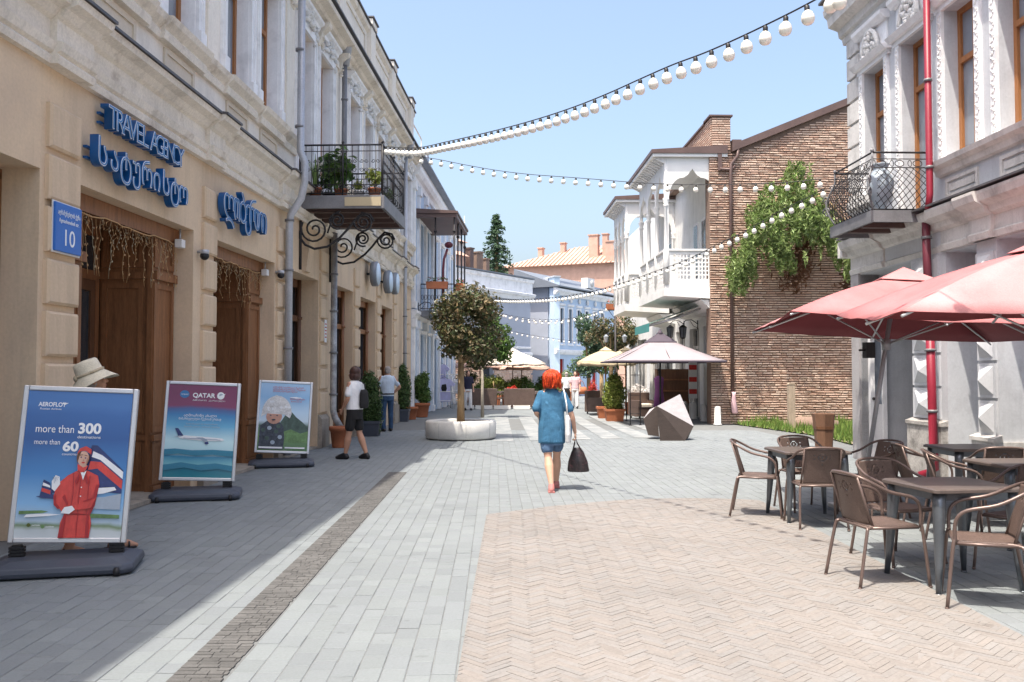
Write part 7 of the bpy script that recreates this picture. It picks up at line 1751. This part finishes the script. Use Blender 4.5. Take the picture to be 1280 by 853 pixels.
far_string('farther string of bulbs below it, in front of the icy blue house', 622, 46, 765, 46, (391, 396, 399, 399.5, 397, 392, 384), 5)
far_string('lowest string of bulbs crossing in front of the grey house', 624, 50, 722, 50, (410, 416, 420.5, 424, 427), 6)
# ================================================================== people
def hand(mb, wrist, d, pn, side, curl=.5, sc=1.0, thumb=1):
    wrist, d, pn = Vector(wrist), Vector(d).normalized(), Vector(pn); pn = (pn-d*pn.dot(d)).normalized(); sd = d.cross(pn).normalized()*side
    rot = Matrix((sd, pn, d)).transposed()
    mb.ell(wrist+d*.045*sc, (.038*sc, .015*sc, .052*sc), 12, 0, rot)
    for i, (off, ln) in enumerate(((-.027, .066), (-.009, .075), (.010, .070), (.027, .056))):
        p = wrist+d*.082*sc+sd*off*sc; v = d.copy(); rad = .0088*sc
        for k in range(3):
            v = (Quaternion(sd*side*-1 if False else pn.cross(d), -curl*(.5+.35*k)) @ v); q = p+v*ln*sc*(.42, .33, .25)[k]; mb.cap(p, q, rad, rad*.9, 8); p = q; rad *= .9
    p = wrist+d*.028*sc-sd*.034*sc*thumb; v = (d*.75-sd*.6*thumb+pn*.25).normalized(); q = p+v*.042*sc; mb.cap(p, q, .0115*sc, .010*sc, 8); v = (v+pn*.5*curl+d*.3).normalized(); mb.cap(q, q+v*.032*sc, .010*sc, .008*sc, 8)
def head(mb, c, yaw=0, pitch=0, sc=1.0):
    c = Vector(c); rot = Matrix.Rotation(yaw, 3, 'Z') @ Matrix.Rotation(pitch, 3, 'X')
    T = lambda x, y, z: c + rot @ Vector((x, y, z))*sc
    E = lambda p, r: mb.ell(T(*p), tuple(q*sc for q in r), 14, 0, rot)
    E((0, -.008, .022), (.074, .092, .092)); E((0, .028, -.045), (.056, .062, .066)); E((0, .062, -.085), (.026, .024, .022))
    mb.cap(T(0, .086, .012), T(0, .104, -.022), .008*sc, .0135*sc, 8); E((.030, .072, -.012), (.024, .02, .02)); E((-.030, .072, -.012), (.024, .02, .02))
    E((0, .078, .030), (.045, .016, .012)); E((0, .083, -.055), (.024, .010, .009))
    for sx in (-1, 1): E((sx*.076, -.005, -.008), (.012, .02, .032))
    return T, rot
def face_parts(T, rot, parent, sc=1.0):
    for sx in (-1, 1):
        m_ = MB(); m_.ell(T(sx*.031, .083, .006), (.0115*sc, .008*sc, .008*sc), 8, 0, rot); m_.build('eye', 'white', parent)
        m_ = MB(); m_.ell(T(sx*.031, .0905, .006), (.005*sc, .003*sc, .005*sc), 8, 0, rot); m_.build('iris', 'hair_brown', parent)
    m_ = MB(); m_.ell(T(0, .092, -.054), (.02*sc, .005*sc, .006*sc), 8, 0, rot); m_.build('mouth', 'shoe_pink', parent)
def foot(mb, ankle, fwd, ln=.235, infl=0):
    a = Vector(ankle); f = Vector(fwd).normalized(); heel = Vector((a.x, a.y, .038+infl*.4))-f*.035; ball = Vector((a.x, a.y, .032+infl*.3))+f*ln*.50; toe = Vector((a.x, a.y, .024+infl*.3))+f*ln*.72
    mb.cap(a, heel, .036+infl, .035+infl, 10); mb.cap(heel, ball, .034+infl, .036+infl, 10); mb.cap(ball, toe, .036+infl, .022+infl, 10); mb.cap(a, ball+Vector((0, 0, .012)), .034+infl, .028+infl, 10)
def seg(mb, a, b_, ra, rb, bulge=0, at=.35):
    a, b_ = Vector(a), Vector(b_)
    if bulge: m = a.lerp(b_, at); mb.cap(a, m, ra, ra+bulge, 12); mb.cap(m, b_, ra+bulge, rb, 12)
    else: mb.cap(a, b_, ra, rb, 12)

# ---- woman with red hair walking away
g = G(691, 616.5); g.y += .28
T1 = thing('person', 'red haired person in a teal tee shirt walking away with a dark handbag', 'person', g, 0)
H = dict(ls=(-.142, 0, 1.275), rs=(.150, 0, 1.27), le=(-.205, -.04, 1.04), lw=(-.16, .16, .96), re=(.262, -.01, 1.01), rw=(.315, .05, .765), lh=(-.082, 0, .80), rh=(.082, .0, .80), lk=(-.05, -.05, .44), la=(-.015, -.24, .085), rk=(.072, .13, .44), ra=(.072, .24, .075))
b = MB(); V3 = Vector
b.loft([((0, 0, .70), .15, .115), ((0, 0, .82), .165, .12), ((0, 0, .95), .145, .10), ((0, .01, 1.1), .145, .105), ((0, .01, 1.22), .165, .10), ((0, 0, 1.31), .13, .075), ((0, 0, 1.35), .055, .05)])
b.cap((0, .0, 1.30), (0, .012, 1.42), .055, .05)
T, rot = head(b, (0, .015, 1.475), .08, 0, .98)
for s_ in 'lr':
    sh, el, wr = H[s_+'s'], H[s_+'e'], H[s_+'w']; seg(b, sh, el, .048, .037, .004); seg(b, el, wr, .037, .024, .004, .25)
    hp, kn, an = H[s_+'h'], H[s_+'k'], H[s_+'a']; seg(b, hp, kn, .082, .050, .004, .3); seg(b, kn, an, .050, .030, .012, .33)
hand(b, H['lw'], (.2, .9, -.1), (.9, 0, -.4), 1, .7); hand(b, H['rw'], (.12, .12, -1), (-1, .2, 0), -1, 1.25)
foot(b, H['la'], (.05, 1, 0)); foot(b, H['ra'], (.15, 1, 0))
remesh(b, 'body', 'skin', T1, .0075, 5)
face_parts(T, rot, T1)
b = MB()
b.loft([((.0, 0, .625), .180, .135), ((0, 0, .70), .182, .138), ((0, 0, .82), .182, .14), ((0, .0, .95), .170, .125), ((0, .01, 1.1), .168, .122), ((0, .01, 1.22), .172, .112), ((0, 0, 1.30), .13, .088), ((0, 0, 1.352), .066, .06)])
for s_, e in (('l', (-.200, -.03, 1.09)), ('r', (.232, -.005, 1.085))): b.cap(H[s_+'s'], e, .055, .066)
for k in range(9):                                 # folds of the loose shirt
    x = -.13+.26*k/8; b.tube([(x*.5-.03, -.108, 1.20-.02*k), (x*.8, -.118, .95), (x, -.122*math.sqrt(1-(x/.19)**2)-.012, .64)], [.004, .010, .014], 6)
remesh(b, 'tee_shirt', 'tee_blue', T1, .0085, 3)
b = MB(); b.loft([((0, 0, .60), .155, .12), ((0, 0, .70), .172, .128), ((0, 0, .80), .176, .13)]); b.cap(V3(H['lh'])-V3((0, 0, .02)), V3(H['lh']).lerp(V3(H['lk']), .66), .092, .088); b.cap(V3(H['rh'])-V3((0, 0, .02)), V3(H['rh']).lerp(V3(H['rk']), .62), .092, .088)
remesh(b, 'shorts', 'denim', T1, .0085, 3)
b = MB(); r = random.Random(2)
b.ell(T(0, -.02, .03), (.104, .112, .112), 16, 0, rot); b.ell(T(0, -.04, -.035), (.104, .085, .085), 16, 0, rot)
hr = remesh(b, 'hair', 'hair_red', T1, .0075, 2)
b = MB()
for k in range(420):
    a = r.uniform(2.5, 6.9); rr = .100*r.uniform(.96, 1.16); w0 = r.uniform(-.25, .25); zt = r.uniform(.05, .125); zb = r.uniform(-.135, -.0)
    fl = math.sqrt(max(.05, 1-(max(zt-.035, 0)/.115)**2))
    b.tube([T(rr*fl*math.cos(a), rr*1.08*fl*math.sin(a)-.02, zt), T(rr*1.06*math.cos(a+w0*.5), rr*1.12*math.sin(a+w0*.5)-.02, (zt+zb)/2+.02), T(rr*1.14*math.cos(a+w0), rr*.98*math.sin(a+w0)-.035, zb+.03), T(rr*r.uniform(.95, 1.25)*math.cos(a+w0*1.5), rr*r.uniform(.85, 1.1)*math.sin(a+w0*1.5)-.035, zb)], [.004, .006, .005, .0015], 4)
b.build('strands', 'hair_red', hr)
for s_ in 'la', 'ra':
    b = MB(); foot(b, H[s_], (.08, 1, 0), .24, .006); b.box(H[s_][0]-.045, H[s_][0]+.045, H[s_][1]-.07, H[s_][1]+.16, .0, .02); remesh(b, 'shoe', 'shoe_pink', T1, .007, 3)
# white tote on her shoulder
t = thing('tote_bag', 'white canvas tote bag hanging from the red haired walker\'s shoulder', 'bag', g, 0)
b = MB(); b.loft([((.215, -.10, .64), .035, .085), ((.212, -.105, .75), .042, .11), ((.21, -.11, .95), .035, .105), ((.205, -.11, 1.0), .018, .10)], 16); o = remesh(b, 'bag', 'cloth_white', t, .008, 2)
b = MB()
for dy in (-.05, .05): b.tube([(.20, -.11+dy, 1.0), (.19, -.13+dy*.5, 1.15), (.165, -.085+dy*.3, 1.30), (.15, -.0, 1.365), (.155, .07, 1.30), (.19, .0, 1.1)], .009, 6)
b.build('strap', 'cloth_white', t)
b = MB(); b.ell((.245, -.09, .80), (.02, .07, .13), 12); b.build('printed_side', 'tee_blue', t)
# dark handbag
t = thing('handbag', 'dark patterned handbag hanging from the red haired walker\'s hand', 'bag', g, 0)
b = MB(); b.loft([((.36, .08, .235), .135, .07), ((.36, .08, .25), .15, .085), ((.355, .08, .38), .13, .08), ((.35, .08, .50), .085, .055), ((.345, .08, .56), .05, .03)], 20); remesh(b, 'bag', 'leather', t, .009, 3)
for dy in (-.035, .035): b = MB(); b.tube([(.29, .08+dy, .52), (.31, .075+dy*.5, .62), (.325, .065, .69), (.345, .075+dy*.5, .62), (.40, .08+dy, .52)], .008, 6); b.build('handle', 'leather', t)

# ---- woman in black shorts by the wall, seen from behind her side
g = G(443, 574)
T2 = thing('person', 'dark haired person in a white tee and black shorts looking at the building', 'person', g, R(62))
H = dict(ls=(-.16, 0, 1.36), rs=(.16, -.02, 1.36), le=(-.20, .0, 1.10), lw=(-.17, .15, .90), re=(.20, .0, 1.10), rw=(.16, .16, .89), lh=(-.085, 0, .86), rh=(.085, 0, .86), lk=(-.10, .05, .47), la=(-.11, .12, .085), rk=(.09, -.04, .47), ra=(.10, -.20, .085))
b = MB(); b.loft([((0, 0, .76), .155, .115), ((0, 0, .88), .165, .12), ((0, 0, 1.0), .14, .10), ((0, .01, 1.16), .15, .105), ((0, .01, 1.28), .165, .10), ((0, 0, 1.38), .12, .075), ((0, 0, 1.42), .055, .05)]); b.cap((0, 0, 1.37), (0, .02, 1.49), .053, .05)
T, rot = head(b, (0, .02, 1.545), .25, -.05)
for s_ in 'lr':
    seg(b, H[s_+'s'], H[s_+'e'], .047, .037, .004); seg(b, H[s_+'e'], H[s_+'w'], .037, .024, .004, .25); seg(b, H[s_+'h'], H[s_+'k'], .082, .052, .003, .3); seg(b, H[s_+'k'], H[s_+'a'], .052, .032, .012, .33)
hand(b, H['lw'], (.2, .6, -.8), (1, 0, .2), 1, .7); hand(b, H['rw'], (-.2, .6, -.8), (-1, 0, .2), -1, .7); foot(b, H['la'], (-.1, 1, 0)); foot(b, H['ra'], (.2, 1, 0))
remesh(b, 'body', 'skin_tan', T2, .0085, 5); face_parts(T, rot, T2)
b = MB(); b.loft([((0, 0, .90), .182, .138), ((0, 0, 1.0), .175, .13), ((0, .01, 1.16), .178, .128), ((0, .01, 1.28), .185, .118), ((0, 0, 1.38), .145, .092), ((0, 0, 1.425), .07, .06)]); b.cap(V3(H['ls'])+V3((.015, 0, -.01)), (-.195, .0, 1.18), .057, .063); b.cap(V3(H['rs'])+V3((-.015, 0, -.01)), (.195, -.01, 1.18), .057, .063); remesh(b, 'tee_shirt', 'cloth_white', T2, .009, 3)
b = MB(); b.loft([((0, 0, .72), .165, .125), ((0, 0, .85), .178, .132), ((0, 0, .96), .165, .125)]); b.cap(V3(H['lh'])-V3((0, 0, .03)), V3(H['lh']).lerp(V3(H['lk']), .72), .095, .092); b.cap(V3(H['rh'])-V3((0, 0, .03)), V3(H['rh']).lerp(V3(H['rk']), .72), .095, .092); remesh(b, 'shorts', 'cloth_black', T2, .009, 3)
b = MB(); b.ell(T(0, -.025, .035), (.098, .108, .108), 16, 0, rot); b.ell(T(0, -.05, -.05), (.10, .075, .085), 16, 0, rot); b.ell(T(-.07, .01, -.04), (.03, .06, .08), 12, 0, rot); b.ell(T(.07, .01, -.04), (.03, .06, .08), 12, 0, rot); remesh(b, 'hair', 'hair_brown', T2, .009, 3)
for s_, f in (('la', (-.1, 1, 0)), ('ra', (.2, 1, 0))): b = MB(); foot(b, H[s_], f, .25, .009); remesh(b, 'shoe', 'shoe_black', T2, .008, 3)
t = thing('shoulder_bag', 'black shoulder bag on the back of the person in black shorts', 'bag', g, R(62))
b = MB(); b.loft([((.05, -.17, .92), .11, .035), ((.05, -.175, 1.0), .125, .05), ((.05, -.17, 1.2), .11, .045), ((.05, -.165, 1.26), .08, .02)], 16); remesh(b, 'bag', 'cloth_black', t, .009, 3)
b = MB(); b.tube([(.12, -.15, 1.24), (.15, -.10, 1.36), (.13, .02, 1.435), (.10, .10, 1.36)], .012, 6); b.build('strap', 'cloth_black', t)

# ---- man in jeans
g = G(484, 539.5)
T3 = thing('person', 'grey haired person in a pale blue shirt and jeans, hand on hip, facing the thuja', 'person', g, R(28))
H = dict(ls=(-.18, 0, 1.44), rs=(.18, 0, 1.44), le=(-.26, .02, 1.18), lw=(-.20, .20, 1.06), re=(.33, -.04, 1.18), rw=(.21, .06, 1.03), lh=(-.09, 0, .92), rh=(.09, 0, .92), lk=(-.10, .02, .50), la=(-.11, -.02, .085), rk=(.10, .02, .50), ra=(.12, .06, .085))
b = MB(); b.loft([((0, 0, .84), .16, .12), ((0, .01, 1.0), .165, .13), ((0, .02, 1.15), .17, .14), ((0, .01, 1.33), .185, .12), ((0, 0, 1.45), .14, .085), ((0, 0, 1.50), .06, .055)]); b.cap((0, 0, 1.44), (0, .02, 1.57), .06, .056); T, rot = head(b, (0, .025, 1.63), 0, 0, 1.03)
for s_ in 'lr':
    seg(b, H[s_+'s'], H[s_+'e'], .052, .041, .005); seg(b, H[s_+'e'], H[s_+'w'], .041, .028, .005, .25); seg(b, H[s_+'h'], H[s_+'k'], .085, .055); seg(b, H[s_+'k'], H[s_+'a'], .055, .034, .012, .33)
hand(b, H['lw'], (.3, .9, -.2), (.8, 0, .2), 1, .6); hand(b, H['rw'], (-.6, .5, -.4), (-.6, -.6, 0), -1, .8); foot(b, H['la'], (-.1, 1, 0)); foot(b, H['ra'], (.2, 1, 0)); remesh(b, 'body', 'skin_tan', T3, .0095, 5); face_parts(T, rot, T3, 1.03)
b = MB(); b.loft([((0, .01, .94), .185, .15), ((0, .02, 1.05), .192, .158), ((0, .02, 1.15), .192, .16), ((0, .01, 1.33), .205, .138), ((0, 0, 1.45), .165, .10), ((0, 0, 1.505), .075, .066)]); b.cap(V3(H['ls'])+V3((.02, 0, -.01)), (-.235, .01, 1.24), .062, .064); b.cap(V3(H['rs'])+V3((-.02, 0, -.01)), (.285, -.02, 1.25), .062, .064); remesh(b, 'shirt', 'cloth_pale', T3, .0095, 3)
b = MB(); b.loft([((0, 0, .82), .17, .135), ((0, 0, .92), .18, .14), ((0, .005, 1.0), .176, .142)])
for s_ in 'lr': b.cap(H[s_+'h'], H[s_+'k'], .098, .074); b.cap(H[s_+'k'], V3(H[s_+'a'])+V3((0, 0, .0)), .074, .062)
remesh(b, 'jeans', 'jeans', T3, .0095, 3)
b = MB(); b.loft([((0, .005, .985), .186, .152), ((0, .005, 1.02), .186, .152)]); b.build('belt', 'cloth_black', T3)
b = MB(); b.ell(T(0, -.03, .035), (.080, .082, .082), 14, 0, rot); b.ell(T(0, -.05, -.02), (.079, .055, .07), 14, 0, rot); remesh(b, 'hair', 'hair_grey', T3, .0095, 3)
for s_, f in (('la', (-.1, 1, 0)), ('ra', (.2, 1, 0))): b = MB(); foot(b, H[s_], f, .27, .012); remesh(b, 'shoe', 'shoe_black', T3, .009, 3)

# ---- person in a sun hat behind the first poster stand
g = G(102, 696); g.y += .12
T4 = thing('person', 'person in a pale straw sun hat standing behind the stewardess poster', 'person', g, R(-62))
H = dict(ls=(-.17, 0, 1.32), rs=(.17, 0, 1.32), le=(-.22, -.02, 1.06), lw=(-.2, .05, .82), re=(.21, -.02, 1.06), rw=(.2, .05, .82), lh=(-.085, 0, .84), rh=(.085, 0, .84), lk=(-.09, .08, .46), la=(-.10, .22, .085), rk=(.09, -.03, .46), ra=(.11, -.16, .085))
b = MB(); b.loft([((0, 0, .74), .17, .13), ((0, .01, .9), .18, .14), ((0, .02, 1.1), .17, .13), ((0, .01, 1.24), .175, .11), ((0, 0, 1.34), .13, .08), ((0, 0, 1.385), .06, .055)]); b.cap((0, 0, 1.33), (0, .03, 1.45), .056, .052); T, rot = head(b, (0, .02, 1.495), 0, .16)
for s_ in 'lr':
    seg(b, H[s_+'s'], H[s_+'e'], .05, .04, .004); seg(b, H[s_+'e'], H[s_+'w'], .04, .026, .004, .25); seg(b, H[s_+'h'], H[s_+'k'], .09, .056); seg(b, H[s_+'k'], H[s_+'a'], .056, .036, .012, .33)
hand(b, H['lw'], (.4, .8, -.1), (.6, 0, .6), 1, .6); hand(b, H['rw'], (-.3, .9, -.1), (-.6, 0, .6), -1, .6); foot(b, H['la'], (-.05, 1, 0)); foot(b, H['ra'], (.1, 1, 0)); remesh(b, 'body', 'skin_tan', T4, .0075, 5); face_parts(T, rot, T4)
b = MB(); b.loft([((0, 0, .72), .20, .16), ((0, .01, .9), .205, .165), ((0, .02, 1.1), .195, .155), ((0, .01, 1.24), .195, .13), ((0, 0, 1.34), .155, .095), ((0, 0, 1.388), .08, .068)]); b.cap(H['ls'], (-.215, .01, 1.12), .07, .076); b.cap(H['rs'], (.21, .01, 1.12), .07, .076); remesh(b, 'blouse', 'cloth_navy', T4, .0085, 3)
b = MB(); b.loft([((0, 0, .40), .20, .165), ((0, 0, .6), .195, .16), ((0, 0, .78), .19, .15)]); remesh(b, 'skirt', 'cloth_black', T4, .0095, 3)
for s_, f in (('la', (-.05, 1, 0)), ('ra', (.1, 1, 0))):
    b = MB(); a = V3(H[s_]); b.loft([((a.x, a.y+.04, .0), .048, .135), ((a.x, a.y+.04, .022), .048, .135)], 16); b.build('sandal_sole', 'shoe_black', T4)
    for dy in (-.03, .06, .11): b = MB(); b.tube([(a.x+.047*math.cos(q), a.y+dy, .02+.062*(1-.35*(dy > 0))*math.sin(q)) for q in [math.pi*i/8 for i in range(9)]], .009, 6); b.build('sandal_strap', 'shoe_black', T4)
hat = bpy.data.objects.new('sun_hat', None); COL.objects.link(hat); hat.parent = T4
bpy.data.objects.remove(hat)
_c = Vector((0, .02, 1.495)); _r = Matrix.Rotation(.42, 3, 'X')
def T(x, y, z): return _c + _r @ Vector((x, y, z))
hm_ = MB(); n = 40; rings = [(.085, .175), (.098, .16), (.104, .11), (.107, .065), (.118, .045), (.16, .012), (.205, -.03), (.208, -.036), (.16, .004), (.118, .036), (.10, .05)]
vs = []
for rr, z in rings:
    for j in range(n): a = 2*math.pi*j/n; k = (1 if rr < .12 else 1+.05*math.sin(3*a+.5)); vs.append(T(rr*.96*k*math.cos(a), rr*1.05*k*math.sin(a)-.005, z+(0 if rr < .12 else .018*math.sin(2*a+.8)*(rr-.1)/.1)+.01))
hm_.add(vs+[T(0, -.005, .193)], [(i*n+j, i*n+(j+1) % n, (i+1)*n+(j+1) % n, (i+1)*n+j) for i in range(len(rings)-1) for j in range(n)]+[(j, (j+1) % n, len(vs)) for j in range(n)], 0, True)
hm_.build('sun_hat', 'straw', T4)
b = MB(); b.tube([T(.108*math.cos(a), .115*math.sin(a)-.005, .075) for a in [2*math.pi*i/24 for i in range(25)]], .012, 6); b.ell(T(.02, -.125, .07), (.035, .02, .03), 10, 0, rot); b.tube([T(.02, -.125, .06), T(.04, -.14, -.02), T(.035, -.14, -.10)], [.012, .02, .016], 6); b.tube([T(.0, -.125, .06), T(-.01, -.145, -.03), T(.0, -.14, -.09)], [.012, .018, .014], 6); b.build('hat_ribbon', 'straw_band', T4)
b = MB(); b.ell(T(0, -.03, .01), (.082, .09, .085), 14, 0, rot); b.ell(T(0, -.06, -.06), (.07, .05, .06), 12, 0, rot); remesh(b, 'hair', 'hair_grey', T4, .009, 3)

# ---- smaller people at the end of the street
def far_person(label, px, d, yaw, hgt, top, bottom, hair, stride=.12, skirt=False, arm=0):
    x, y = pt(px, d); t = thing('person', label, 'person', (x, y, 0), yaw); k = hgt/1.66
    S_ = lambda *p: Vector(p)*k
    b = MB(); b.loft([(S_(0, 0, .76), .15*k, .115*k), (S_(0, 0, .9), .16*k, .12*k), (S_(0, 0, 1.05), .14*k, .10*k), (S_(0, 0, 1.28), .165*k, .10*k), (S_(0, 0, 1.38), .11*k, .07*k)]); b.cap(S_(0, 0, 1.36), S_(0, .02, 1.48), .05*k, .048*k); T, rot = head(b, S_(0, .02, 1.54), 0, 0, k)
    pts = dict(ls=S_(-.16, 0, 1.35), le=S_(-.22, .0, 1.1), lw=S_(-.2, .12, .88), rs=S_(.16, 0, 1.35), re=S_(.22, .0-arm*.0, 1.1), rw=S_(.2, .12, .88), lh=S_(-.08, 0, .86), lk=S_(-.085, stride*.5, .47), la=S_(-.09, stride*.6, .085), rh=S_(.08, 0, .86), rk=S_(.085, -stride*.2, .47), ra=S_(.09, -stride*1.2, .085))
    for s_ in 'lr': seg(b, pts[s_+'s'], pts[s_+'e'], .046*k, .036*k); seg(b, pts[s_+'e'], pts[s_+'w'], .036*k, .024*k); seg(b, pts[s_+'h'], pts[s_+'k'], .08*k, .05*k); seg(b, pts[s_+'k'], pts[s_+'a'], .05*k, .032*k); hand(b, pts[s_+'w'], (0, .3, -1), (0, 1, .3), 1 if s_ == 'l' else -1, .5, k); foot(b, pts[s_+'a'], (0, 1, 0))
    remesh(b, 'body', 'skin', t, .012, 3); face_parts(T, rot, t, k)
    b = MB(); b.loft([(S_(0, 0, .88), .175*k, .135*k), (S_(0, 0, 1.05), .165*k, .125*k), (S_(0, 0, 1.28), .182*k, .115*k), (S_(0, 0, 1.38), .14*k, .09*k), (S_(0, 0, 1.42), .07*k, .06*k)]); b.cap(pts['ls'], pts['ls'].lerp(pts['le'], .7), .064*k, .07*k); b.cap(pts['rs'], pts['rs'].lerp(pts['re'], .7), .064*k, .07*k); remesh(b, 'top', top, t, .012, 3)
    b = MB(); b.loft([(S_(0, 0, .8), .17*k, .13*k), (S_(0, 0, .94), .168*k, .128*k)])
    if skirt: b.loft([(S_(0, 0, .42), .2*k, .17*k), (S_(0, 0, .85), .175*k, .135*k)])
    else:
        for s_ in 'lr': b.cap(pts[s_+'h'], pts[s_+'k'], .095*k, .08*k); b.cap(pts[s_+'k'], pts[s_+'a'], .08*k, .075*k)
    remesh(b, 'trousers' if not skirt else 'skirt', bottom, t, .012, 3)
    b = MB(); b.ell(T(0, -.025, .035), (.09*k, .10*k, .1*k), 12, 0, rot); b.ell(T(0, -.06, -.06), (.085*k, .05*k, .1*k), 12, 0, rot); remesh(b, 'hair', hair, t, .012, 3)
    for s_ in ('la', 'ra'): b = MB(); foot(b, pts[s_], (0, 1, 0), .24, .009); remesh(b, 'shoe', 'shoe_black', t, .012, 2)
    return t
far_person('person in a pale pink top and white trousers walking closer at the street end', 719, 39, R(175), 1.64, 'cloth_pink', 'cloth_white', 'hair_brown')
far_person('person in a pale top and dark skirt beside the one in pink', 708, 41, R(10), 1.6, 'cloth_white', 'cloth_black', 'hair_grey', skirt=True)
far_person('dark dressed person with pale trousers standing behind the bronze tree trunk', 585, 37, R(200), 1.66, 'cloth_navy', 'cloth_white', 'hair_brown')
t = thing('orange_bag', 'orange red bag carried by the person in pink', 'bag', (*pt(729, 38.9), 0), 0)
b = MB(); b.loft([((0, 0, .62), .16, .09), ((0, 0, .8), .17, .10), ((0, 0, .95), .13, .06)], 16); b.build('bag', 'terracotta', t); b = MB(); b.tube([(-.1, 0, .93), (-.14, 0, 1.2), (-.16, 0, 1.3), (.0, 0, 1.15), (.08, 0, .94)], .012, 6); b.build('strap', 'terracotta', t)
